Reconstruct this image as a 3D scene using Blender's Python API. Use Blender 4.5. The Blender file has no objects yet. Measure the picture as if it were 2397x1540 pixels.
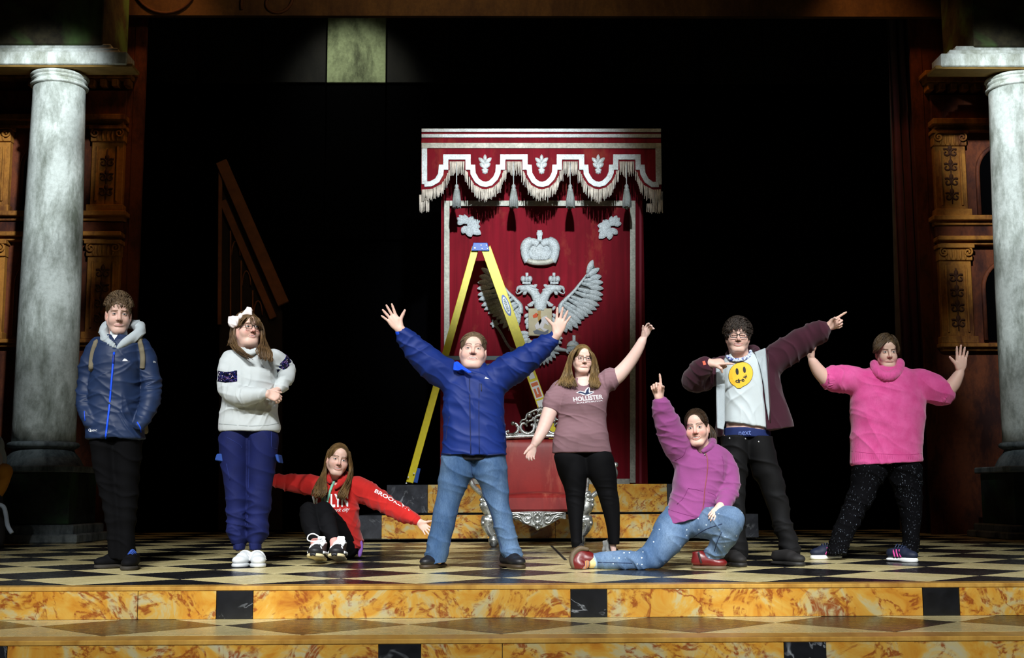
import bpy, bmesh, math, random
import numpy as np
from mathutils import Vector, Matrix
from mathutils.bvhtree import BVHTree

random.seed(7)
rng = np.random.default_rng(7)
SC = bpy.context.scene
COL = SC.collection

# ------------------------------------------------------------------ camera
FPX, CX, CY = 2962.0, 1198.5, 770.0
PIT, YAW, ROLL = 0.1307, 0.0146, -0.0035
U = 0.97                      # metres per floor diamond (diagonal)
HC = 0.5096 * U               # camera height above the stage floor
def _rows():
    cy, sy = math.cos(YAW), math.sin(YAW)
    A = np.array([[cy, -sy, 0], [sy, cy, 0], [0, 0, 1]])
    c, s = math.cos(PIT), math.sin(PIT)
    B = np.array([[1, 0, 0], [0, c, s], [0, -s, c]])
    c, s = math.cos(ROLL), math.sin(ROLL)
    R = np.array([[c, 0, s], [0, 1, 0], [-s, 0, c]])
    return R @ B @ A
MC = _rows()
CAMP = np.array([0.0, 0.0, HC])
cam_d = bpy.data.cameras.new('camera'); cam = bpy.data.objects.new('camera', cam_d); COL.objects.link(cam)
cam_d.sensor_width = 36.0; cam_d.lens = 36.0 * FPX / 2397.0; cam_d.clip_end = 200
r_, f_, u_ = MC
cam.matrix_world = Matrix(((r_[0], u_[0], -f_[0], 0), (r_[1], u_[1], -f_[1], 0), (r_[2], u_[2], -f_[2], HC), (0, 0, 0, 1)))
SC.camera = cam

# ------------------------------------------------------------------ world, exposure, lights
w = bpy.data.worlds.new('theatre_dark'); SC.world = w; w.use_nodes = True
w.node_tree.nodes['Background'].inputs[0].default_value = (0.5, 0.6, 0.9, 1)
w.node_tree.nodes['Background'].inputs[1].default_value = 0.0015
vs = SC.view_settings
vs.view_transform = 'Standard'; vs.look = 'None'; vs.gamma = 1.0; vs.use_curve_mapping = False
vs.exposure = 0.0
def spot(name, loc, target, watts, deg, blend, color=(1, 1, 1), size=0.12):
    d = bpy.data.lights.new(name, 'SPOT'); o = bpy.data.objects.new(name, d); COL.objects.link(o)
    d.energy = watts; d.spot_size = math.radians(deg); d.spot_blend = blend; d.color = color; d.shadow_soft_size = size
    o.location = loc
    o.rotation_euler = (Vector(target) - Vector(loc)).to_track_quat('-Z', 'Y').to_euler()
    return o
COOL = (0.97, 0.99, 1.0)
# row of front-of-house profile spots on the balcony rail, each on its own patch of stage
for xt_, yt_ in ((-2.85, 8.9), (-1.6, 9.0), (-0.3, 9.0), (1.0, 9.0), (2.3, 9.0), (3.2, 8.9)):
    spot('balcony_spot', (xt_ * .8 - .35, -1.2, 8.4), (xt_, yt_, .80), 2700 if abs(xt_) < 3 else 2300, 22 if abs(xt_) < 3 else 18.5, .55, COOL, .10)
spot('cross_spot', (-6.2, 1.5, 6.2), (-0.9, 8.9, .7), 1700, 27, .6, COOL, .10)
spot('cross_spot', (6.0, 1.5, 6.4), (0.9, 9.2, .7), 1300, 27, .6, COOL, .10)
for xt_ in (-2.4, 0.0, 2.4):
    spot('added_step_fill', (xt_ * .8 - .3, -2.0, 6.2), (xt_, 7.05, -.05), 3900, 21, .8, COOL, .10)  # added fill that brightens the front steps and tread
spot('added_throne_fill', (0.9, 3.0, 7.6), (0.25, 13.3, .7), 3800, 19, .8, COOL, .10)  # extra fill added to brighten the throne and platform marble
spot('banner_spot', (0.5, 5.2, 6.0), (0.25, 14.4, 3.9), 6200, 21, 1.0, (0.86, 0.95, 1.0))
for sx_, xc_ in ((-1, -5.2), (1, 5.88)):
    for zt_, pw_ in ((5.1, 7400), (4.0, 6200), (2.8, 3900), (1.6, 1500)):
        spot('column_spot', (sx_ * 1.6 + .3, 5.6, 7.4), (xc_, 14.1, zt_), pw_, 9.5, 1.0, (0.88, 0.96, 1.0))
spot('wing_lamp', (-3.9, 14.6, 7.6), (-4.5, 15.6, 4.2), 72, 80, 1.0, (1.0, 0.45, 0.14))
spot('wing_lamp', (4.5, 14.6, 7.6), (5.1, 15.6, 4.2), 72, 80, 1.0, (1.0, 0.45, 0.14))
spot('added_header_fill', (-0.6, 12.2, 7.2), (-0.6, 15.4, 6.5), 150, 130, 1.0, (1.0, 0.72, 0.4))  # added fill so the header border does not render black
spot('added_post_fill', (3.4, 15.9, 6.6), (4.75, 16.8, 4.6), 26, 90, 1.0, (1.0, 0.85, 0.7))  # dim fill added only to make the slotted post visible
spot('cyclorama_lamp', (-2.1, 16.6, 7.8), (-2.1, 18.1, 6.4), 150, 66, 1.0, (0.95, 1.0, 0.85))

# ------------------------------------------------------------------ pixel <-> world
def ray(px, py):
    return MC.T @ np.array([(px - CX) / FPX, 1.0, (CY - py) / FPX])
def at(px, py, Y):
    d = ray(px, py); return CAMP + d * (Y / d[1])
def atz(px, py, z=0.0):
    d = ray(px, py); return CAMP + d * ((z - HC) / d[2])
def pxm(Y):                   # pixels per metre at depth Y
    return FPX / Y

# ------------------------------------------------------------------ objects
def tag(o, label=None, cat=None, group=None, kind=None):
    for k, v in (('label', label), ('category', cat), ('group', group), ('kind', kind)):
        if v: o[k] = v
    return o
def empty(name, loc=(0, 0, 0), rz=0.0):
    o = bpy.data.objects.new(name, None); COL.objects.link(o); o.location = loc; o.rotation_euler = (0, 0, rz); o.empty_display_size = 0.1
    return o
def base_of(p):
    q = np.zeros(3)
    while p is not None: q += np.array(p.location); p = p.parent
    return q
def obj(name, me, mat=None, parent=None, base=None):
    """mesh given in world coordinates; made local to its parent"""
    o = bpy.data.objects.new(name, me); COL.objects.link(o)
    if mat is not None:
        for m in (mat if isinstance(mat, (list, tuple)) else [mat]): me.materials.append(m)
    off = base_of(parent) if parent is not None else (np.array(base, float) if base is not None else None)
    if off is not None: me.transform(Matrix.Translation(Vector(-off)))
    if parent is not None: o.parent = parent
    elif off is not None: o.location = off
    return o
def mesh_np(name, V, F, smooth=True, col=None, mats=None):
    """V (n,3); F (m,k) index array or list of lists"""
    me = bpy.data.meshes.new(name)
    if isinstance(F, np.ndarray):
        m, k = F.shape
        me.vertices.add(len(V)); me.vertices.foreach_set('co', np.ascontiguousarray(V, np.float32).ravel())
        me.loops.add(m * k); me.loops.foreach_set('vertex_index', np.ascontiguousarray(F, np.int32).ravel())
        me.polygons.add(m); me.polygons.foreach_set('loop_start', np.arange(0, m * k, k, dtype=np.int32))
    else:
        me.from_pydata([tuple(v) for v in V], [], F)
    me.update(calc_edges=True)
    if smooth: me.polygons.foreach_set('use_smooth', np.ones(len(me.polygons), bool))
    if mats is not None: me.polygons.foreach_set('material_index', np.ascontiguousarray(mats, np.int32))
    if col is not None:
        a = me.color_attributes.new('Col', 'FLOAT_COLOR', 'POINT')
        c = np.ones((len(V), 4), np.float32); c[:, :3] = col; a.data.foreach_set('color', c.ravel())
    me.validate()
    return me
class MB:
    """collects simple shapes into one mesh"""
    def __init__(s): s.V = []; s.F = []; s.M = []; s.mi = 0
    def add(s, V, F):
        n = len(s.V); s.V += [tuple(map(float, v)) for v in V]; s.F += [[i + n for i in f] for f in F]; s.M += [s.mi] * len(F); return s
    def box(s, c, d, R=None):
        x, y, z = [q / 2 for q in d]
        P = np.array([(-x, -y, -z), (x, -y, -z), (x, y, -z), (-x, y, -z), (-x, -y, z), (x, -y, z), (x, y, z), (-x, y, z)])
        if R is not None: P = P @ np.array(R).T
        return s.add(P + np.array(c), [[3, 2, 1, 0], [4, 5, 6, 7], [0, 1, 5, 4], [1, 2, 6, 5], [2, 3, 7, 6], [3, 0, 4, 7]])
    def bar(s, a, b, wd, up=(0, 0, 1)):
        """box from a to b with cross section wd=(w,h)"""
        a = np.array(a, float); b = np.array(b, float); t = b - a; L = np.linalg.norm(t); t /= L
        x = np.cross(t, up); x /= np.linalg.norm(x); z = np.cross(x, t)
        return s.box((a + b) / 2, (wd[0], L, wd[1]), np.stack([x, t, z], 1))
    def prism(s, poly, n, depth):
        """poly: list of 3D points (planar), extruded by vector n*depth"""
        P = np.array(poly, float); Q = P + np.array(n, float) * depth; k = len(P)
        return s.add(np.vstack([P, Q]), [list(range(k))[::-1], list(range(k, 2 * k))] + [[i, (i + 1) % k, k + (i + 1) % k, k + i] for i in range(k)])
    def tube(s, pts, r, n=8, flat=None, cap=True, closed=False):
        """round tube through pts, r scalar or list; flat=(dir,factor) squashes along dir"""
        P = np.array(pts, float); m = len(P); r = np.broadcast_to(np.array(r, float), (m,))
        T = np.gradient(P, axis=0) if not closed else np.roll(P, -1, 0) - np.roll(P, 1, 0)
        T /= np.maximum(np.linalg.norm(T, axis=1, keepdims=True), 1e-9)
        up = np.array((0.13, 1, 0.07)) if abs(T[0][1]) < .8 else np.array((1, .1, 0.2))
        N = np.cross(T[0], up); N /= np.linalg.norm(N); V = []
        for i in range(m):
            N = N - T[i] * N.dot(T[i]); N /= max(np.linalg.norm(N), 1e-9); Bn = np.cross(T[i], N)
            for j in range(n):
                a = 2 * math.pi * j / n; o = (N * math.cos(a) + Bn * math.sin(a)) * r[i]
                if flat is not None:
                    d = np.array(flat[0], float); o = o - d * o.dot(d) * (1 - flat[1])
                V.append(P[i] + o)
        F = []
        for i in range(m if closed else m - 1):
            k = (i + 1) % m
            for j in range(n):
                F.append([i * n + j, i * n + (j + 1) % n, k * n + (j + 1) % n, k * n + j])
        if cap and not closed: F += [list(range(n))[::-1], list(range((m - 1) * n, m * n))]
        return s.add(V, F)
    def lathe(s, c, prof, n=32, a0=0.0, a1=2 * math.pi, sq=(1, 1)):
        """prof: list of (r,z) about vertical axis through c"""
        full = abs(a1 - a0 - 2 * math.pi) < 1e-6; k = n if full else n + 1; V = []
        for r, z in prof:
            for j in range(k):
                a = a0 + (a1 - a0) * j / n; V.append((c[0] + r * math.cos(a) * sq[0], c[1] + r * math.sin(a) * sq[1], c[2] + z))
        F = [[i * k + j, i * k + (j + 1) % k, (i + 1) * k + (j + 1) % k, (i + 1) * k + j] for i in range(len(prof) - 1) for j in range(n)]
        if full: F += [list(range(k))[::-1], list(range((len(prof) - 1) * k, len(prof) * k))]
        return s.add(V, F)
    def ball(s, c, r, n=10, m=6, R=None):
        rr = np.broadcast_to(np.array(r, float), (3,)); V = [(0, 0, -1)]; F = []
        for i in range(1, m):
            t = math.pi * i / m
            for j in range(n): V.append((math.sin(t) * math.cos(2 * math.pi * j / n), math.sin(t) * math.sin(2 * math.pi * j / n), -math.cos(t)))
        V.append((0, 0, 1)); e = len(V) - 1
        for j in range(n):
            F.append([0, 1 + (j + 1) % n, 1 + j]); F.append([e, e - n + j, e - n + (j + 1) % n])
        for i in range(m - 2):
            for j in range(n): F.append([1 + i * n + j, 1 + i * n + (j + 1) % n, 1 + (i + 1) * n + (j + 1) % n, 1 + (i + 1) * n + j])
        P = np.array(V) * rr
        if R is not None: P = P @ np.array(R).T
        return s.add(P + np.array(c, float), F)
    def mesh(s, name, smooth=False, bevel=0.0):
        me = mesh_np(name, s.V, s.F, smooth, mats=s.M)
        bm = bmesh.new(); bm.from_mesh(me); bmesh.ops.recalc_face_normals(bm, faces=bm.faces)
        if bevel: bmesh.ops.bevel(bm, geom=list(bm.edges), offset=bevel, segments=1, affect='EDGES', clamp_overlap=True)
        bm.to_mesh(me); bm.free()
        return me
    def build(s, name, mat, parent=None, smooth=False, bevel=0.0, base=None):
        return obj(name, s.mesh(name, smooth, bevel), mat, parent, base)

def smooth_path(pts, n=8, closed=False):
    """Catmull-Rom through pts"""
    P = [np.array(p, float) for p in pts]; k = len(P); out = []
    for i in range(k if closed else k - 1):
        p1, p2 = P[i], P[(i + 1) % k]
        p0 = P[i - 1] if (i > 0 or closed) else 2 * p1 - p2
        p3 = P[(i + 2) % k] if (i + 2 < k or closed) else 2 * p2 - p1
        for j in range(n):
            t = j / n; out.append(.5 * ((2 * p1) + (p2 - p0) * t + (2 * p0 - 5 * p1 + 4 * p2 - p3) * t * t + (3 * p1 - p0 - 3 * p2 + p3) * t ** 3))
    if not closed: out.append(P[-1])
    return np.array(out)
def spiral(c, r0, r1, a0, turns, ex=(1, 0, 0), ez=(0, 0, 1), n=26):
    ex = np.array(ex, float); ez = np.array(ez, float); c = np.array(c, float)
    t = np.linspace(0, 1, n); a = a0 + turns * 2 * math.pi * t; r = r0 + (r1 - r0) * t
    return c + np.outer(np.cos(a) * r, ex) + np.outer(np.sin(a) * r, ez)

# ------------------------------------------------------------------ materials
def hexc(r, g, b):            # sRGB 0-255 -> linear
    f = lambda c: c / 12.92 if c <= .04045 else ((c + .055) / 1.055) ** 2.4
    return tuple(f(q / 255) for q in (r, g, b))
class NT:
    def __init__(s, name):
        s.m = bpy.data.materials.new(name); s.m.use_nodes = True; s.t = s.m.node_tree; s.n = s.t.nodes; s.p = s.n['Principled BSDF']
    def node(s, typ, ins=None, **kw):
        n = s.n.new(typ)
        for k, v in kw.items(): setattr(n, k, v)
        for k, v in (ins or {}).items(): s.put(n.inputs[k], v)
        return n
    def put(s, sock, v):
        if isinstance(v, bpy.types.NodeSocket): s.t.links.new(v, sock)
        elif isinstance(v, tuple) and len(v) == 3 and sock.type == 'RGBA': sock.default_value = (*v, 1)
        else: sock.default_value = v
    def set(s, **kw):
        names = {'color': 'Base Color', 'rough': 'Roughness', 'metal': 'Metallic', 'spec': 'Specular IOR Level', 'sheen': 'Sheen Weight', 'coat': 'Coat Weight', 'normal': 'Normal', 'alpha': 'Alpha', 'trans': 'Transmission Weight', 'ior': 'IOR', 'sss': 'Subsurface Weight', 'aniso': 'Anisotropic'}
        for k, v in kw.items(): s.put(s.p.inputs[names.get(k, k)], v)
        return s
    def coord(s, kind='Object', scale=(1, 1, 1), rot=(0, 0, 0), loc=(0, 0, 0)):
        c = s.node('ShaderNodeTexCoord')
        return s.node('ShaderNodeMapping', {'Vector': c.outputs[kind], 'Scale': scale, 'Rotation': rot, 'Location': loc}).outputs[0]
    def noise(s, scale, detail=4, rough=.55, vec=None, dist=0.0):
        n = s.node('ShaderNodeTexNoise', {'Scale': scale, 'Detail': detail, 'Roughness': rough, 'Distortion': dist})
        if vec is not None: s.put(n.inputs['Vector'], vec)
        return n.outputs['Fac']
    def ramp(s, fac, stops, interp='LINEAR'):
        n = s.node('ShaderNodeValToRGB'); s.put(n.inputs[0], fac); e = n.color_ramp.elements; n.color_ramp.interpolation = interp
        while len(e) < len(stops): e.new(.5)
        for q, (p, c) in zip(e, stops): q.position = p; q.color = (*c, 1) if not np.isscalar(c) else (c, c, c, 1)
        return n.outputs[0]
    def mix(s, fac, a, b, mode='MIX'):
        n = s.node('ShaderNodeMix', data_type='RGBA', blend_type=mode); s.put(n.inputs[0], fac); s.put(n.inputs[6], a); s.put(n.inputs[7], b); return n.outputs[2]
    def math(s, op, a, b=0.0):
        n = s.node('ShaderNodeMath', operation=op); s.put(n.inputs[0], a); s.put(n.inputs[1], b); return n.outputs[0]
    def bump(s, h, strength=.3, dist=.01):
        return s.set(normal=s.node('ShaderNodeBump', {'Height': h, 'Strength': strength, 'Distance': dist}).outputs[0])
def plain(name, c, rough=.6, metal=0.0, spec=.4, var=0.0, vscale=6.0, bump=0.0, bscale=60.0, sheen=0.0):
    t = NT(name).set(rough=rough, metal=metal, spec=spec, sheen=sheen)
    if var:
        v = t.coord(); f = t.noise(vscale, 5, .6, v)
        t.set(color=t.ramp(f, [(.3, tuple(q * (1 - var) for q in c)), (.7, tuple(min(1, q * (1 + var)) for q in c))]))
    else: t.set(color=c)
    if bump: t.bump(t.noise(bscale, 3, .6, t.coord()), bump, .004)
    return t.m
MAT = {}
# ================================================================== set materials
def marble_yellow(name, seed=0.0):
    t = NT(name); v = t.coord('Object', (1, 1, 1), loc=(seed, seed * 2.3, 0))
    n1 = t.noise(4.6, 6, .62, v, 1.3); n2 = t.noise(9.0, 5, .6, t.coord('Object', (1, 1, 1.6), loc=(seed + 5, 2, 3)), 2.0)
    base = t.ramp(n1, [(.28, hexc(164, 98, 30)), (.40, hexc(186, 130, 42)), (.52, hexc(192, 150, 64)), (.60, hexc(180, 164, 114)), (.75, hexc(172, 167, 140))])
    vein = t.node('ShaderNodeTexNoise', {'Scale': 2.6, 'Detail': 5.0, 'Roughness': .6, 'Distortion': 2.2, 'Vector': v}).outputs['Fac']
    d = t.math('ABSOLUTE', t.math('SUBTRACT', vein, .5))
    vm = t.ramp(d, [(0.0, 1.0), (.018, .8), (.05, 0.0)])
    vm = t.math('MULTIPLY', vm, t.ramp(n2, [(.40, 0.0), (.55, 1.0)]))
    c = t.mix(vm, base, hexc(134, 66, 22))
    t.set(color=c, rough=.28, spec=.5); return t.m
def marble_black(name, seed=0.0, lum=1.0):
    t = NT(name); v = t.coord('Object', loc=(seed, seed, seed))
    vein = t.noise(1.8, 4, .6, v, 2.5); d = t.math('ABSOLUTE', t.math('SUBTRACT', vein, .5))
    m = t.math('MULTIPLY', t.ramp(d, [(0, .55), (.006, .3), (.02, 0)]), t.ramp(t.noise(4, 3, .6, v), [(.48, 0.0), (.62, 1.0)]))
    b = t.ramp(t.noise(7, 5, .65, v), [(.3, hexc(12, 14, 18)), (.75, hexc(44, 46, 52))])
    if lum != 1.0: b = t.mix(1.0, b, (lum, lum, lum), 'MULTIPLY')
    t.set(color=t.mix(m, b, hexc(170, 175, 180)), rough=.3, spec=.45); return t.m
def floor_tile(name, c0, c1, c2):
    t = NT(name); v = t.coord('Object', (1, 1, 1)); g = t.coord('Object', (1.2, 9, 1), rot=(0, 0, .12))
    n = t.noise(2.2, 5, .6, v, .6); k = t.noise(5, 4, .65, g, .8)
    c = t.mix(t.ramp(k, [(.35, 0.0), (.75, .35)]), t.ramp(n, [(.3, c0), (.7, c1)]), c2)
    t.set(color=c, rough=t.ramp(t.noise(14, 4, .6, v), [(.3, .22), (.75, .36)]), spec=.32)
    t.bump(t.noise(6, 3, .5, g), .025, .01); return t.m
MAT['y1'] = marble_yellow('yellow_marble'); MAT['y2'] = marble_yellow('yellow_marble_b', 7.7)
MAT['k1'] = marble_black('black_marble', 0.0, .45); MAT['k2'] = marble_black('grey_black_marble', 3.1, 2.0)
MAT['tc'] = floor_tile('cream_floor_tile', hexc(186, 172, 120), hexc(214, 202, 154), hexc(160, 138, 78))
MAT['tk'] = floor_tile('black_floor_tile', hexc(20, 20, 22), hexc(34, 33, 34), hexc(14, 14, 15))
MAT['tb'] = floor_tile('black_tile_riser_tint', hexc(50, 42, 28), hexc(70, 60, 42), hexc(38, 32, 22))  # black tile with the yellow riser's reflection put into its colour
MAT['dark'] = plain('black_cloth', (.0012, .0012, .0014), 1.0, spec=.0)
MAT['grout'] = plain('dark_joint', (.01, .009, .008), .8)
def nosing_mat():
    t = NT('worn_nosing'); v = t.coord('Object', (3, 1, 1))
    t.set(color=t.ramp(t.noise(3, 5, .6, v), [(.3, hexc(150, 104, 40)), (.6, hexc(190, 148, 70)), (.8, hexc(128, 70, 34))]), rough=.3); return t.m
MAT['nose'] = nosing_mat()
def stone(name, c, dark, scale=3.0, moss=None, streak=2.5):
    t = NT(name); v = t.coord('Object'); s = t.coord('Object', (1, 1, 1 / streak))
    n = t.noise(scale, 8, .7, s, .15); f = t.noise(22, 6, .7, v); big = t.noise(1.1, 4, .6, v, .5)
    a = t.ramp(n, [(.36, dark), (.47, tuple(.5 * (p + q) for p, q in zip(c, dark))), (.56, c), (.8, tuple(min(1, q * 1.12) for q in c))])
    a = t.mix(t.ramp(f, [(.3, .35), (.6, 0.0)]), a, dark)
    if moss: a = t.mix(t.ramp(big, [(.45, 0.0), (.62, .85)]), a, moss)
    t.set(color=a, rough=.75, spec=.25); t.bump(t.math('ADD', n, t.math('MULTIPLY', f, .4)), .35, .02); return t.m
MAT['stone'] = stone('weathered_white_stone', hexc(206, 212, 206), hexc(110, 116, 104))
MAT['cornice'] = stone('white_cornice_stone', hexc(222, 228, 222), hexc(150, 154, 140), 5)
MAT['soffit'] = plain('ochre_soffit', hexc(150, 118, 60), .8, var=.25)
MAT['mossy'] = stone('mossy_block_stone', hexc(72, 66, 44), hexc(34, 30, 22), 2.2, hexc(86, 118, 62), 1.0)
MAT['plinth'] = stone('dark_plinth_stone', hexc(58, 66, 62), hexc(22, 28, 28), 2.4, hexc(56, 96, 54), 1.0)
MAT['plinthcap'] = stone('grey_plinth_slab', hexc(124, 134, 136), hexc(56, 64, 68), 4.0)
MAT['ochre'] = stone('ochre_carved_plaster', hexc(168, 112, 44), hexc(84, 44, 18), 3.0)
MAT['ochre_d'] = stone('red_brown_plaster', hexc(104, 52, 26), hexc(44, 18, 14), 3.0)
MAT['carve'] = plain('dark_carving', hexc(70, 38, 16), .8)
MAT['backwall'] = stone('charcoal_backdrop', hexc(30, 27, 24), hexc(12, 10, 11), 2.0, None, 3.0)
MAT['greenpanel'] = stone('pale_green_backdrop', hexc(150, 160, 122), hexc(66, 70, 50), 2.2, None, 2.2)
MAT['header'] = stone('brown_border_cloth', hexc(92, 66, 36), hexc(48, 28, 22), 1.2)

# ================================================================== stage floor
YF = atz(1200, 1369.5)[1]                 # front edge of the stage
ZS = -0.18399 * U                         # first step down
YS = atz(1200, 1494.5, ZS)[1]             # front edge of that step
X0F, Y0F = -0.4525 * U, 7.534 * U
X0S, Y0S = -0.4658 * U, 7.0345 * U
YB = 18.2
def clip_poly(P, xa, xb, ya, yb):
    for ax, lim, sg in ((0, xa, 1), (0, xb, -1), (1, ya, 1), (1, yb, -1)):
        Q = []
        for i in range(len(P)):
            a, b = P[i], P[(i + 1) % len(P)]; da, db = sg * (a[ax] - lim), sg * (b[ax] - lim)
            if da >= 0: Q.append(a)
            if (da >= 0) != (db >= 0):
                t = da / (da - db); Q.append((a[0] + (b[0] - a[0]) * t, a[1] + (b[1] - a[1]) * t))
        P = Q
        if len(P) < 3: return []
    return P
def lay_tiles(parent, x0, y0, xa, xb, ya, yb, z, dark):
    cache = {}; g = 0.002; h = U / 2 - g; n = 0
    for j in range(-2, 30):
        for i in range(-20, 22):
            if (i + j) % 2 == 0: continue
            cx, cy = x0 + i * U / 2, y0 + j * U / 2
            if abs(cx) > 0.46 * max(cy, 7) + 1.1: continue
            D = [(cx, cy - h), (cx + h, cy), (cx, cy + h), (cx - h, cy)]
            P = clip_poly(D, xa, xb, ya, yb)
            if len(P) < 3: continue
            m = MAT['tc'] if j % 2 else dark
            full = len(P) == 4 and all(abs(p[0] - d[0]) + abs(p[1] - d[1]) < 1e-6 for p, d in zip(P, D))
            if full and (j % 2) in cache: me = cache[j % 2]
            else:
                b = MB(); b.prism([(p[0] - cx, p[1] - cy, 0) for p in P], (0, 0, -1), .012)
                me = b.mesh('tile', bevel=.0015); me.materials.append(m)
                if full: cache[j % 2] = me
            o = bpy.data.objects.new('tile', me); COL.objects.link(o); o.parent = parent; o.location = (cx, cy, z)
XW = 7.2
fl = MB().box((0, (YF + .02 + YB) / 2, -.0935), (2 * XW, YB - YF - .02, .175)).build('floor', MAT['grout']); tag(fl, kind='structure')
lay_tiles(fl, X0F, Y0F, -XW, XW, Y0F + .004, YB - .3, 0.0, MAT['tk'])
fs = MB().box((0, (YS + .02 + YF + .3) / 2, ZS - .0935), (2 * 4.2, YF + .3 - YS - .02, .175)).build('floor_step', MAT['grout']); tag(fs, kind='structure')
lay_tiles(fs, X0S, Y0S, -4.2, 4.2, Y0S - U / 2 + .004, YF + .01, ZS, MAT['tb'])
# nosing strips
MB().box((0, (YF + Y0F) / 2, -.012), (2 * XW, Y0F - YF, .024)).build('nosing', MAT['nose'], fl, bevel=.004)
MB().box((0, (YS + Y0S - U / 2) / 2, ZS - .012), (2 * 4.2, Y0S - U / 2 - YS, .024)).build('nosing', MAT['nose'], fs, bevel=.004)
def riser(name, Y, ztop, zbot, blacks, xa, xb, joints, ym):
    st = MB().box(((xa + xb) / 2, Y + .03, (ztop + zbot) / 2), (xb - xa, .03, ztop - zbot)).build(name, MAT['grout']); tag(st, kind='structure')
    cuts = sorted([xa, xb] + [q for b in blacks for q in b] + joints)
    for a, b in zip(cuts[:-1], cuts[1:]):
        mid = (a + b) / 2; blk = any(p < mid < q for p, q in blacks)
        MB().box((mid, Y + .009, (ztop + zbot) / 2), (b - a - .003, .018, ztop - zbot - .002)).build('marble_panel', MAT['k1'] if blk else ym, st, bevel=.0015)
    return st
fx = lambda px, Y, py: at(px, py, Y)[0]
riser('trim_1', YF + .004, -.024, ZS, [(fx(506, YF, 1410), fx(592, YF, 1410)), (fx(1336, YF, 1410), fx(1421, YF, 1410)), (fx(2161, YF, 1410), fx(2247, YF, 1410))], -4.2, 4.2, [fx(322, YF, 1410)], MAT['y1'])
riser('trim_2', YS + .004, ZS - .024, ZS - .19, [(fx(-84, YS, 1520), fx(16, YS, 1520)), (fx(886, YS, 1520), fx(985, YS, 1520)), (fx(1836, YS, 1520), fx(1934, YS, 1520))], -4.0, 4.0, [fx(1176, YS, 1520)], MAT['y2'])
g = MB().box((0, YS - 1.5, ZS - .21), (9, 3.4, .04)).build('floor_house', MAT['grout']); tag(g, kind='structure')

# ================================================================== back of the stage
wb = MB().box((0, YB + .1, 4.2), (15, .1, 8.6)).build('wall_back', MAT['dark']); tag(wb, kind='structure')
YP = YB - .05
xs = [fx(p, YP, 120) for p in (318, 465, 613, 765, 905, 1052, 1198, 1345, 1490, 1638, 1785, 1932, 2080, 2230)]
zr = [at(1200, p, YP)[2] for p in (195, -160)]
for k in range(len(xs) - 1):
    green = k == 3
    MB().box(((xs[k] + xs[k + 1]) / 2, YP, (zr[0] + zr[1]) / 2), (xs[k + 1] - xs[k] - .02, .05, zr[1] - zr[0])).build('panel', MAT['greenpanel'] if green else MAT['backwall'], wb, bevel=.006)
z2 = at(1200, 560, YP)[2]
for k in range(len(xs) - 1):
    MB().box(((xs[k] + xs[k + 1]) / 2, YP + .01, (zr[0] + z2) / 2 - .02), (xs[k + 1] - xs[k] - .02, .05, zr[0] - z2 - .04)).build('panel', MAT['dark'], wb, bevel=.006)
# header border above the opening
YH = 15.4
zh = at(1200, 40, YH)[2]
hd = MB().box((0, YH, zh + .9), (11.6, .08, 1.8)).build('beam_header', MAT['header']); tag(hd, kind='structure')
b = MB()
for (cx, rr, sg) in ((400, 90, 1), (640, 80, -1)):
    c = at(cx, -40 if sg > 0 else 0, YH - .05)
    b.tube(spiral(c, rr / pxm(YH), .03, math.pi * 1.1, sg * 1.2, n=40), .02, 6)
b.build('scroll_relief', MAT['carve'], hd, smooth=True)
ce = MB().box((0, 10, 9.4), (15, 17, .1)).build('ceiling', MAT['dark']); tag(ce, kind='structure')

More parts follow.
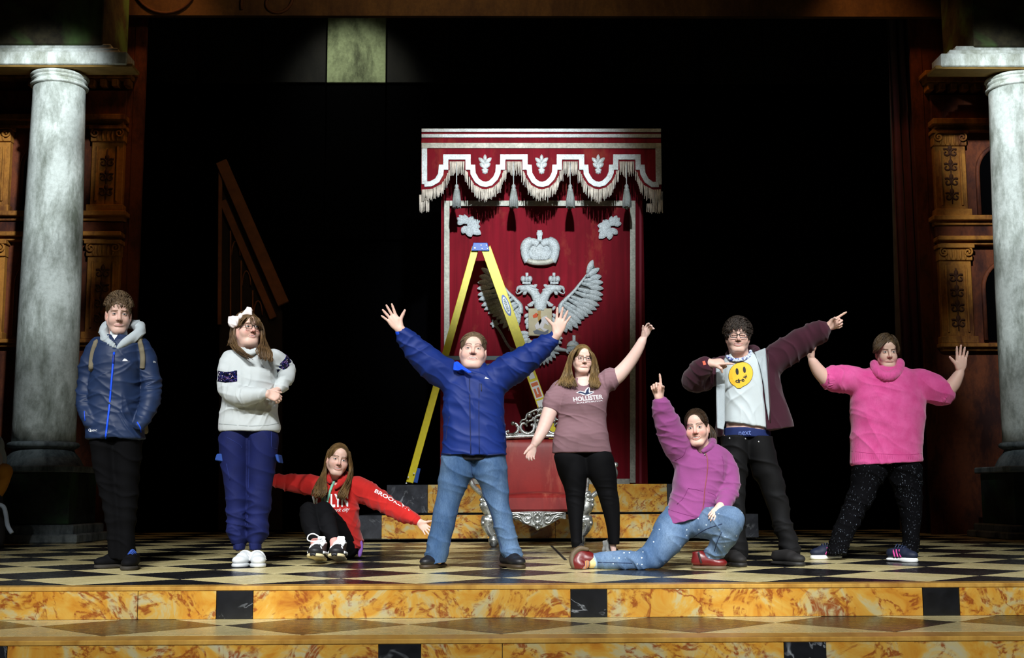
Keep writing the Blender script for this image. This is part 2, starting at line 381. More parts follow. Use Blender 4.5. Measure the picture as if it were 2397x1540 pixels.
# ------------------------------------------------------------------ carved wings left and right
def wing(side, name, X, Yw):
    """X maps a distance u (metres from the inner edge, outward) to world x"""
    sg = -1 if side == 'left' else 1
    pz = lambda py: at(260 if side == 'left' else 2225, py, Yw)[2]
    st = MB().box(((X(0) + X(3.2)) / 2, Yw + .06, 3.2), (3.2, .08, 7.4)).build(name, MAT['ochre_d']); tag(st, kind='structure')
    def bx(nm, u0, u1, z0, z1, d, m, bev=.008):
        return MB().box(((X(u0) + X(u1)) / 2, Yw + .02 - d / 2, (z0 + z1) / 2), (abs(X(u1) - X(u0)), d, abs(z1 - z0))).build(nm, m, st, bevel=bev)
    off = 0 if side == 'left' else 10
    # cornices: two stepped mouldings each
    for (pa, pb, u, dd) in ((168, 190, -.04, .26), (276, 300, .05, .2), (500, 520, .0, .2), (548, 566, .05, .2), (796, 812, .03, .16)):
        z1, z0 = pz(pa + off), pz(pb + off); h = z1 - z0
        bx('cornice', u, 3.2, z0 + h * .45, z1, dd, MAT['ochre']); bx('cornice', u + .04, 3.2, z0, z0 + h * .5, dd * .6, MAT['ochre'])
    for k in range(9):
        u = .02 + k * .15; bx('dentil', u, u + .08, pz(208 + off), pz(192 + off), .16, MAT['ochre'])
    bx('frieze', .08, 3.2, pz(275 + off), pz(214 + off), .07, MAT['ochre_d'])
    bx('frieze', .06, 3.2, pz(547 + off), pz(522 + off), .09, MAT['ochre_d'])
    for (pt, pb) in ((300, 500), (566, 796)):
        zt, zb = pz(pt + off), pz(pb + off)
        for u0 in (.08, 1.5):
            # pilaster with sunk panel, capital of scrolls and a base
            pl = bx('pilaster', u0, u0 + .40, zb, zt, .10, MAT['ochre'])
            def sub(nm, u0_, u1_, z0, z1, d, m):
                return MB().box(((X(u0_) + X(u1_)) / 2, Yw + .02 - d / 2, (z0 + z1) / 2), (abs(X(u1_) - X(u0_)), d, abs(z1 - z0))).build(nm, m, pl, bevel=.006)
            sub('capital', u0 - .03, u0 + .43, zt - .05, zt, .17, MAT['ochre']); sub('capital', u0 - .01, u0 + .41, zt - .2, zt - .05, .13, MAT['ochre'])
            sub('pedestal', u0 - .03, u0 + .43, zb, zb + .09, .15, MAT['ochre'])
            sub('panel_frame', u0 + .06, u0 + .085, zb + .14, zt - .26, .125, MAT['ochre']); sub('panel_frame', u0 + .315, u0 + .34, zb + .14, zt - .26, .125, MAT['ochre'])
            b = MB(); yy = Yw - .09; xc = X(u0 + .2); zz = zb + .2
            while zz < zt - .34:       # climbing scroll carving
                for s2 in (-1, 1):
                    b.tube(spiral((xc + s2 * .05, yy, zz + .05), .055, .012, math.pi / 2 - s2 * .6, s2 * 1.1, n=18), np.linspace(.014, .009, 18), 5)
                b.ball((xc, yy, zz + .12), (.028, .014, .04), 8, 5)
                zz += .19
            b.tube([(xc, yy, zb + .16), (xc, yy, zt - .3)], .008, 5)
            b.build('carving', MAT['carve'], pl, smooth=True)
            b = MB()
            for s2 in (-1, 1):
                b.tube(spiral((xc + s2 * .15, Yw - .13, zt - .1), .06, .012, math.pi / 2, -s2 * 1.4, n=22), .014, 5)
            for k in range(5): b.ball((xc + (k - 2) * .06, Yw - .11, zt - .13), (.02, .02, .07), 6, 5)
            b.build('scroll', MAT['ochre'], pl, smooth=True)
    # black arched panels painted in for the dark openings between the pilasters
    for (pt, pb) in ((330, 498), (600, 790)):
        zt, zb = pz(pt + off), pz(pb + off); uc, hw = 1.0, .36
        P = [(X(uc - hw), Yw - .03, zb + .02)] + [(X(uc - hw * math.cos(a)), Yw - .03, zt - hw + hw * math.sin(a)) for a in np.linspace(0, math.pi, 17)] + [(X(uc + hw), Yw - .03, zb + .02)]
        MB().prism(P, (0, 1, 0), .05).build('black_arch_panel', MAT['dark'], st)
        b = MB(); b.tube(P, .03, 6); b.build('arch_moulding', MAT['ochre_d'], st, smooth=True)
    # edge strip towards the opening
    MB().box((X(-.06), Yw + .04, 3.2), (.14, .06, 7.4)).build('edge_board', MAT['ochre_d'], st)
    return st
YW = 15.6
xl = at(300, 600, YW)[0]; xr_ = at(2178, 600, YW)[0]
wing('left', 'wall_left', lambda u: xl - u, YW)
wing('right', 'wall_right', lambda u: xr_ + u, YW)

# ------------------------------------------------------------------ columns
def column(name, axis_px, side, label):
    Yc = 14.3; s = pxm(Yc); sg = -1 if side == 'left' else 1
    xa = at(axis_px, 620, Yc)[0]; pz = lambda py: at(axis_px, py, Yc)[2]
    dy = 0 if side == 'left' else 5
    o = empty(name, (xa, Yc, 0)); tag(o, label, 'column', 'white stone stage columns')
    r0, r1 = 71 / s, 60 / s
    zb, zt = pz(1035), pz(205 + dy); H = zt - zb
    prof = [(r0 + (r1 - r0) * t + .012 * math.sin(math.pi * t), zb + H * t) for t in np.linspace(0, 1, 24)]
    MB().lathe((xa, Yc, 0), prof, 48).build('shaft', MAT['stone'], o, smooth=True)
    def ring(nm, pts, m): MB().lathe((xa, Yc, 0), pts, 48).build(nm, m, o, smooth=True)
    zc = pz(205 + dy)
    ring('necking', [(r1, zc - .05)] + [(r1 + .035 * math.sin(a), zc - .02 + .04 * (1 - math.cos(a)) / 2 + .0) for a in np.linspace(0, math.pi, 8)] + [(r1, zc + .05)], MAT['cornice'])
    ze = at(axis_px, 150 + dy, Yc - .34)[2] - .02
    hc = ze - .006 - zc
    ring('capital', [(r1 + q, zc + hc * t) for q, t in ((-.01, 0), (-.01, .42), (.022, .46), (.022, .55), (-.004, .6), (.03, .68), (.04, .8), (.03, .92), (.0, 1.0))], MAT['cornice'])
    ring('base_ring', [(r0, zb)] + [(r0 + .045 * math.sin(a), zb - .07 + .07 * (1 + math.cos(a)) / 2) for a in np.linspace(.1, math.pi, 8)] + [(r0, zb - .08)], MAT['plinthcap'])
    z5 = pz(1092)
    ring('base_ring', [(r0 - .02, zb - .07), (r0 + .0, zb - .12), (r0 + .05, zb - .18), (r0 + .10, z5), (r0 + .1, z5 - .01)], MAT['plinthcap'])
    hw = r0 + .17
    MB().box((xa, Yc, z5 - .035), (2 * hw, 2 * hw, .07)).build('plinth_slab', MAT['plinthcap'], o, bevel=.012)
    z6 = pz(1226)
    MB().box((xa, Yc, (z5 - .07 + z6) / 2), (2 * hw - .1, 2 * hw - .1, z5 - .07 - z6)).build('plinth_block', MAT['plinth'], o, bevel=.01)
    hw2 = hw + .07
    MB().box((xa, Yc, z6 * .7), (2 * hw2 - .08, 2 * hw2 - .08, z6 * .6)).build('plinth_step', MAT['plinthcap'], o, bevel=.015)
    MB().box((xa, Yc, z6 * .25), (2 * hw2 + .04, 2 * hw2 + .04, z6 * .5)).build('plinth_step', MAT['plinthcap'], o, bevel=.015)
    # entablature on top: stepped cornice with a soffit, and the mossy block above
    yf, yb = Yc - .34, Yc - .02
    xi = at(296 if side == 'left' else 2204, 150, yf)[0]; xo = sg * 8.2
    e = empty('entablature', (xa, Yc, ze)); tag(e, 'white stepped cornice with mossy block above the ' + ('column beside the boy in the navy raincoat' if side == 'left' else 'column by the woman in the pink jumper'), 'cornice', 'cornices over the stage columns')
    def slab(nm, x_in, y_f, z0, z1, m, bev=.012):
        MB().box(((x_in + xo) / 2, (y_f + yb) / 2, (z0 + z1) / 2), (abs(xo - x_in), yb - y_f, z1 - z0)).build(nm, m, e, bevel=bev)
    za = at(axis_px, 150 + dy, yf)[2]; ztop = at(axis_px, 104 + dy, yf + .2)[2]; hh = ztop - za
    slab('soffit', xi - sg * .06, yf + .03, za - .02, za + .02, MAT['soffit'], .004)
    for (q0, q1, u0, dy_) in ((.0, .50, .0, .0), (.48, .60, .10, .05), (.58, .74, .13, .08), (.72, .82, .20, .14), (.80, 1.0, .24, .17)):
        slab('cornice_course', xi + sg * u0, yf + dy_, za + hh * q0, za + hh * q1, MAT['cornice'], .012)
    xw = at(252 if side == 'left' else 2264, 60, yb)[0]
    MB().box(((xw + xo) / 2, Yc + .3, ztop + .98), (abs(xo - xw), 1.0, 2.0)).build('block', MAT['mossy'], e, bevel=.012)
    return o
column('column', 121, 'left', 'white weathered stone column behind the boy in the navy raincoat')
column('column', 2398, 'right', 'white weathered stone column beyond the raised hand of the woman in pink')

# ------------------------------------------------------------------ gabled flat and slotted post at the back
YG = 17.4
G = lambda px, py, d=0: at(px, py, YG + d)
g0 = empty('gable_flat', G(560, 1230)); tag(g0, 'dim brown gabled scenery flat with a sloping coping, standing upstage', 'scenery')
MB().prism([G(516, 392), G(660, 728), G(660, 1240), G(511, 1240)], (0, 1, 0), .05).build('board', plain('unlit_brown_flat', hexc(30, 18, 12), .9, var=.4), g0)  # board colour darkened to imitate the light falling off lower down
MAT['gab'] = plain('brown_coping', hexc(112, 66, 34), .7, var=.3)
MB().bar(G(518, 378, -.06), G(664, 712, -.06), (.16, .07), (0, 1, 0)).build('coping', MAT['gab'], g0, bevel=.01)  # coping and trim end early where the light would fade
MB().bar(G(521, 470, -.03), G(640, 745, -.03), (.10, .05), (0, 1, 0)).build('moulding', MAT['gab'], g0, bevel=.008)
MB().bar(G(516, 400, -.04), G(514, 760, -.04), (.05, .05), (0, 1, 0)).build('edge_post', MAT['gab'], g0, bevel=.006)
for px, pt in ((540, 540), (565, 610), (592, 680)):
    MB().bar(G(px, pt, -.02), G(px, 760, -.02), (.02, .03), (0, 1, 0)).build('batten', MAT['gab'], g0)
    P = [G(px + 12 + 10 * math.cos(a), pt + 58 - 34 * math.sin(a), -.02) for a in np.linspace(0, math.pi, 9)]
    MB().tube(P, .012, 5).build('pointed_arch', MAT['gab'], g0, smooth=True)
YT = 16.8
T = lambda px, py, d=0: at(px, py, YT + d)
p0 = empty('slotted_post', T(2112, 1240)); tag(p0, 'tall thin grey timber post with square brackets behind the opening', 'post')
MAT['post'] = plain('grey_timber', hexc(96, 88, 80), .8, var=.25)
MB().bar(T(2086, 20), T(2116, 1245), (.085, .06), (0, 1, 0)).build('upright', MAT['post'], p0)
for py, px in ((168, 2106), (349, 2112), (531, 2118)):
    MB().box(T(px, py, -.01), (.17, .06, .19)).build('bracket', MAT['post'], p0, bevel=.006)
# red drape edge at the right of the opening
MAT['drape'] = plain('dark_plum_drape', hexc(70, 16, 30), .9, var=.3, sheen=.3)
b = MB(); xd = at(2150, 600, 16.2)[0]; n = 26; V = []; F = []
for k in range(n):
    for z in (.0, 7.2): V.append((xd - .28 + k * .022, 16.2 + .05 * math.sin(k * 1.25), z))
F = [[2 * k, 2 * k + 2, 2 * k + 3, 2 * k + 1] for k in range(n - 1)]
b.add(V, F); dr = b.build('stage_drape', MAT['drape'], smooth=True, base=(xd, 16.2, 0)); tag(dr, 'dark plum drape hanging beside the carved wall', 'drape')
sol = dr.modifiers.new('thick', 'SOLIDIFY'); sol.thickness = .015

# ------------------------------------------------------------------ marble throne platform
YPL = atz(1300, 1268)[1]; YPU = YPL + .32
pf = empty('throne_platform', (at(1307, 1268, YPL)[0], YPL, 0)); tag(pf, 'two-step platform faced in yellow and black marble behind the throne', 'platform')
def pstep(nm, xa, xb, Y, z0, z1, segs, depth):
    MB().box(((xa + xb) / 2, Y + depth / 2 + .012, (z0 + z1) / 2 + .004), (xb - xa - .02, depth, z1 - z0 - .012)).build(nm, MAT['k1'], pf)
    for (a, b_, m) in segs:
        MB().box(((a + b_) / 2, Y + .008, (z0 + z1) / 2 + .008), (b_ - a - .004, .016, z1 - z0 - .02)).build('marble_panel', m, pf, bevel=.002)
zm = at(1300, 1204, YPL)[2]; zu = at(1300, 1133, YPU)[2]
fl_ = lambda p: fx(p, YPL, 1235); fu_ = lambda p: fx(p, YPU, 1170)
pstep('lower_step', fl_(838), fl_(1776), YPL, .02, zm, [(fl_(838), fl_(893), MAT['k2']), (fl_(893), fl_(1300), MAT['y2']), (fl_(1300), fl_(1716), MAT['y2']), (fl_(1716), fl_(1776), MAT['k2'])], 2.4)
pstep('upper_step', fu_(905), fu_(1692), YPU, zm, zu, [(fu_(905), fu_(1001), MAT['k2']), (fu_(1001), fu_(1300), MAT['y2']), (fu_(1300), fu_(1562), MAT['y2']), (fu_(1562), fu_(1692), MAT['k2'])], 2.0)
MB().box(((fl_(838) + fl_(1776)) / 2, YPL + 1.3, .012), (fl_(1776) - fl_(838) - .1, 2.4, .024)).build('kick_base', MAT['dark'], pf)  # inset base coloured black for the shadow gap below the panels
ZPL = zu
# ================================================================== lettering
_TX = {}
def text2d(s, bold=0.0, shear=0.0):
    key = (s, bold, shear)
    if key in _TX: return _TX[key]
    cu = bpy.data.curves.new('lettering', 'FONT'); cu.body = s; cu.size = 1.0; cu.offset = bold; cu.shear = shear; cu.resolution_u = 3; cu.fill_mode = 'BOTH'; cu.extrude = 0
    o = bpy.data.objects.new('lettering', cu); COL.objects.link(o)
    dg = bpy.context.evaluated_depsgraph_get(); me = bpy.data.meshes.new_from_object(o.evaluated_get(dg))
    V = np.array([v.co[:] for v in me.vertices])[:, :2]; F = [list(p.vertices) for p in me.polygons]
    bpy.data.objects.remove(o); bpy.data.curves.remove(cu); bpy.data.meshes.remove(me)
    V -= V.min(0); _TX[key] = (V, F); return V, F
def text_quad(s, A, B, C, bold=0.0, out=None, off=.002, shear=0.0, arc=0.0):
    """fit text in parallelogram: A bottom-left, B bottom-right, C top-left (world); offset along out"""
    V, F = text2d(s, bold, shear); wd, ht = V.max(0)
    A, B, C = [np.array(q, float) for q in (A, B, C)]
    u = V[:, :1] / wd; v = V[:, 1:] / ht
    P = A + u * (B - A) + (v + arc * 4 * u * (1 - u)) * (C - A) + np.array(out if out is not None else (0, -1, 0)) * off
    return MB().add(P, F)
def strip(b, path, w, n, t, z=0.0):
    """flat band of width w along a planar path (points in x,z at fixed y), thickness t towards -n"""
    P = np.array(path, float); T = np.gradient(P, axis=0); m = len(P)
    d = P[1:] - P[:-1]; d /= np.maximum(np.linalg.norm(d, axis=1, keepdims=True), 1e-9)
    nr = np.cross(d, n)
    L = []; R = []
    for i in range(m):
        if i == 0: o = nr[0]
        elif i == m - 1: o = nr[-1]
        else:
            o = nr[i - 1] + nr[i]; q = o.dot(o); o = o / max(q / 2, .35)
        L.append(P[i] + o * w / 2); R.append(P[i] - o * w / 2)
    nv = np.array(n, float) * t
    V = L + R + [p + nv for p in L] + [p + nv for p in R]
    F = []
    for i in range(m - 1):
        F += [[2 * m + i, 2 * m + i + 1, 3 * m + i + 1, 3 * m + i], [i, i + 1, 2 * m + i + 1, 2 * m + i], [m + i + 1, m + i, 3 * m + i, 3 * m + i + 1]]
    F += [[0, 2 * m, 3 * m, m], [m - 1, 2 * m - 1, 4 * m - 1, 3 * m - 1]]
    return b.add(V, F)
def leaf(b, base, tip, w, y0, h, curl=0.0, notch=True):
    """ridged leaf/feather in the x-z plane standing proud of y0 towards the viewer"""
    A = np.array(base, float); B = np.array(tip, float); d = B - A; L = np.linalg.norm(d); d = d / L; n = np.array((-d[1], d[0]))
    V = []; st = [(0, .28), (.25, .8), (.55, 1.0), (.8, .72), (.93, .36)]
    for t, k in st:
        c = A + d * L * t + n * curl * L * t * t; hh = h * (.55 + .6 * math.sin(math.pi * min(1, t + .1)))
        for s, q in ((-1, .15), (0, 1), (1, .15)): 
            p = c + n * s * w * .5 * k; V.append((p[0], y0 - hh * q, p[1]))
    c = A + d * L + n * curl * L; V.append((c[0], y0 - h * .2, c[1])); e = len(V) - 1
    F = []
    for i in range(len(st) - 1):
        for j in (0, 1): F.append([i * 3 + j, i * 3 + j + 1, i * 3 + 4 + j, i * 3 + 3 + j])
    k = (len(st) - 1) * 3; F += [[k, k + 1, e], [k + 1, k + 2, e]]
    return b.add(V, F)

# ================================================================== throne banner and canopy
def velvet(name, c0, c1, stain):
    t = NT(name); v = t.coord('Object', (1, 1, .35)); w_ = t.coord('Object', (9, 1, .25))
    n = t.noise(1.6, 6, .65, v, .4); s = t.noise(2.0, 4, .6, w_)
    c = t.mix(t.ramp(s, [(.3, .0), (.7, .55)]), t.ramp(n, [(.3, c0), (.65, c1)]), tuple(q * .55 for q in c0))
    c = t.mix(t.ramp(t.noise(2.4, 5, .7, t.coord('Object', (1.3, 1, .7), loc=(3, 1, 8))), [(.56, 0.0), (.78, .5)]), c, stain)
    t.set(color=c, rough=.85, spec=.15, sheen=.25); t.bump(t.noise(90, 3, .6, t.coord()), .25, .004); return t.m
def silver_cloth(name, c, rough=.5, metal=.35, scale=55):
    t = NT(name); v = t.coord(); n = t.noise(scale, 3, .6, v); m = t.noise(6, 5, .65, v)
    t.set(color=t.mix(t.ramp(m, [(.35, .45), (.65, .0)]), t.ramp(n, [(.3, tuple(q * .62 for q in c)), (.65, c)]), hexc(120, 118, 106)), rough=rough, metal=metal)
    t.bump(n, .5, .006); return t.m
MAT['velvet'] = velvet('crimson_velvet', hexc(104, 10, 24), hexc(140, 18, 36), hexc(160, 78, 56))
MAT['braid'] = silver_cloth('silver_braid', hexc(222, 228, 230), .5, .2)
MAT['braid2'] = silver_cloth('aged_silver_trim', hexc(204, 202, 188), .6, .15, 40)
MAT['fringe'] = plain('ivory_fringe', hexc(206, 196, 184), .7, var=.3, vscale=14)
MAT['tassel'] = silver_cloth('grey_tassel', hexc(176, 182, 182), .6, .2, 70)
def relief_mat():
    t = NT('silver_embroidery'); v = t.coord(); g = t.node('ShaderNodeNewGeometry').outputs['Pointiness']
    n = t.noise(85, 4, .65, v, .4)
    t.set(color=t.ramp(n, [(.30, hexc(128, 132, 134)), (.48, hexc(176, 182, 184)), (.68, hexc(210, 216, 218))]), rough=.5, metal=.2); t.bump(n, .6, .008); return t.m
MAT['emb'] = relief_mat(); MAT['emb_d'] = plain('dark_embroidery', hexc(74, 74, 72), .7, var=.3, vscale=20)
YBN = YPU + 1.35; YCN = YBN - .62
Bn = lambda px, py, d=0.0: at(px, py, YBN + d)
ban = empty('throne_banner', Bn(1266, 1133)); tag(ban, 'crimson hanging banner with a silver double-headed eagle behind the ladder', 'banner')
# cloth with soft vertical folds
nx, nz = 60, 24; V = []
c00, c11 = Bn(1030, 1134), Bn(1503, 330)
for j in range(nz + 1):
    for i in range(nx + 1):
        u, v_ = i / nx, j / nz; x = c00[0] + (c11[0] - c00[0]) * u; z = ZPL + .01 + (c11[2] - ZPL) * v_
        V.append((x, YBN + .012 * math.sin(u * 41) * (1 - v_) + .02 * math.sin(u * 13 + 1), z))
F = [[j * (nx + 1) + i, j * (nx + 1) + i + 1, (j + 1) * (nx + 1) + i + 1, (j + 1) * (nx + 1) + i] for j in range(nz) for i in range(nx)]
MB().add(V, F).build('cloth', MAT['velvet'], ban, smooth=True)
MB().box(((c00[0] + c11[0]) / 2, YBN + .07, (ZPL + c11[2]) / 2 + .01), (c11[0] - c00[0] - .06, .06, c11[2] - ZPL)).build('backing_board', MAT['dark'], ban)
def border(nm, a, b_, w, m, d=-.045):
    bb = MB(); strip(bb, [Bn(*a, d), Bn(*b_, d)], w, (0, -1, 0), .012); bb.build(nm, m, ban, bevel=.002)
bw = 13 / pxm(YBN)
border('border_braid', (1046, 1130), (1046, 470), bw, MAT['braid2']); border('border_braid', (1481, 1130), (1481, 470), bw, MAT['braid2'])
border('border_braid', (1053, 476), (1474, 476), bw, MAT['braid2']); border('border_braid', (1053, 1127), (1474, 1127), bw, MAT['braid2'])
border('edge_piping', (1499, 1132), (1499, 470), .03, plain('rose_edge', hexc(150, 40, 60), .7), -.03)
ES = 5.5
def e2(x, y): p = Bn(1100 + x / ES, 590 + y / ES); return (p[0], p[2])
YE = YBN - .045
def feather_set(mirror):
    f = (lambda x, y: e2(1810 - x, y)) if mirror else e2
    tips = [(1580, 110), (1665, 215), (1692, 320), (1712, 400), (1718, 480), (1712, 562), (1700, 622), (1664, 700), (1630, 752), (1580, 802), (1525, 840), (1472, 872), (1432, 932), (1390, 990), (1312, 1022), (1240, 1046)]
    bone = smooth_path([(1500, 300), (1430, 395), (1330, 520), (1230, 620), (1165, 700), (1160, 800)], 6)
    wg = empty('wing', (Bn(1264, 700))) ; wg.parent = ban; wg.location = (0, 0, 0)
    P = [(0, 0)]
    # dark backing under the feathers
    out = [(1500, 300), (1590, 160), (1640, 300), (1660, 480), (1640, 640), (1540, 780), (1400, 920), (1240, 1000), (1160, 820), (1150, 700), (1300, 540)]
    MB().prism([(f(*q)[0], YE + .004, f(*q)[1]) for q in out], (0, 1, 0), .015).build('wing_base', MAT['emb_d'], wg)
    def one(a, b_, w, h, cr=0.0):
        bb = MB(); leaf(bb, f(*a), f(*b_), w / ES / pxm(YBN), YE - h * .3, h, (-cr if mirror else cr)); bb.build('feather', MAT['emb'], wg, smooth=True)
    n = len(tips)
    for k, t in enumerate(tips):
        r = bone[int(k / (n - 1) * (len(bone) - 1))]; r = r * .62 + np.array(t) * .38 if k > 1 else r * .9 + np.array(t) * .1
        one(r, t, 78, .03)
    for row, (q0, q1, wd, hh) in enumerate(((.12, .62, 64, .04), (.02, .36, 52, .05))):
        for k in range(13):
            s = k / 12 * (n - 1); i0 = int(min(s, n - 2)); t = np.array(tips[i0]) + (np.array(tips[i0 + 1]) - np.array(tips[i0])) * (s - i0)
            r = bone[int(k / 12 * (len(bone) - 1))]
            one(r + (t - r) * q0, r + (t - r) * q1, wd, hh)
    bb = MB(); pts = [(f(*q)[0], YE - .02, f(*q)[1]) for q in bone]; bb.tube(pts, np.linspace(.012, .035, len(pts)), 6); bb.build('wing_bone', MAT['emb'], wg, smooth=True)
feather_set(False); feather_set(True)
def eagle_half(mirror):
    f = (lambda x, y: e2(1810 - x, y)) if mirror else e2
    X3 = lambda x, y, d=0.0: (f(x, y)[0], YE - .02 - d, f(x, y)[1])
    hd_ = empty('eagle_head'); hd_.parent = ban; k = 1 / ES / pxm(YBN)
    path = smooth_path([(905, 760), (920, 680), (950, 600), (990, 530), (1060, 480), (1120, 478)], 6)
    bb = MB(); bb.tube([X3(*q) for q in path], np.linspace(78, 44, len(path)) * k, 10, ((0, 1, 0), .45)); bb.build('neck', MAT['emb'], hd_, smooth=True)
    bb = MB(); bb.ball(X3(1125, 478), (62 * k, .03, 44 * k), 12, 8); bb.build('skull', MAT['emb'], hd_, smooth=True)
    bb = MB(); bb.tube([X3(*q) for q in smooth_path([(1150, 462), (1190, 470), (1205, 500), (1196, 520)], 5)], np.linspace(30, 6, 16) * k, 7); bb.tube([X3(*q) for q in smooth_path([(1130, 510), (1175, 540), (1205, 545), (1220, 515)], 5)], np.linspace(16, 5, 16) * k, 6); bb.build('beak', MAT['emb'], hd_, smooth=True)
    for (a, b_) in (((1010, 470), (945, 432)), ((1020, 500), (925, 500)), ((985, 560), (915, 560)), ((960, 640), (1060, 700)), ((1080, 520), (1130, 560)), ((950, 600), (900, 640)), ((1000, 700), (1075, 690)), ((1060, 440), (960, 470))):
        bb = MB(); leaf(bb, f(*a), f(*b_), 46 * k, YE - .03, .02); bb.build('neck_feather', MAT['emb'], hd_, smooth=True)
    # small crown
    cr = empty('small_crown'); cr.parent = ban
    bb = MB()
    for s in (-1, 1): bb.ball(X3(1083 + s * 44, 358), (34 * k, .025, 44 * k), 10, 6)
    bb.ball(X3(1083, 360), (26 * k, .03, 46 * k), 10, 6); bb.build('crown_lobe', MAT['emb'], cr, smooth=True)
    MB().box(X3(1083, 412), (110 * k, .04, 26 * k)).build('crown_band', MAT['emb'], cr, bevel=.004)
    MB().box(X3(1078, 300), (38 * k, .03, 44 * k)).build('crown_cross', MAT['emb'], cr, bevel=.004)
    # side plume between wing and shield
    pl_ = empty('body_plume'); pl_.parent = ban
    for (a, b_, w_) in (((1060, 760), (1095, 700), 40), ((1060, 800), (1110, 850), 50), ((1060, 850), (1100, 930), 50), ((1060, 900), (1080, 1000), 50), ((1040, 1060), (1170, 1040), 60), ((1050, 1090), (1195, 1120), 60), ((1040, 1120), (1185, 1180), 56), ((1010, 1150), (1150, 1230), 60)):
        bb = MB(); leaf(bb, f(*a), f(*b_), w_ * k, YE - .01, .02); bb.build('plume_feather', MAT['emb'], pl_, smooth=True)
eagle_half(False); eagle_half(True)
k_ = 1 / ES / pxm(YBN)
E3 = lambda x, y, d=0.0: (e2(x, y)[0], YE - .02 - d, e2(x, y)[1])
# shield with its painted rider
sh = MB().box(E3(902, 912), (305 * k_, .05, 355 * k_)).build('shield', plain('cream_shield', hexc(178, 166, 138), .8, var=.12), ban, bevel=.006)
def blob(nm, pts, m):
    bb = MB(); bb.prism([E3(x, y, .024) for x, y in pts], (0, -1, 0), .006); bb.build(nm, m, sh, bevel=.001)
blob('painted_horse', [(880, 900), (930, 850), (985, 830), (1000, 900), (1010, 960), (960, 930), (940, 990), (1000, 1010), (960, 1040), (900, 990), (850, 1010), (830, 960)], plain('pale_grey_paint', hexc(196, 190, 190), .8))
blob('painted_cape', [(805, 830), (850, 795), (880, 820), (860, 850), (815, 865)], plain('red_orange_paint', hexc(196, 78, 44), .8))
blob('painted_rider', [(870, 770), (910, 770), (905, 830), (920, 900), (890, 960), (875, 900), (865, 830)], plain('tan_paint', hexc(168, 130, 76), .8))
blob('painted_dragon', [(810, 1030), (860, 1010), (950, 1040), (1010, 1010), (1000, 1060), (900, 1075), (830, 1065)], plain('slate_paint', hexc(96, 100, 108), .8))
# great crown above
gc = empty('great_crown'); gc.parent = ban
q2 = lambda x, y, d=0.0: Bn(1000 + x / 3.2, 460 + y / 3.2, -.06 - d); k2 = 1 / 3.2 / pxm(YBN)
bb = MB()
for s in (-1, 1):
    bb.tube([q2(*p) for p in smooth_path([(845 + s * 88, 490), (845 + s * 112, 420), (845 + s * 100, 355), (845 + s * 55, 338), (845 + s * 12, 360)], 6)], np.array([34] * 8 + [40] * 9 + [30] * 8) * k2, 10, ((0, 1, 0), .5))
bb.ball(q2(845, 420, -.01), (95 * k2, .03, 72 * k2), 14, 8); bb.build('crown_lobe', MAT['emb'], gc, smooth=True)
for a in np.linspace(-1, 1, 7):
    bb = MB(); lf = lambda x, y: (q2(x, y)[0], q2(x, y)[2]); leaf(bb, lf(845 + a * 40, 476), lf(845 + a * 84, 375 + 28 * abs(a)), 40 * k2, YBN - .075, .02); bb.build('crown_leaf', MAT['emb'], gc, smooth=True)
bb = MB(); bb.tube([q2(*p) for p in smooth_path([(750, 478), (790, 492), (845, 496), (900, 492), (940, 478)], 5)], 22 * k2, 8); bb.build('crown_band', MAT['braid2'], gc, smooth=True)
bb = MB(); bb.box(q2(842, 295), (36 * k2, .05, 84 * k2)); bb.box(q2(842, 280), (46 * k2, .04, 26 * k2)); bb.build('crown_cross', MAT['emb'], gc, bevel=.004)
# sceptre, orb, claws, tail
sp = empty('sceptre'); sp.parent = ban
bb = MB(); bb.tube([E3(*q) for q in smooth_path([(330, 950), (400, 1050), (470, 1180), (560, 1300)], 5)], 17 * k_, 7); bb.build('sceptre_rod', MAT['emb'], sp, smooth=True)
for a in range(6):
    bb = MB(); leaf(bb, e2(318, 935), e2(318 + 60 * math.cos(a * 1.05), 930 + 60 * math.sin(a * 1.05)), 40 * k_, YE - .02, .02); bb.build('sceptre_petal', MAT['emb'], sp, smooth=True)
ob = empty('orb'); ob.parent = ban
bb = MB(); bb.ball(E3(1325, 1225), (86 * k_, .04, 80 * k_), 14, 9); bb.build('orb_ball', MAT['emb'], ob, smooth=True)
MB().box(E3(1325, 1215, .03), (170 * k_, .03, 16 * k_)).build('orb_band', MAT['braid2'], ob, bevel=.003)
MB().box(E3(1335, 1120), (40 * k_, .03, 80 * k_)).build('orb_cross', MAT['emb'], ob, bevel=.004)
for s, nm in ((0, 'claw'), (1, 'claw')):
    f = e2 if s == 0 else (lambda x, y: e2(1810 - x, y)); cl = empty(nm); cl.parent = ban
    bb = MB(); bb.tube([(f(*q)[0], YE - .03, f(*q)[1]) for q in smooth_path([(1020, 1150), (1080, 1240), (1160, 1262), (1235, 1275)], 5)], np.linspace(44, 20, 16) * k_, 8); bb.build('claw_leg', MAT['emb'], cl, smooth=True)
    for (x, y) in ((1290, 1240), (1300, 1290), (1270, 1320)):
        bb = MB(); leaf(bb, f(1225, 1272), f(x, y), 28 * k_, YE - .03, .02); bb.build('talon', MAT['emb'], cl, smooth=True)
tl = empty('tail'); tl.parent = ban
for k in range(11):
    a = (k - 5) / 5; bb = MB(); leaf(bb, e2(905 + a * 40, 1180), e2(905 + a * 225, 1470 - 130 * a * a), 76 * k_, YE - .004 * (k % 2), .024, .12 * a); bb.build('tail_feather', MAT['emb'], tl, smooth=True)
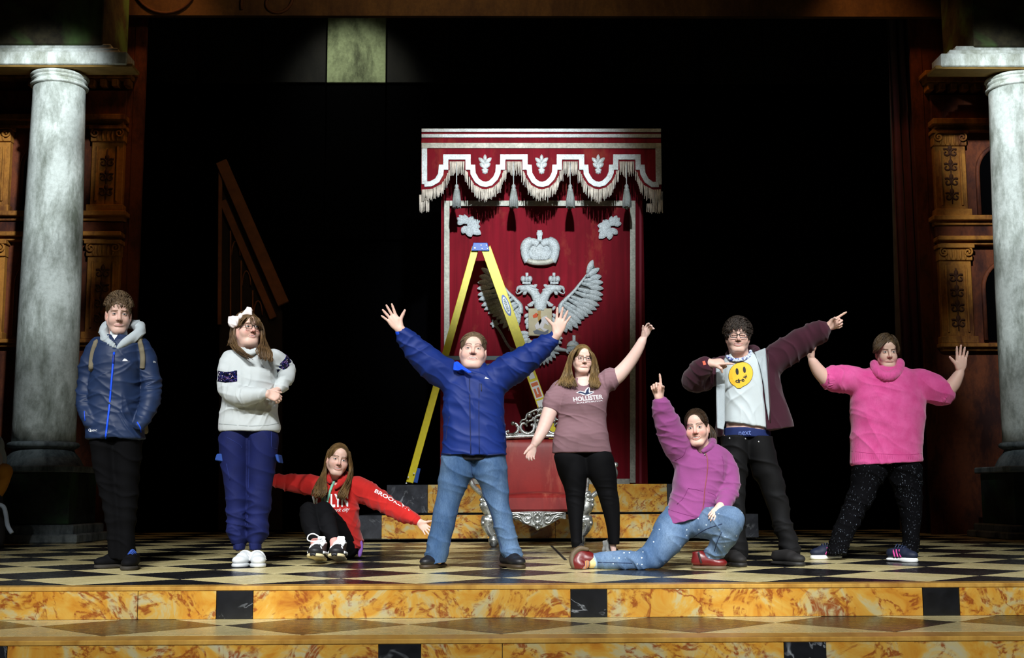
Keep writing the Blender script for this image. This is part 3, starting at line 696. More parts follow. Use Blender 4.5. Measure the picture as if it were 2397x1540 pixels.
# corner acanthus sprays
for mir in (0, 1):
    co = empty('corner_spray'); co.parent = ban
    g = lambda x, y: ((q2(x, y)[0], q2(x, y)[2]) if not mir else (q2(1675 - x, y + 15)[0], q2(1675 - x, y + 15)[2]))
    for (a, b_, w_) in (((300, 200), (225, 150), 46), ((300, 200), (245, 130), 44), ((300, 205), (285, 130), 44), ((300, 205), (355, 155), 56), ((300, 210), (398, 190), 60), ((300, 215), (396, 235), 60), ((305, 220), (396, 290), 64), ((300, 225), (320, 305), 56), ((295, 220), (255, 270), 50), ((280, 190), (218, 190), 44)):
        bb = MB(); leaf(bb, g(*a), g(*b_), w_ * k2, YBN - .045, .024, .1); bb.build('spray_leaf', MAT['emb'], co, smooth=True)

# ---- canopy pelmet
Cn = lambda px, py, d=0.0: at(px, py, YCN + d)
cp = empty('canopy', Cn(1267, 470)); tag(cp, 'red canopy pelmet with silver braid, scallops, tassels and fringe above the banner', 'canopy')
c2 = lambda x, y, d=0.0: Cn(960 + x / 3.866, 280 + y / 3.866, d); kc = 1 / 3.866 / pxm(YCN)
def bay(cx):     # right half of a drop, crop coordinates
    return [(cx - 95, 340), (cx + 105, 340), (cx + 105, 432), (cx + 147, 432)]
drops = [420, 935, 1447, 1957]; mids = [678, 1190, 1702]
ctr = [(128, 586), (190, 582), (245, 550), (278, 495), (283, 432)]
for i, cx in enumerate(drops):
    ctr += [(cx - 97, 432), (cx - 97, 340), (cx + 105, 340), (cx + 105, 432)]
    if i < 3:
        m = mids[i]; ctr += [(m - 112, 432), (m - 108, 490), (m - 72, 552), (m - 30, 582), (m + 10, 587), (m + 50, 576), (m + 95, 530), (m + 117, 480), (m + 120, 432)]
ctr += [(2100, 432), (2106, 490), (2140, 552), (2190, 588), (2250, 588)]
low = [(105, 640), (200, 632), (285, 588), (330, 520), (345, 470)]
for i, cx in enumerate(drops):
    low += [(cx - 62, 460), (cx - 60, 385), (cx + 72, 385), (cx + 74, 460)]
    if i < 3:
        m = mids[i]; low += [(m - 158, 480), (m - 140, 530), (m - 95, 598), (m - 30, 632), (m + 10, 637), (m + 70, 620), (m + 125, 572), (m + 152, 520), (m + 165, 470)]
low += [(2055, 480), (2075, 540), (2120, 602), (2200, 640), (2270, 636)]
top = [(2270, 82), (105, 82)]
MB().prism([c2(x, y) for x, y in low + top], (0, 1, 0), .02).build('pelmet', MAT['velvet'], cp)
for sx in (1, -1):       # side returns and roof
    X = c2(2262 if sx > 0 else 112, 300)[0]
    MB().box((X, (YCN + YBN) / 2 - .05, (c2(0, 82)[2] + c2(0, 640)[2]) / 2), (.03, YBN - YCN - .14, c2(0, 82)[2] - c2(0, 640)[2])).build('side_pelmet', MAT['velvet'], cp)
MB().box((c2(1187, 0)[0], (YCN + YBN) / 2 - .03, c2(0, 100)[2] - .03), (2150 * kc, YBN - YCN - .1, .05)).build('canopy_roof', MAT['dark'], cp)
def band(nm, pts, w, m, d=-.004, t=.012):
    bb = MB(); strip(bb, [c2(x, y, d) for x, y in pts], w * kc, (0, -1, 0), t); bb.build(nm, m, cp, bevel=.002)
band('braid', [(104, 98), (2270, 98)], 32, MAT['braid']); band('braid', [(104, 148), (2270, 148)], 34, MAT['braid'])
band('braid', [(104, 236), (2272, 238)], 50, MAT['braid2']); band('braid', [(130, 262), (130, 586)], 52, MAT['braid']); band('braid', [(2246, 262), (2250, 588)], 54, MAT['braid'])
sm = []
for i, p in enumerate(ctr): sm.append(p)
band('scalloped_braid', sm, 50, MAT['braid'], -.006)
# acanthus motifs
for m in mids:
    ac = empty('leaf_motif'); ac.parent = cp
    g = lambda x, y: (c2(x, y)[0], c2(x, y)[2])
    for (a, b_, w_) in (((0, 380), (0, 315), 34), ((0, 400), (-58, 345), 40), ((0, 400), (58, 345), 40), ((0, 440), (-48, 392), 38), ((0, 440), (48, 392), 38), ((0, 470), (0, 380), 36), ((0, 465), (-30, 450), 30), ((0, 465), (30, 450), 30), ((-4, 450), (-18, 490), 26), ((4, 450), (18, 490), 26), ((0, 450), (0, 496), 26)):
        bb = MB(); leaf(bb, g(m + a[0], a[1]), g(m + b_[0], b_[1]), w_ * kc, YCN - .004, .02); bb.build('motif_leaf', MAT['braid'], ac, smooth=True)
# fringe: hanging threads along the lower edge
bb = MB(); P = np.array(low, float)
for i in range(len(P) - 1):
    seg = P[i + 1] - P[i]
    if abs(seg[0]) < 8: continue
    nst = max(1, int(abs(seg[0]) / 6.5))
    for j in range(nst):
        q = P[i] + seg * (j + rng.random()) / nst; inner = P[i][1] < 390
        L = (110 if inner else 95) + rng.normal(0, 12)
        a = c2(q[0], q[1] - 6, -.004); e = c2(q[0] + rng.normal(0, 3), q[1] + L, -.004 - abs(rng.normal(0, .008)))
        bb.tube([a, .5 * (a + e) + np.array((rng.normal(0, .003), -.004, 0)), e], [.006, .006, .0045], 4)
for (x, y0, y1, n) in ((130, 680, 830, 16), (2245, 650, 840, 16), (2170, 760, 835, 9)):
    for j in range(n):
        xx = x + (j - n / 2) * 5.5; a = c2(xx, y0, .02); e = c2(xx + rng.normal(0, 5), y1 + rng.normal(0, 8), .01); bb.tube([a, e], .006, 4)
tag(bb.build('fringe', MAT['fringe'], cp, smooth=True), kind='stuff')
for i, cx in enumerate(drops):
    ta = empty('tassel'); ta.parent = cp
    p = c2(cx + 2, 620, -.03)
    MB().tube([c2(cx, 392, -.02), c2(cx + 1, 610, -.03)], .006, 5).build('cord', MAT['braid'], ta)
    MB().lathe(p, [(.004, .05), (.02, .04), (.026, .02), (.02, 0), (.03, -.012), (.034, -.03), (.03, -.045)], 12).build('tassel_knot', MAT['tassel'], ta, smooth=True)
    V_ = []
    bb = MB()
    for j in range(22):
        a = j / 22 * 2 * math.pi; r0, r1 = .028, .045 + rng.normal(0, .003)
        bb.tube([p + np.array((math.cos(a) * r0, math.sin(a) * r0, -.04)), p + np.array((math.cos(a) * r1 * .95, math.sin(a) * r1 * .95, -.14)), p + np.array((math.cos(a) * r1, math.sin(a) * r1, -.235 + rng.normal(0, .006)))], .0085, 4)
    bb.build('tassel_skirt', MAT['tassel'], ta, smooth=True)

# ================================================================== throne
def silver_leaf():
    t = NT('tarnished_silver_leaf'); v = t.coord(); n = t.noise(14, 5, .65, v); m = t.noise(60, 3, .6, v)
    t.set(color=t.ramp(n, [(.3, hexc(96, 94, 84)), (.5, hexc(176, 178, 174)), (.7, hexc(222, 226, 226))]), metal=.82, rough=t.ramp(m, [(.3, .22), (.7, .42)])); t.bump(m, .25, .004); return t.m
MAT['sil'] = silver_leaf()
def leather():
    t = NT('worn_red_leather'); v = t.coord('Object', (1, 1, .4)); n = t.noise(3, 6, .65, v, .3); h = t.noise(4.5, 6, .7, t.coord('Object', (1.4, 1, .35), loc=(4, 4, 4)))
    c = t.mix(t.ramp(h, [(.55, 0.0), (.75, .55)]), t.ramp(n, [(.3, hexc(88, 14, 14)), (.65, hexc(124, 28, 24))]), hexc(160, 92, 72))
    t.set(color=c, rough=.5, spec=.35); t.bump(t.noise(30, 4, .6, t.coord()), .15, .004); return t.m
MAT['leather'] = leather()
YT0 = atz(1262, 1281)[1]; xt = at(1263, 1281, YT0)[0]; sT = pxm(YT0)
th = empty('throne', (xt, YT0, 0)); tag(th, 'ornate silver throne with worn red leather seat and back', 'throne')
TZ = lambda py, d=0.0: at(1263, py, YT0 + d)[2]
TX = lambda px, d=0.0: at(px, 1150, YT0 + d)[0]
DB = .62                                   # depth from front legs to the back
zs = TZ(1163)
# seat cushion: rounded front, domed top
def pad(nm, x0, x1, y0, y1, z0, z1, bulge, ax, m):
    n = 14; V = []; F = []
    for j in range(n + 1):
        for i in range(n + 1):
            u, v_ = i / n, j / n; w = (math.sin(math.pi * u) * math.sin(math.pi * v_)) ** .35 * bulge
            if ax == 'z': V.append((x0 + (x1 - x0) * u, y0 + (y1 - y0) * v_, z1 - bulge + w))
            else: V.append((x0 + (x1 - x0) * u, y0 + bulge - w, z0 + (z1 - z0) * v_))
    N = len(V)
    for j in range(n + 1):
        for i in range(n + 1):
            u, v_ = i / n, j / n
            V.append((x0 + (x1 - x0) * u, y0 + (y1 - y0) * v_, z0) if ax == 'z' else (x0 + (x1 - x0) * u, y1, z0 + (z1 - z0) * v_))
    for j in range(n):
        for i in range(n):
            a = j * (n + 1) + i; F.append([a, a + 1, a + n + 2, a + n + 1]); F.append([N + a, N + a + n + 1, N + a + n + 2, N + a + 1])
    for i in range(n):
        for (p, q) in ((i, i + 1), (n * (n + 1) + i + 1, n * (n + 1) + i), ((i + 1) * (n + 1), i * (n + 1)), (i * (n + 1) + n, (i + 1) * (n + 1) + n)): F.append([p, N + p, N + q, q])
    return MB().add(V, F).build(nm, m, th, smooth=True)
pad('seat_cushion', TX(1175), TX(1350), YT0 + .02, YT0 + DB, TZ(1197), TZ(1150), .05, 'z', MAT['leather'])
MB().box((xt, YT0 + .03, (TZ(1197) + TZ(1160)) / 2), (TX(1352) - TX(1173), .08, TZ(1160) - TZ(1197))).build('seat_front', MAT['leather'], th, bevel=.02)
zb0, zb1 = TZ(1172, DB), TZ(1027, DB)
pad('back_panel', TX(1162, DB), TX(1364, DB), YT0 + DB - .06, YT0 + DB + .05, zb0, zb1, .05, 'y', MAT['leather'])
K = lambda x, y, d=0.0: np.array(at(1170 + x / 11, 940 + y / 11, YT0 + DB - .03 - d)); kk = 1 / 11 / pxm(YT0 + DB)
cr = empty('crest'); cr.parent = th
def both(path, r, nm='scroll', n=8, sm=True, fl=None):
    for s in (0, 1):
        bb = MB(); pts = [K(x if s == 0 else 2104 - x, y) for x, y in path]; bb.tube(pts, r, n, fl); bb.build(nm, MAT['sil'], cr, smooth=True)
sp2 = lambda pts, n=6: smooth_path(pts, n)
p = sp2([(215, 760), (165, 770), (165, 830), (230, 880), (350, 850), (455, 770), (470, 660), (430, 580), (350, 560), (330, 600)]); both(p, np.concatenate([np.linspace(14, 46, len(p) // 2), np.linspace(46, 20, len(p) - len(p) // 2)]) * kk)
p = sp2([(790, 600), (840, 580), (880, 650), (850, 760), (740, 830), (620, 800), (540, 700), (560, 580), (640, 560), (670, 600)]); both(p, np.concatenate([np.linspace(16, 56, len(p) // 2), np.linspace(56, 22, len(p) - len(p) // 2)]) * kk)
p = sp2([(960, 850), (960, 700), (915, 560), (900, 440), (960, 365), (1052, 345)]); both(p, np.linspace(34, 40, len(p)) * kk)
p = sp2([(520, 560), (570, 480), (660, 450), (700, 340), (770, 290), (860, 240), (940, 215), (1000, 250), (990, 300), (965, 300)]); both(p, np.linspace(26, 34, len(p)) * kk)
p = sp2([(130, 930), (-40, 960), (-150, 1040), (-170, 1200), (-170, 1900), (-120, 2500)]); both(p, 40 * kk, 'back_stile')
p = sp2([(-10, 960), (200, 915), (600, 895), (1052, 880)]); both(p, 52 * kk, 'crest_rail')
p = sp2([(700, 640), (690, 560), (760, 500), (830, 470), (870, 400)]); both(p, np.linspace(20, 34, len(p)) * kk)
for (x, y, r) in ((760, 350, 62), (340, 560, 56), (215, 765, 38), (825, 600, 40), (430, 630, 30), (880, 310, 34), (700, 500, 40), (975, 490, 46), (980, 300, 26)):
    for s in (0, 1):
        bb = MB(); bb.ball(K(x if s == 0 else 2104 - x, y, .02), r * kk, 10, 7); bb.build('boss', MAT['sil'], cr, smooth=True)
for a in np.linspace(-1.1, 1.1, 7):
    bb = MB(); g = lambda x, y: (K(x, y)[0], K(x, y)[2]); leaf(bb, g(1052, 290), g(1052 + 150 * math.sin(a), 290 - 170 * math.cos(a)), 64 * kk, YT0 + DB - .03, .03); bb.build('palmette_leaf', MAT['sil'], cr, smooth=True)
bb = MB(); bb.ball(K(1052, 560, 0), (90 * kk, .03, 130 * kk), 12, 8); bb.build('cartouche', MAT['sil'], cr, smooth=True)
MB().box(tuple(K(1052, 850)), (1700 * kk, .04, 80 * kk)).build('crest_board', MAT['sil'], cr, bevel=.01)
# apron
Q = lambda x, y, d=0.0: np.array(at(1110 + x / 7.73, 1130 + y / 7.73, YT0 - .01 - d)); kq = 1 / 7.73 / sT
ap = empty('apron'); ap.parent = th
out = [(640, 530), (1150, 510), (1660, 530), (1660, 660), (1540, 650), (1400, 740), (1250, 810), (1150, 835), (1040, 790), (890, 740), (780, 660), (640, 660)]
MB().prism([Q(x, y) for x, y in out], (0, 1, 0), .03).build('apron_board', MAT['sil'], ap, bevel=.006)
def ab(path, r, nm='scroll'):
    for s in (0, 1):
        bb = MB(); pts = [Q(x if s == 0 else 2290 - x, y, .01) for x, y in path]; bb.tube(pts, np.array(r) * kq, 7); bb.build(nm, MAT['sil'], ap, smooth=True)
p = sp2([(690, 580), (760, 570), (830, 610), (900, 700), (960, 730), (1010, 700), (990, 650), (960, 660)]); ab(p, np.linspace(14, 26, len(p)))
p = sp2([(660, 545), (800, 545), (930, 570), (1000, 560), (1030, 600), (1010, 640), (960, 630), (930, 660), (940, 700)]); ab(p, np.linspace(16, 24, len(p)))
p = sp2([(700, 640), (760, 610), (830, 640)]); ab(p, np.linspace(10, 22, len(p)))
p = sp2([(900, 590), (930, 560), (990, 570)]); ab(p, 22)
bb = MB(); bb.tube([Q(1145 + 70 * math.cos(a), 640 + 80 * math.sin(a), .012) for a in np.linspace(0, 2 * math.pi, 25)[:-1]], 18 * kq, 7, closed=True); bb.build('ring', MAT['sil'], ap, smooth=True)
for (x, y, r) in ((1145, 640, 44), (1145, 815, 40), (1145, 720, 50), (1145, 545, 30), (1090, 545, 22), (1200, 545, 22), (1080, 760, 30), (1210, 760, 30)):
    bb = MB(); bb.ball(Q(x, y, .012), (r * kq, .02, r * kq), 10, 7); bb.build('boss', MAT['sil'], ap, smooth=True)
# legs
def throne_leg(pxc, d, sgn):
    lg = empty('leg'); lg.parent = th
    L = lambda x, y: np.array(at(pxc + sgn * x, y, YT0 + d + .06))
    k1 = 1 / pxm(YT0 + d)
    path = sp2([(10, 1150), (14, 1180), (4, 1205), (10, 1222), (6, 1240), (-4, 1256)], 5)
    rad = np.interp(np.linspace(0, 1, len(path)), [0, .25, .42, .52, .68, 1], [10, 15, 11, 17, 15, 7]) * k1
    bb = MB(); bb.tube([L(x, y) for x, y in path], rad, 14); bb.build('cabriole', MAT['sil'], lg, smooth=True)
    pc = L(-4, 1268); bb = MB(); bb.lathe((pc[0], pc[1], 0), [(.012, .0), (.03, .012), (.048, .05), (.05, .075), (.035, .1), (.02, .115), (.028, .13), (.018, .14)], 16); bb.build('ball_foot', MAT['sil'], lg, smooth=True)
    for (x, y, r) in ((14, 1160, 7), (16, 1172, 6), (15, 1184, 6), (12, 1194, 5), (14, 1216, 8), (2, 1218, 8), (20, 1224, 6), (8, 1228, 7), (4, 1165, 6), (24, 1170, 5), (24, 1182, 5), (4, 1190, 5)):
        q = L(x, y) + np.array((0, -.035 if d < .1 else 0, 0)); bb = MB(); bb.ball(q, r * k1, 8, 6); bb.build('leaf_boss', MAT['sil'], lg, smooth=True)
throne_leg(1151, 0.0, -1); throne_leg(1362, 0.0, 1); throne_leg(1172, DB - .1, -1); throne_leg(1354, DB - .1, 1)
for s, px in ((-1, 1164), (1, 1362)):
    MB().box(((TX(px)), YT0 + DB / 2, (TZ(1197) + TZ(1172)) / 2), (.05, DB, TZ(1172) - TZ(1197))).build('side_rail', MAT['sil'], th, bevel=.008)
    a = np.array((TX(px) , YT0 + DB, TZ(1100))); am = empty('arm'); am.parent = th
    pts = smooth_path([a, a + np.array((s * .16, -.2, .02)), a + np.array((s * .28, -.42, .04)), a + np.array((s * .33, -.52, -.02)), a + np.array((s * .30, -.5, -.10)), a + np.array((s * .25, -.46, -.06))], 6)
    bb = MB(); bb.tube(pts, np.linspace(.035, .028, len(pts)), 10); bb.build('arm_scroll', MAT['sil'], am, smooth=True)
    bb = MB(); bb.tube(smooth_path([a + np.array((s * .28, -.44, .02)), a + np.array((s * .24, -.46, -.14)), a + np.array((s * .10, -.42, -.26)), np.array((TX(px), YT0 + .1, TZ(1172)))], 6), .026, 8); bb.build('arm_post', MAT['sil'], am, smooth=True)
    for k in range(4):
        bb = MB(); bb.ball(a + np.array((s * (.30 + .04 * math.cos(k * 1.7)), -.5, .05 - .05 * k)), .028, 8, 6); bb.build('boss', MAT['sil'], am, smooth=True)

# ================================================================== step ladder
MAT['yel'] = plain('yellow_fibreglass', hexc(232, 214, 30), .42, var=.08, vscale=30); MAT['blu'] = plain('blue_plastic', hexc(40, 84, 170), .45)
MAT['alu'] = plain('grey_aluminium', hexc(128, 138, 140), .4, .6); MAT['white'] = plain('white_print', hexc(236, 238, 240), .5); MAT['navyink'] = plain('navy_print', hexc(24, 46, 120), .5)
YL = YPU + .42
ld = empty('step_ladder', at(1140, 1133, YL)); tag(ld, 'yellow fibreglass stepladder with blue cap standing open on the marble platform', 'ladder')
Lp = lambda px, py, d=0.0: np.array(at(px, py, YL + d)); kl = 1 / pxm(YL)
zf = ZPL
def rail(nm, p0, p1, w, dtop, dbot, inward):
    """channel rail: web facing the side, two flanges"""
    a = Lp(*p0, dtop); b_ = Lp(*p1, dbot); b_ = a + (b_ - a) * ((a[2] - zf - .03) / (a[2] - b_[2]))
    bb = MB(); t = (b_ - a) / np.linalg.norm(b_ - a); sd = np.cross(t, (0, 1, 0)); sd /= np.linalg.norm(sd)
    bb.bar(a, b_, (w, .008), (0, 1, 0))
    for s in (-1, 1): bb.bar(a + sd * s * (w / 2 - .004) + np.array((0, inward * .03, 0)), b_ + sd * s * (w / 2 - .004) + np.array((0, inward * .03, 0)), (.008, .06), (0, 1, 0))
    o = bb.build(nm, MAT['yel'], ld, bevel=.0015)
    return a, b_, sd, t
wF, wR = 23 * kl, 16 * kl
fa, fb, fs, ft = rail('front_rail', (1137, 580), (1335, 1133), wF, .08, 0, 1)
rail('front_rail', (1137, 580), (1335, 1133), wF, .36, .52, -1)
ra, rb, rs, rt = rail('rear_rail', (1113, 580), (958, 1133), wR, .10, .02, 1)
rail('rear_rail', (1113, 580), (958, 1133), wR, .34, .50, -1)
# cap
c = Lp(1124, 577, .05); V = []
for y in (0.05, .44):
    for (px, py) in ((1103, 587), (1146, 587), (1141, 568), (1108, 568)): V.append(Lp(px, py, y))
MB().add(V, [[0, 1, 2, 3], [7, 6, 5, 4], [0, 4, 5, 1], [1, 5, 6, 2], [2, 6, 7, 3], [3, 7, 4, 0]]).build('top_cap', MAT['blu'], ld, bevel=.006)
for (px, py, r) in ((1111.5, 580.5, 2.6), (1126, 574, 1.7), (1138.5, 574, 1.7), (1128.5, 582, 1.7), (1141, 582, 1.7)):
    bb = MB(); bb.ball(Lp(px, py, .045), (r * kl, .006, r * kl), 8, 5); bb.build('rivet', MAT['white'], ld, smooth=True)
# steps between the front rails, spaced a foot apart
for k in range(1, 8):
    t = k / 8; p_ = fa + (fb - fa) * t; dd = .36 + (.52 - .36) * t - .08 * (1 - t)
    MB().box((p_[0], p_[1] + dd / 2 + .0, p_[2]), (.085, dd - .02, .028)).build('step', MAT['alu'], ld, bevel=.004)
for k in range(1, 4):
    t = k / 4; p_ = ra + (rb - ra) * t; MB().box((p_[0], p_[1] + .22, p_[2]), (.03, .42, .03)).build('rear_brace', MAT['yel'], ld, bevel=.003)
for py, d in ((838, .03), (856, .40)):
    MB().bar(Lp(1036, py, d), Lp(1256, py, d), (.05, .012), (0, 1, 0)).build('spreader', MAT['alu'], ld, bevel=.003)
for d in (.02, .50):
    e = Lp(971, 1120, d); MB().bar(e + np.array((.035, .035, .12)), e + np.array((.0, .035, -.045)), (.06, .03), (0, 1, 0)).build('foot', MAT['blu'], ld, bevel=.003)
for (px, py) in ((955.5, 1117), (951, 1131), (969, 1108)):
    bb = MB(); bb.ball(Lp(px, py, -.012), (2 * kl, .006, 2 * kl), 8, 5); bb.build('rivet', MAT['white'], ld, smooth=True)
# maker's oval and warning stickers on the near front rail
nrm = np.array((0, -1, 0)); ctr_ = fa + (fb - fa) * ((fa[2] - at(1185, 713, YL)[2]) / (fa[2] - fb[2]))
oval = lambda L, W, d: [ctr_ + ft * L * math.cos(a) - fs * W * math.sin(a) + nrm * d for a in np.linspace(0, 2 * math.pi, 33)[:-1]]
MB().prism(oval(27 * kl, 7.6 * kl, .005), (0, -1, 0), .0015).build('maker_badge', plain('badge_blue', hexc(36, 80, 168), .4), ld)
MB().prism(oval(21.5 * kl, 5.6 * kl, .0066), (0, -1, 0), .0015).build('maker_badge', MAT['white'], ld)
lw, lh = 34 * kl, 6.0 * kl; up_ = fs if fs[0] > 0 else -fs
A = ctr_ - ft * lw / 2 - up_ * lh / 2
text_quad('WERNER', A, A + ft * lw, A + up_ * lh, .012, nrm, .0095).build('maker_lettering', plain('green_ink', hexc(20, 70, 50), .5), ld)
def sticker(y0, y1, m, w=.8, off=.0055):
    a = fa + (fb - fa) * ((fa[2] - at(1250, y0, YL)[2]) / (fa[2] - fb[2])); b_ = fa + (fb - fa) * ((fa[2] - at(1250, y1, YL)[2]) / (fa[2] - fb[2]))
    bb = MB(); bb.bar(a + nrm * off, b_ + nrm * off, (wF * w, .001), (0, 1, 0)); bb.build('warning_sticker', m, ld)
sticker(862, 886, MAT['white'], .55); sticker(892, 932, MAT['white'], .85); sticker(895, 903, plain('orange_print', hexc(226, 120, 70), .6), .7, .0068)
sticker(908, 929, plain('orange_print_b', hexc(220, 112, 66), .6), .6, .0068); sticker(905, 922, MAT['white'], .14, .008)
sticker(936, 976, MAT['white'], .8)
# ================================================================== soft-body modelling: distance fields -> mesh
def _smin(a, b, k):
    if k <= 0: return np.minimum(a, b)
    h = np.clip(.5 + .5 * (b - a) / k, 0, 1); return b + (a - b) * h - k * h * (1 - h)
class Shape:
    def __init__(s): s.pr = []
    def cone(s, a, b, ra, rb=None, k=.02, flat=None, op='u'):
        a = np.array(a, float); b = np.array(b, float); rb = ra if rb is None else rb; m = max(ra, rb)
        s.pr.append(('cone', np.minimum(a, b) - m, np.maximum(a, b) + m, k, op, (a, b, ra, rb, flat))); return s
    def chain(s, pts, rad, k=.02, flat=None, sub=4):
        P = smooth_path(pts, sub) if len(pts) > 2 and sub > 1 else np.array(pts, float)
        R = np.interp(np.linspace(0, 1, len(P)), np.linspace(0, 1, len(rad)), rad)
        for i in range(len(P) - 1): s.cone(P[i], P[i + 1], R[i], R[i + 1], k if i == 0 else min(k, R[i] * .6), flat)
        return s
    def ell(s, c, r, k=.02, R=None, op='u'):
        c = np.array(c, float); r = np.broadcast_to(np.array(r, float), (3,)).copy(); m = r.max() if R is not None else r
        s.pr.append(('ell', c - m, c + m, k, op, (c, r, None if R is None else np.array(R, float)))); return s
    def loft(s, rows, k=.02, pw=2.0, op='u'):
        """rows (z,cx,cy,rx,ry) from bottom or top"""
        Rw = np.array(rows, float); Rw = Rw[np.argsort(Rw[:, 0])]; D = smooth_path(Rw, 6); D = D[np.argsort(D[:, 0])]
        lo = np.array([(D[:, 1] - D[:, 3]).min(), (D[:, 2] - D[:, 4]).min(), D[0, 0]]); hi = np.array([(D[:, 1] + D[:, 3]).max(), (D[:, 2] + D[:, 4]).max(), D[-1, 0]])
        s.pr.append(('loft', lo, hi, k, op, (D, pw))); return s
    def cut(s, p, n, k=0.0):
        """remove the side the normal points to"""
        n = np.array(n, float); s.pr.append(('cut', None, None, k, 'c', (np.array(p, float), n / np.linalg.norm(n)))); return s
    def mesh(s, h, smooth=1):
        los = np.array([p[1] for p in s.pr if p[0] != 'cut' and p[4] == 'u']); his = np.array([p[2] for p in s.pr if p[0] != 'cut' and p[4] == 'u'])
        lo = los.min(0) - 3 * h - .012; hi = his.max(0) + 3 * h + .012
        n = np.ceil((hi - lo) / h).astype(int) + 1; ax = [lo[i] + h * np.arange(n[i]) for i in range(3)]
        F = np.full(n, .5, np.float32)
        for typ, l, u, k, op, a in s.pr:
            if typ == 'cut': i0 = np.zeros(3, int); i1 = n
            else:
                m = k + 2.5 * h; i0 = np.clip(np.floor((l - m - lo) / h).astype(int), 0, n); i1 = np.clip(np.ceil((u + m - lo) / h).astype(int) + 1, 0, n)
                if (i1 <= i0).any(): continue
            sl = tuple(slice(p, q) for p, q in zip(i0, i1))
            X = ax[0][sl[0]].astype(np.float32)[:, None, None]; Y = ax[1][sl[1]].astype(np.float32)[None, :, None]; Z = ax[2][sl[2]].astype(np.float32)[None, None, :]
            if typ == 'cone':
                A, B, ra, rb, fl = a; d = B - A; L2 = max(d.dot(d), 1e-12)
                px, py, pz = X - A[0], Y - A[1], Z - A[2]
                t = np.clip((px * d[0] + py * d[1] + pz * d[2]) / L2, 0, 1)
                vx, vy, vz = px - t * d[0], py - t * d[1], pz - t * d[2]
                if fl is not None:
                    f = np.array(fl[0], float); q = (vx * f[0] + vy * f[1] + vz * f[2]) * (1 / fl[1] - 1); vx, vy, vz = vx + q * f[0], vy + q * f[1], vz + q * f[2]
                D = np.sqrt(vx * vx + vy * vy + vz * vz) - (ra + t * (rb - ra))
            elif typ == 'ell':
                c, r, R = a; px, py, pz = X - c[0], Y - c[1], Z - c[2]
                if R is not None: px, py, pz = [px * R[0, i] + py * R[1, i] + pz * R[2, i] for i in range(3)]
                k0 = np.sqrt((px / r[0]) ** 2 + (py / r[1]) ** 2 + (pz / r[2]) ** 2); k1 = np.sqrt((px / r[0] ** 2) ** 2 + (py / r[1] ** 2) ** 2 + (pz / r[2] ** 2) ** 2)
                D = k0 * (k0 - 1) / np.maximum(k1, 1e-6)
            elif typ == 'loft':
                T, pw = a; z = ax[2][sl[2]]; g = [np.interp(z, T[:, 0], T[:, j]).astype(np.float32)[None, None, :] for j in (1, 2, 3, 4)]
                e = (np.abs((X - g[0]) / g[2]) ** pw + np.abs((Y - g[1]) / g[3]) ** pw) ** (1 / pw)
                D = (e - 1) * np.minimum(g[2], g[3]); D = np.maximum(D, np.maximum(Z - T[-1, 0], T[0, 0] - Z))
            else:
                p, nn = a; D = (X - p[0]) * nn[0] + (Y - p[1]) * nn[1] + (Z - p[2]) * nn[2]
            if op == 'u': F[sl] = _smin(F[sl], D, k)
            elif op == 's': F[sl] = -_smin(-F[sl], D, k)
            else: F[sl] = -_smin(-F[sl], -D, k)
        V, Q = surface_nets(F); V = V * h + lo
        for _ in range(smooth): V = relax(V, Q)
        return V, Q
def surface_nets(F):
    I = F < 0; n = F.shape
    c = np.zeros(tuple(q - 1 for q in n), np.int8); offs = [(i, j, k) for i in (0, 1) for j in (0, 1) for k in (0, 1)]
    for o in offs: c += I[o[0]:n[0] - 1 + o[0], o[1]:n[1] - 1 + o[1], o[2]:n[2] - 1 + o[2]]
    act = (c > 0) & (c < 8); idx = np.argwhere(act); ids = np.full(act.shape, -1, np.int32); ids[act] = np.arange(len(idx))
    val = {o: F[idx[:, 0] + o[0], idx[:, 1] + o[1], idx[:, 2] + o[2]] for o in offs}
    acc = np.zeros((len(idx), 3)); cnt = np.zeros(len(idx))
    for o in offs:
        for ax in range(3):
            if o[ax]: continue
            p = list(o); p[ax] = 1; a, b = val[o], val[tuple(p)]; m = (a < 0) != (b < 0); t = np.where(m, a / np.where(a == b, 1, a - b), 0)
            for d in range(3): acc[:, d] += np.where(m, o[d] + (t if d == ax else 0), 0)
            cnt += m
    V = idx + acc / np.maximum(cnt, 1)[:, None]
    Q = []
    for ax in range(3):
        b, c_ = (ax + 1) % 3, (ax + 2) % 3
        s0 = [slice(None)] * 3; s1 = [slice(None)] * 3; s0[ax] = slice(0, n[ax] - 1); s1[ax] = slice(1, n[ax])
        A, B = I[tuple(s0)], I[tuple(s1)]; e = np.argwhere(A != B)
        e = e[(e[:, b] > 0) & (e[:, c_] > 0) & (e[:, b] < n[b] - 1) & (e[:, c_] < n[c_] - 1)]
        fl = A[e[:, 0], e[:, 1], e[:, 2]]
        def cid(db, dc):
            q = e.copy(); q[:, b] -= db; q[:, c_] -= dc; return ids[q[:, 0], q[:, 1], q[:, 2]]
        quad = np.stack([cid(1, 1), cid(0, 1), cid(0, 0), cid(1, 0)], 1); quad[~fl] = quad[~fl][:, ::-1]; Q.append(quad)
    return V, np.concatenate(Q)
def relax(V, Q, f=.5):
    acc = np.zeros_like(V); cnt = np.zeros(len(V)); n = len(V)
    for i in range(4):
        a, b = Q[:, i], Q[:, (i + 1) % 4]
        for d in range(3): acc[:, d] += np.bincount(a, V[b, d], n) + np.bincount(b, V[a, d], n)
        cnt += np.bincount(a, minlength=n) + np.bincount(b, minlength=n)
    return V * (1 - f) + f * acc / np.maximum(cnt, 1)[:, None]
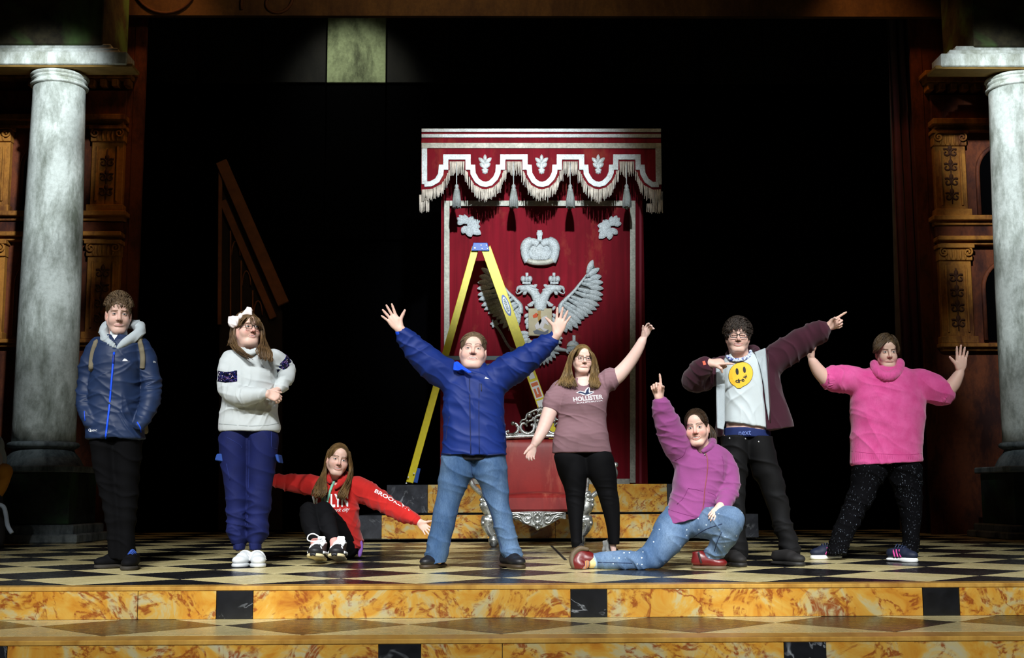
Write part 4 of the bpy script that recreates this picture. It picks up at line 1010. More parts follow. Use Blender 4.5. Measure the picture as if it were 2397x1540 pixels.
def normals(V, Q):
    N = np.cross(V[Q[:, 2]] - V[Q[:, 0]], V[Q[:, 3]] - V[Q[:, 1]]); n = len(V); A = np.zeros_like(V)
    for i in range(4):
        for d in range(3): A[:, d] += np.bincount(Q[:, i], N[:, d], n)
    return A / np.maximum(np.linalg.norm(A, axis=1, keepdims=True), 1e-12)
def vnoise(P):
    """smooth value noise in [-1,1]"""
    i = np.floor(P).astype(np.int64); f = P - i; f = f * f * (3 - 2 * f); out = 0
    def hsh(a, b, c):
        x = (a * 374761393 + b * 668265263 + c * 2147483647 + 1013904223) & 0xffffffff; x = ((x ^ (x >> 13)) * 1274126177) & 0xffffffff; return ((x ^ (x >> 16)) & 0xffff) / 32767.5 - 1
    for a in (0, 1):
        for b in (0, 1):
            for c in (0, 1):
                w_ = (f[:, 0] if a else 1 - f[:, 0]) * (f[:, 1] if b else 1 - f[:, 1]) * (f[:, 2] if c else 1 - f[:, 2]); out = out + w_ * hsh(i[:, 0] + a, i[:, 1] + b, i[:, 2] + c)
    return out
def fold(V, N, amp, wl, along, stretch=3.5, c=None, r=.2, seed=0.0, ridge=True):
    """creases running across 'along' (wavelength wl in that direction, stretched sideways)"""
    d = np.array(along, float); d /= np.linalg.norm(d); t = V @ d; perp = V - np.outer(t, d)
    P = perp / (wl * stretch * 1.5) + np.outer(t / wl, np.array((.63, .48, .61))) + seed
    P = P + .35 * vnoise(V / (wl * 2.2) + seed)[:, None]
    n = vnoise(P)
    v = (1.5 * np.exp(-np.abs(n) / .26) - .5 + .35 * n) if ridge else n
    w_ = 1.0 if c is None else np.exp(-((V - np.array(c)) ** 2).sum(1) / r ** 2)
    return V + N * (1.55 * amp * v * w_)[:, None]
class Person:
    def __init__(s, name, Y, base_px, label):
        s.Y = Y; s.k = 1 / pxm(Y); b = at(base_px, 1300, Y); s.base = np.array((b[0], Y, 0.0)); s.label = label; s.parts = []; s.root = None; s.bvh = {}
    def P(s, px, py, d=0.0): return at(px, py, s.Y + d)
    def rows(s, R):
        """(py, pxl, pxr, ry, [dy])"""
        out = []
        for r in R:
            d = r[4] if len(r) > 4 else 0.0; a = s.P(r[1], r[0], d); b = s.P(r[2], r[0], d); out.append(((a[2] + b[2]) / 2, (a[0] + b[0]) / 2, s.Y + d, (b[0] - a[0]) / 2, r[3]))
        return out
    def limb(s, pts, rad): return [s.P(*p) for p in pts], [r * s.k for r in rad]
    def body(s, pieces, mat):
        """join the skin surfaces of one figure into its single body mesh"""
        Vs, Qs, Cs = [], [], []; n = 0
        for V, Q, C in pieces:
            Vs.append(V); Qs.append(Q + n); n += len(V); Cs.append(np.broadcast_to(np.array(C, float), (len(V), 3)))
        me = mesh_np('person', np.vstack(Vs), np.vstack(Qs), True, np.vstack(Cs))
        s.root = obj('person', me, mat, None, s.base); tag(s.root, s.label, 'person', 'people posing on the stage'); return s.root
    def wear(s, name, shape, mat, h=.007, smooth=2, folds=(), label=None, parent=None, key=None, col=None):
        V, Q = shape.mesh(h, smooth)
        if folds:
            N = normals(V, Q)
            for f in folds: V = fold(V, N, **f)
            V = relax(V, Q, .15)
        s.bvh[key or name] = (V, Q)
        me = mesh_np(name, V, Q, True, None if col is None else col(V))
        o = obj(name, me, mat, parent or s.root)
        if label: o['label'] = label
        return o
    def tree(s, *keys):
        Vs, Qs = [], []; n = 0
        for k in keys: V, Q = s.bvh[k]; Vs.append(V); Qs.append(Q + n); n += len(V)
        return BVHTree.FromPolygons(np.vstack(Vs).tolist(), np.vstack(Qs).tolist())
    def hit(s, tr, px, py, off=.003):
        d = ray(px, py); d = d / np.linalg.norm(d); loc, nor, i, dist = tr.ray_cast(Vector(CAMP), Vector(d))
        if loc is None: return None
        return np.array(loc) - d * off
    def ribbon(s, tr, pts, w, name, mat, off=.004, th=.006, parent=None, sub=5, round_=False):
        """band laid on the cloth along a line (w in px)"""
        P = smooth_path([(p[0], p[1], 0) for p in pts], sub)
        H = [s.hit(tr, p[0], p[1], off) for p in P]; H = [q for q in H if q is not None]
        if len(H) < 2: return None
        H = np.array(H); b = MB()
        b.tube(H, w * s.k / 2, 6, ((0, 1, 0), .35 if not round_ else 1.0)); return b.build(name, mat, parent or s.root, smooth=True)
    def decal(s, tr, V2, F, name, mat, off=.003, parent=None):
        """flat print: 2-D pixel points wrapped on the cloth"""
        H = []; last = None
        for x, y in V2:
            q = s.hit(tr, x, y, off)
            if q is None: q = last
            H.append(q); last = q if q is not None else last
        H = [q if q is not None else last for q in H]
        if last is None: return None
        return MB().add(H, F).build(name, mat, parent or s.root)
    def text(s, tr, txt, A, B, C, name, mat, bold=.0, off=.003, shear=0.0, arc=0.0):
        V, F = text2d(txt, bold, shear); wd, ht = V.max(0); A, B, C = [np.array(q, float) for q in (A, B, C)]
        u = V[:, :1] / wd; v = V[:, 1:] / ht; P = A + u * (B - A) + (v + arc * (1 - (2 * u - 1) ** 2)) * (C - A)
        return s.decal(tr, P, F, name, mat, off)
def poly2(pts):     # filled polygon for decal (fan-triangulated outline through ear clipping by bmesh)
    bm = bmesh.new(); vs_ = [bm.verts.new((x, -y, 0)) for x, y in pts]; bm.faces.new(vs_); bmesh.ops.triangulate(bm, faces=bm.faces[:]); bm.verts.index_update()
    F = [[v.index for v in f.verts] for f in bm.faces]; bm.free(); return pts, F
def disc2(cx, cy, rx, ry, rot=0.0, n=28):
    P = [(cx, cy)]; c, s_ = math.cos(rot), math.sin(rot)
    for q in (.5, 1.0):
        for i in range(n):
            a = 2 * math.pi * i / n; x, y = rx * q * math.cos(a), ry * q * math.sin(a); P.append((cx + x * c - y * s_, cy + x * s_ + y * c))
    F = [[0, 1 + i, 1 + (i + 1) % n] for i in range(n)] + [[1 + i, 1 + n + i, 1 + n + (i + 1) % n, 1 + (i + 1) % n] for i in range(n)]
    return P, F

# ------------------------------------------------------------------ hands
def hand(sh, wrist, f, n, th, size=.185, spread=12, curl=(8, 12, 8), thumb=48, curls=None, thumb_curl=(6, 10), k=.004):
    """five-fingered hand: f towards fingertips, n out of the palm, th towards the thumb side"""
    f = np.array(f, float); f /= np.linalg.norm(f); n = np.array(n, float); n -= f * n.dot(f); n /= np.linalg.norm(n)
    s = np.cross(f, n); s = s if s.dot(np.array(th, float)) > 0 else -s
    S = size / .185; W = np.array(wrist, float); pt = lambda a, b, c: W + S * (f * a + s * b + n * c)
    offs = [.031, .011, -.010, -.029]; kn = [.092, .096, .091, .082]; ln = [.074, .082, .076, .060]; sp = [1, .33, -.35, -1]
    sh.ell(pt(.052, .001, 0), np.array((.055, .041, .0165)) * S, .012, np.stack([f, s, n], 1))
    sh.cone(pt(-.015, 0, 0), pt(.03, 0, 0), .024 * S, .023 * S, .012, (n, .72))
    for i in range(4):
        c1, c2, c3 = (curls[i] if curls else curl); a = math.radians(spread * sp[i])
        K = pt(kn[i], offs[i], 0); sh.cone(pt(.02, offs[i] * .6, 0), K, .0125 * S, .0108 * S, .009)
        d0 = f * math.cos(a) + s * math.sin(a); p = K; ang = 0.0; rr = [.0098, .0088, .0079, .0062]
        if i == 3: rr = [q * .88 for q in rr]
        for j, (L, c) in enumerate(zip((.46, .30, .24), (c1, c2, c3))):
            ang += math.radians(c); d = d0 * math.cos(ang) + n * math.sin(ang); q = p + d * ln[i] * L * S
            sh.cone(p, q, rr[j] * S, rr[j + 1] * S, k); p = q
    a = math.radians(thumb); d = f * math.cos(a) + s * math.sin(a); p = pt(.022, .020, .008); q = pt(.048, .034, .010) + s * .004 * S * (thumb / 45)
    sh.cone(p, q, .0165 * S, .0135 * S, .012); p = q; ang = 0.0
    for L, r0, r1, c in ((.036, .0128, .0105, thumb_curl[0]), (.030, .0105, .0078, thumb_curl[1])):
        ang += math.radians(c); dd = d * math.cos(ang) + n * math.sin(ang); q = p + dd * L * S; sh.cone(p, q, r0 * S, r1 * S, .005); p = q
    return sh

# ------------------------------------------------------------------ heads
SKIN = np.array(hexc(218, 180, 164))
class Head:
    def __init__(s, C, sc, yaw=0, pitch=0, roll=0, wx=1.0, jaw=1.0, fat=0.0):
        """local axes: x image-right, y away from the face, z up; yaw>0 turns to image-right, pitch>0 looks up, roll>0 clockwise"""
        s.C = np.array(C, float); s.sc = sc; s.wx = wx; s.jaw = jaw; s.fat = fat
        # angles are given relative to the line of sight from the front rows
        yaw = yaw - math.degrees(math.atan2(s.C[0], s.C[1])); pitch = pitch - math.degrees(math.atan2(s.C[2] - HC, s.C[1]))
        y, p, r = [math.radians(q) for q in (yaw, pitch, roll)]
        Rz = np.array([[math.cos(y), -math.sin(y), 0], [math.sin(y), math.cos(y), 0], [0, 0, 1]])
        Rx = np.array([[1, 0, 0], [0, math.cos(-p), -math.sin(-p)], [0, math.sin(-p), math.cos(-p)]])
        Ry = np.array([[math.cos(r), 0, math.sin(r)], [0, 1, 0], [-math.sin(r), 0, math.cos(r)]])
        s.R = Ry @ Rz @ Rx
    def L(s, x, y, z): return s.C + s.R @ (np.array((x * s.wx, y, z)) * s.sc)
    def loc(s, V):
        q = (V - s.C) @ s.R / s.sc; q = q.copy(); q[:, 0] /= s.wx; return q
    def build(s, neck, nr, smile=0.0, gap=0.0, mw=.024, eye=1.0, brow=(60, 44, 34), lip=(196, 130, 122), iris=(70, 86, 92), gaze=0.0, blush=.25, skin=None, h=.0023, teeth=True, brow_arch=.004, browz=.021, brow_on=1.0, lids=False, nose=1.0, browtilt=0.0):
        S = Shape(); sc, w = s.sc, s.wx; fat = s.fat
        E = lambda c, r, k=.012, op='u': S.ell(s.L(*c), np.array((r[0] * w, r[1], r[2])) * sc, k * sc, s.R, op)
        Cn_ = lambda a, b, ra, rb, k=.01, op='u': S.cone(s.L(*a), s.L(*b), ra * sc, rb * sc, k * sc, None, op)
        E((0, .018, .034), (.0755, .093, .084)); E((0, -.022, -.028), (.064 + fat, .068, .078), .02)
        j = s.jaw
        for q in (-1, 1):
            Cn_((q * (.047 + fat * .7), -.004, -.045), (q * .022 * j, -.058, -.096), .023 + fat * .4, .021, .02)
            E((q * .036, -.058, -.036), (.027 + fat * .5, .026, .027 + fat * .4), .02)
            E((q * (.0775), .012, -.012), (.0085, .019, .031), .006); E((q * (.088), .002, -.012), (.0075, .011, .018), .004, 's')
        E((0, -.066, -.096), (.024 * j, .02, .019), .018)
        if fat > .006: E((0, -.03, -.108), (.052, .05, .026), .03)
        E((0, -.062, .045), (.054, .036, .045), .02)
        Cn_((-.03, -.083, .0225), (.03, -.083, .0225), .0095, .0095, .012)
        for q in (-1, 1): E((q * .0315, -.101, .0015), (.018, .017, .0125), .010, 's')
        for q in (-1, 1): E((q * .0315, -.0745, .0), (.0155, .0145, .0135), .003)
        Cn_((0, -.090, .012), (0, -.106 - .004 * nose, -.028), .0078, .0112 * nose, .010)
        for q in (-1, 1): E((q * .0125 * nose, -.096, -.0335), (.0085, .0105, .0075), .005); E((q * .0072, -.1045, -.0405), (.0042, .006, .0042), .003, 's')
        zb = lambda x: -.0635 + smile * (x / mw) ** 2
        for (za, r, yy) in ((.0032 + gap / 2, .0040, -.0842), (-.0048 - gap / 2, .0048, -.0836)):
            P = [s.L(x, yy + 6.5 * x * x + abs(x) * .10, zb(x) + za * (1 - .75 * (x / mw) ** 2)) for x in np.linspace(-mw, mw, 7)]
            for a, b in zip(P[:-1], P[1:]): S.cone(a, b, r * sc, r * sc, .006 * sc)
        if gap > .004: E((0, -.098, zb(0)), (mw * .72, .012, gap * .42), .003, 's')
        if smile > .003:
            for q in (-1, 1): E((q * .042, -.06, -.030), (.023, .022, .02), .016)
        S.cone(s.L(0, .02, -.06), neck, nr, nr * 1.08, .03 * sc)
        V, Q = S.mesh(h, 1); q = s.loc(V); x, y, z = q.T; N = normals(V, Q)
        sk = SKIN if skin is None else np.array(skin); C = np.tile(sk, (len(V), 1))
        mot = 1 + .03 * vnoise(V * 40)[:, None]; C *= mot
        def mixc(m, col):
            m = np.clip(m, 0, 1)[:, None]; C[:] = C * (1 - m) + np.array(col) * m
        front = y < -.02
        red = np.array(hexc(204, 118, 108))
        for sx in (-1, 1): mixc(front * blush * np.exp(-(((x - sx * .042) / .022) ** 2 + ((z + .032) / .02) ** 2)), red)
        mixc(front * blush * 1.2 * np.exp(-((x / .014) ** 2 + ((z + .032) / .016) ** 2)), red)
        mixc((np.abs(x) > .074) * (.25), red)
        sm_ = lambda e, wd: np.clip(.5 - e / wd, 0, 1)          # soft inside mask
        bc = np.array(hexc(*brow))
        for sx in (-1, 1):
            dx = (x - sx * .0315) * sx
            # brows
            zz = z - (browz + brow_arch * (1 - (dx / .02) ** 2) + browtilt * dx); wd = .0030 * (1 - .5 * np.clip((dx + .02) / .042, 0, 1)) + .0006
            mixc(front * brow_on * .85 * sm_(np.abs(zz) - wd, .0022) * (np.abs(dx) < .0215), bc)
            # eyes: lashes, plus lid shade painted into the skin above
            t = 1 - (dx / .0145) ** 2; up = .0064 * eye * t + .0004; lo_ = -.0050 * (.55 + .45 * eye) * t
            ins = front * (t > 0)
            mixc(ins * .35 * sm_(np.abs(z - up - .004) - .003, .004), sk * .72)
            if lids or eye < .12: mixc(ins * .9 * sm_(np.abs(z + .0015) - .0014, .0018), np.array(hexc(90, 62, 52)))
            else:
                mk = ins * sm_(np.maximum(z - up, lo_ - z), .0014)
                mixc(mk, np.array(hexc(226, 222, 220)))
                r = np.hypot(dx * sx - gaze, z - .0008); mixc(mk * sm_(r - .0068, .0012), np.array(hexc(*iris)) * .55); mixc(mk * sm_(r - .0038, .0012), np.array((.01, .01, .012)))
                mixc(ins * .9 * sm_(np.abs(z - up - .0010) - .0015, .0012), np.array(hexc(40, 28, 24)))
                mixc(ins * .4 * sm_(np.abs(z - lo_ + .0006) - .0006, .0014), np.array(hexc(120, 84, 76)))
            mixc(front * .85 * np.exp(-(((x - sx * .0075) / .0038) ** 2 + ((z + .0405) / .0030) ** 2)), np.array(hexc(70, 32, 28)))
        t = 1 - (x / mw) ** 2; e = z - (-.0635 + smile * (x / mw) ** 2); lc = np.array(hexc(*lip)); inm = front * (t > 0) * (y < -.05)
        g2 = gap / 2 * np.maximum(t, 0)
        mixc(inm * .75 * sm_(np.maximum(e - (g2 + .0062 * np.sqrt(np.maximum(t, 0))), -(g2 + .0078 * np.sqrt(np.maximum(t, 0))) - e), .002), lc)
        if gap > .001:
            hole = inm * sm_(np.abs(e) - g2, .0016); mixc(hole, np.array(hexc(92, 34, 34)))
            if teeth: mixc(inm * sm_(np.maximum(np.maximum(e - g2 * .8, -e - g2 * .35), np.abs(x) - mw * .72), .0014), np.array(hexc(236, 230, 222)))
        else: mixc(inm * .8 * sm_(np.abs(e) - .0008, .0016), np.array(hexc(120, 60, 56)))
        return V, Q, C
    def cap(s, hl=.066, grow=.010, low=-.03, back=-.06, face_w=.062, k=.01, h=.004):
        """close-lying hair mass: skull shape minus the face"""
        S = Shape(); sc, w = s.sc, s.wx
        S.ell(s.L(0, .018, .036), np.array(((.0755 + grow) * w, .093 + grow, .084 + grow)) * sc, .01, s.R)
        S.ell(s.L(0, .045, -.02), np.array(((.066 + grow) * w, .068 + grow, .06 + grow)) * sc, .02, s.R)
        S.ell(s.L(0, -.062, .045), np.array((.0575 * w, .0395, .0485)) * sc, .02, s.R)
        S.ell(s.L(0, -.14, hl - .13), np.array((face_w * w, .145, .13)) * sc, k * sc, s.R, 's')
        S.cut(s.L(0, 0, low), s.R @ np.array((0, -.55, -1.0)), .01)
        S.cut(s.L(0, 0, back), s.R @ np.array((0, 0, -1.0)), .01)
        return S
def locks_mesh(b, paths, r, taper=(.55, 1, 1, .85, .3), n=5, flat=.55):
    for P in paths:
        P = np.array(P); rr = np.interp(np.linspace(0, 1, len(P)), np.linspace(0, 1, len(taper)), taper) * (r if np.isscalar(r) else rng.uniform(*r))
        b.tube(P, rr, n, ((0, 1, 0), flat))
    return b
def sheet(A, B, n, jit=.004, sub=3, wob=.0):
    """hair locks between two guide lines"""
    out = []; A = np.array(A, float); B = np.array(B, float)
    for i in range(n):
        t = (i + rng.random()) / n; P = A * (1 - t) + B * t; P = P + rng.normal(0, jit, P.shape) * np.linspace(.35, 1.2, len(P))[:, None]
        if wob: P[:, 0] += wob * np.sin(np.linspace(0, 6, len(P)) + rng.random() * 6) * np.linspace(0, 1, len(P))
        out.append(smooth_path(P, sub))
    return out
def short_locks(hd, n_, comb, ln, region, grow=.012, lift=.006, segs=6, jit=.12):
    """small locks lying over the skull; comb(x,y,z)->direction, region(x,y,z)->bool in head units"""
    out = []; r = np.array((.0755 + grow, .093 + grow, .084 + grow)); c = np.array((0, .018, .036)); tries = 0
    n = int(n_ * 2.6)
    while len(out) < n and tries < n * 30:
        tries += 1; v = rng.normal(size=3); v /= np.linalg.norm(v); p = c + v * r
        if not region(*p): continue
        d = np.array(comb(*p), float); d = d / max(np.linalg.norm(d), 1e-6) + rng.normal(0, jit, 3); nn = v / r; nn /= np.linalg.norm(nn); d -= nn * d.dot(nn); d /= max(np.linalg.norm(d), 1e-6); L = ln * rng.uniform(.7, 1.25); P = []
        for i in range(segs):
            t = i / (segs - 1); q = p + d * L * t; e = (q - c) / r; m = np.linalg.norm(e); q = c + e / m * r * (1 + lift / .08 * math.sin(math.pi * min(1, t * .9 + .1)))
            P.append(hd.L(*q))
        out.append(np.array(P))
    return out
def glasses(hd, mat, w=.0235, hh=.016, r=.0018, tilt=0.0, lens=None, parent=None, y=-.106, ez=-.002, roundness=.35):
    g = empty('glasses'); g.parent = parent
    for sx in (-1, 1):
        P = []
        for a in np.linspace(0, 2 * math.pi, 29)[:-1]:
            c, s_ = math.cos(a), math.sin(a); e = 2 / 4.2; xx = w * math.copysign(abs(c) ** e, c); zz = hh * math.copysign(abs(s_) ** e, s_)
            if zz < 0: xx *= .93
            P.append(hd.L(sx * .0325 + xx, y + .1 * abs(sx * .0325 + xx) ** 1.2 * .35, ez + zz))
        MB().tube(P, r * hd.sc, 6, closed=True).build('rim', mat, g, smooth=True)
        if lens is not None: MB().add(P, [list(range(len(P)))]).build('lens', lens, g)
        MB().tube([hd.L(sx * (.0325 + w), y + .008, ez + hh * .55), hd.L(sx * .0755, -.07, ez + hh * .5), hd.L(sx * .0815, .0, .004), hd.L(sx * .0815, .02, -.006)], r * hd.sc, 6).build('temple', mat, g, smooth=True)
    MB().tube([hd.L(-.0325 + w, y + .003, ez + .004), hd.L(0, y - .006, ez + .007), hd.L(.0325 - w, y + .003, ez + .004)], r * 1.1 * hd.sc, 6).build('bridge', mat, g, smooth=True)
    return g

# ------------------------------------------------------------------ shoes
def shoe(P, toe, heel, mat_up, mat_sole, size=None, w=.05, height=.085, sole=.026, boot=0.0, h=.0055, lace=None, stripe=None, bulk=1.0, up=(0, 0, 1), toecap=None):
    """shoe standing on the ground from heel point to toe point (world)"""
    A = np.array(heel, float); B = np.array(toe, float); U_ = np.array(up, float); f = B - A; f -= U_ * f.dot(U_); L = np.linalg.norm(f); f /= L; s = np.cross(f, U_)
    pt = lambda a, b, c: A + f * a * L + s * b + U_ * c
    S = Shape(); Rm = np.stack([f, s, U_], 1)
    S.ell(pt(.76, 0, sole + .018 * bulk), (.27 * L, w * .92, .036 * bulk), .02, Rm)
    S.cone(pt(.16, 0, sole + .022), pt(.62, 0, sole + .024), w * .66, w * .80, .02, (U_, .8))
    S.cone(pt(.20, 0, sole + .04), pt(.18, 0, height + boot), w * .62, w * .60, .03)
    S.cone(pt(.24, 0, height - .01), pt(.62, 0, sole + .04), w * .58, w * .60, .03)
    S.cut(pt(0, 0, .008), -U_); S.cut(pt(.2, 0, height + boot - .004), U_ + f * -.15)
    sh_ = P.wear('shoe', S, mat_up, h, 1, key='shoe%d' % len(P.bvh))
    So = Shape(); So.ell(pt(.74, 0, sole * .5), (.285 * L, w * 1.02, sole * 1.1), .02, Rm); So.cone(pt(.17, 0, sole * .5), pt(.6, 0, sole * .5), w * .82, w * .86, .02, (U_, .35)); So.cut(pt(0, 0, sole), U_); So.cut(pt(0, 0, .001), -U_)
    P.wear('sole', So, mat_sole, h, 1, parent=sh_, key='sole%d' % len(P.bvh))
    if lace is not None:
        for i in range(4):
            t = .36 + i * .085; z = np.interp(t, [.24, .62], [height + .022, sole + .07])
            MB().tube(smooth_path([pt(t, -w * .5, z - .016), pt(t + .02, 0, z + .012), pt(t, w * .5, z - .016)], 4), .0042, 5).build('lace', lace, sh_, smooth=True)
    if stripe is not None:
        for sd in (-1, 1):
            for i in range(3):
                a = .34 + i * .10
                MB().tube(smooth_path([pt(a + .06, sd * w * .86, sole + .004), pt(a + .02, sd * w * .80, sole + .03), pt(a - .02, sd * w * .62, sole + .056)], 4), .0075, 5, (s, .4)).build('stripe', stripe, sh_, smooth=True)
    return sh_, pt
def foot(p, px, py, ang, mat_up, mat_sole, L=.28, **kw):
    t = np.array(atz(px, py)); a = math.radians(ang); d = np.array((math.sin(a), -math.cos(a), 0)); return shoe(p, t, t - d * L, mat_up, mat_sole, **kw)
def cr(p, a, b, amp=.007, wl=.045, r=.2, stretch=2.2, seed=0.0):
    A = np.array(p.P(*a)); B = np.array(p.P(*b)); return dict(amp=amp, wl=wl, along=B - A, stretch=stretch, c=(A + B) / 2, r=r, seed=seed)
# ------------------------------------------------------------------ people's materials
def skin_mat():
    t = NT('skin'); a = t.node('ShaderNodeVertexColor', layer_name='Col').outputs[0]
    t.set(color=a, rough=.5, spec=.35, sss=.12); t.p.inputs['Subsurface Radius'].default_value = (.9, .35, .2); t.p.inputs['Subsurface Scale'].default_value = .006
    t.bump(t.noise(260, 2, .5, t.coord()), .06, .002); return t.m
MAT['skin'] = skin_mat()
def hair_mat(name, c0, c1):
    t = NT(name); v = t.coord('Object', (1, 1, .12)); n = t.noise(160, 4, .6, v); m = t.noise(22, 3, .6, t.coord('Object', (1, 1, .35)))
    t.set(color=t.mix(t.ramp(m, [(.35, 0.0), (.65, .7)]), t.ramp(n, [(.3, c0), (.7, c1)]), tuple(q * .55 for q in c0)), rough=.5, spec=.3); return t.m
def cloth(name, c, rough=.8, weave=420, bump=.18, var=.10, sheen=.0, vscale=9, spec=.25):
    t = NT(name); v = t.coord(); f = t.noise(vscale, 5, .6, v); wv = t.noise(weave, 2, .5, v)
    t.set(color=t.ramp(t.math('ADD', t.math('MULTIPLY', f, .75), t.math('MULTIPLY', wv, .25)), [(.3, tuple(q * (1 - var) for q in c)), (.7, tuple(min(1, q * (1 + var)) for q in c))]), rough=rough, spec=spec, sheen=sheen)
    t.bump(t.math('ADD', wv, t.math('MULTIPLY', t.noise(60, 3, .6, v), .8)), bump, .003); return t.m
def denim(name, c, worn, dots=None):
    t = NT(name); v = t.coord(); s = t.coord('Object', (1, 1, .35)); n = t.noise(5, 6, .65, s, .3); fine = t.noise(240, 3, .6, t.coord('Object', (1, 1, .25)))
    col = t.mix(t.ramp(fine, [(.35, .0), (.7, .45)]), t.ramp(n, [(.32, c), (.55, tuple(.5 * (a + b) for a, b in zip(c, worn))), (.72, worn)]), tuple(q * .5 for q in c))
    if dots is not None:
        vo = t.node('ShaderNodeTexVoronoi', {'Vector': t.coord('Object', (1, .6, 1)), 'Scale': 27.0, 'Randomness': .3}).outputs['Distance']
        col = t.mix(t.ramp(vo, [(.09, .85), (.16, 0.0)]), col, dots)
    t.set(color=col, rough=.8, spec=.2); t.bump(fine, .25, .003); return t.m
# ================================================================== man in the blue jacket
def man_blue():
    p = Person('person', atz(1110, 1329)[1], 1108, 'man in a royal blue zip jacket and jeans with both arms raised wide'); P = p.P; k = p.k
    hd = Head(P(1107.5, 822, -.02), 78 * k / .225 * 1.03, 0, 13, 3, 1.06, 1.3, .009)
    V, Q, C = hd.build(P(1108, 885, .03), 27 * k, smile=-.004, gap=.011, mw=.026, eye=.55, brow=(92, 72, 60), lip=(206, 150, 148), iris=(80, 74, 70), blush=.3, brow_arch=.006, browz=.024, nose=1.05)
    arms = Shape()
    n = (0, -1, 0)
    arms.cone(P(952, 790, -.1), P(936, 770, -.12), 13 * k, 11.5 * k); hand(arms, P(936, 770, -.12), P(905, 727, -.13) - P(936, 770, -.12), n, (1, 0, .3), 66 * k, 17, (4, 6, 4), 62)
    arms2 = Shape()
    arms2.cone(P(1288, 800, -.1), P(1303, 782, -.12), 13 * k, 11.5 * k); hand(arms2, P(1303, 782, -.12), P(1322, 728, -.13) - P(1303, 782, -.12), n, (-1, 0, .2), 66 * k, 17, (4, 6, 4), 66)
    a = arms.mesh(.0032); b = arms2.mesh(.0032)
    core = Shape().loft(p.rows([(880, 1070, 1148, .1), (960, 1050, 1166, .12), (1060, 1050, 1168, .12)]), .02)
    for s_, x in ((-1, 1075), (1, 1146)): core.chain([P(x, 1070), P(x + s_ * 24, 1200), P(x + s_ * 50, 1310)], [26 * k, 17 * k, 12 * k])
    c = core.mesh(.014)
    p.body([(V, Q, C), (a[0], a[1], SKIN), (b[0], b[1], SKIN), (c[0], c[1], SKIN)], MAT['skin'])
    # hair
    hm = hair_mat('dark_blond_hair', hexc(90, 72, 52), hexc(146, 124, 96))
    p.wear('hair', hd.cap(.084, .006, -.015, -.05, .073), hm, .004, 2)
    bb = MB(); locks_mesh(bb, short_locks(hd, 210, lambda x, y, z: (.35, -.55, .2), .034, lambda x, y, z: z > .05 and y > -.09 and not (y < -.055 and z < .08), .008, .004), (.0011, .0019)); bb.build('hair_tuft', hm, p.root, smooth=True)
    # jacket
    J = Shape().loft(p.rows([(858, 1086, 1132, .075), (868, 1070, 1150, .095), (882, 1050, 1168, .125), (905, 1040, 1178, .155), (950, 1038, 1180, .172), (1000, 1038, 1182, .178), (1045, 1035, 1184, .178), (1066, 1032, 1187, .176)]), .02, 2.3)
    for pts, rad in (([(1056, 884, 0), (1012, 856, -.03), (972, 815, -.07), (943, 782, -.1)], [31, 28, 23, 15.5]), ([(1164, 884, 0), (1206, 858, -.03), (1252, 826, -.07), (1293, 793, -.1)], [31, 28, 22, 15])):
        q, r = p.limb(pts, rad); J.chain(q, r, .05)
    J.cone(P(1108, 846, .0), P(1108, 872, -.01), 27 * k, 33 * k, .02)
    J.cone(P(1108, 838, -.005), P(1108, 872, -.02), 22.5 * k, 27 * k, .006, None, 's')
    J.cone(P(1102, 850, -.14), P(1106, 876, -.13), 9 * k, 4 * k, .02, None, 's')
    m = cloth('blue_jacket_nylon', hexc(14, 38, 104), .6, 500, .1, .12, spec=.25)
    D1 = P(943, 782) - P(1056, 884); D2 = P(1293, 793) - P(1164, 884)
    j = p.wear('jacket', J, m, .0062, 2, [dict(amp=.0075, wl=.055, along=D1, stretch=2.2, c=P(985, 830, -.06), r=.26, seed=1.3), dict(amp=.0075, wl=.055, along=D2, stretch=2.2, c=P(1240, 835, -.06), r=.26, seed=4.1), dict(amp=.006, wl=.10, along=(1, 0, .25), stretch=3.5, c=P(1108, 960, -.1), r=.42, seed=2.2), dict(amp=.004, wl=.045, along=(.5, 0, 1), stretch=3, seed=8)])
    tr = p.tree('jacket')
    dk = plain('navy_seam', hexc(12, 24, 70), .7); bl = cloth('bright_blue_lining', hexc(20, 76, 220), .6)
    p.ribbon(tr, [(1099, 885), (1100, 960), (1102, 1062)], 2.2, 'storm_flap', dk, .0015)
    p.ribbon(tr, [(1122, 890), (1121, 960), (1122, 1062)], 1.6, 'storm_flap', dk, .0015)
    p.ribbon(tr, [(1034, 1061), (1070, 1064), (1108, 1065), (1150, 1064), (1185, 1061)], 3.0, 'hem_cord', dk, .0)
    for x0, x1 in ((1056, 1044), (1176, 1181)): p.ribbon(tr, [(x0 - 4, 975), (x1 + 2, 1005), (x1, 1030)], 2.4, 'pocket_zip', dk, .001)
    p.decal(tr, *poly2([(1134, 886), (1137, 882), (1140, 884), (1143, 886), (1146, 887)]), 'logo', MAT['white'], .003)
    p.ribbon(tr, [(1126, 898), (1127, 916)], 2.2, 'chest_zip', plain('black_zip', (.01, .01, .012), .5), .001)
    MB().prism([P(x, y, d) for x, y, d in ((1062, 848, -.10), (1070, 845, -.10), (1076, 850, -.12), (1088, 860, -.16), (1105, 871, -.19), (1098, 874, -.20), (1082, 866, -.18), (1072, 869, -.16), (1060, 866, -.14))], (.1, 1, .1), .022).build('collar_lining', bl, p.root, bevel=.006)
    # cuffs, jeans
    for a_, b_, r in (((947, 787, -.1), (939, 777, -.11), 14), ((1290, 797, -.1), (1298, 786, -.11), 13.5)):
        S = Shape().cone(P(*a_), P(*b_), r * k, r * .96 * k); p.wear('cuff', S, bl if a_[0] < 1000 else m, .004, 1)
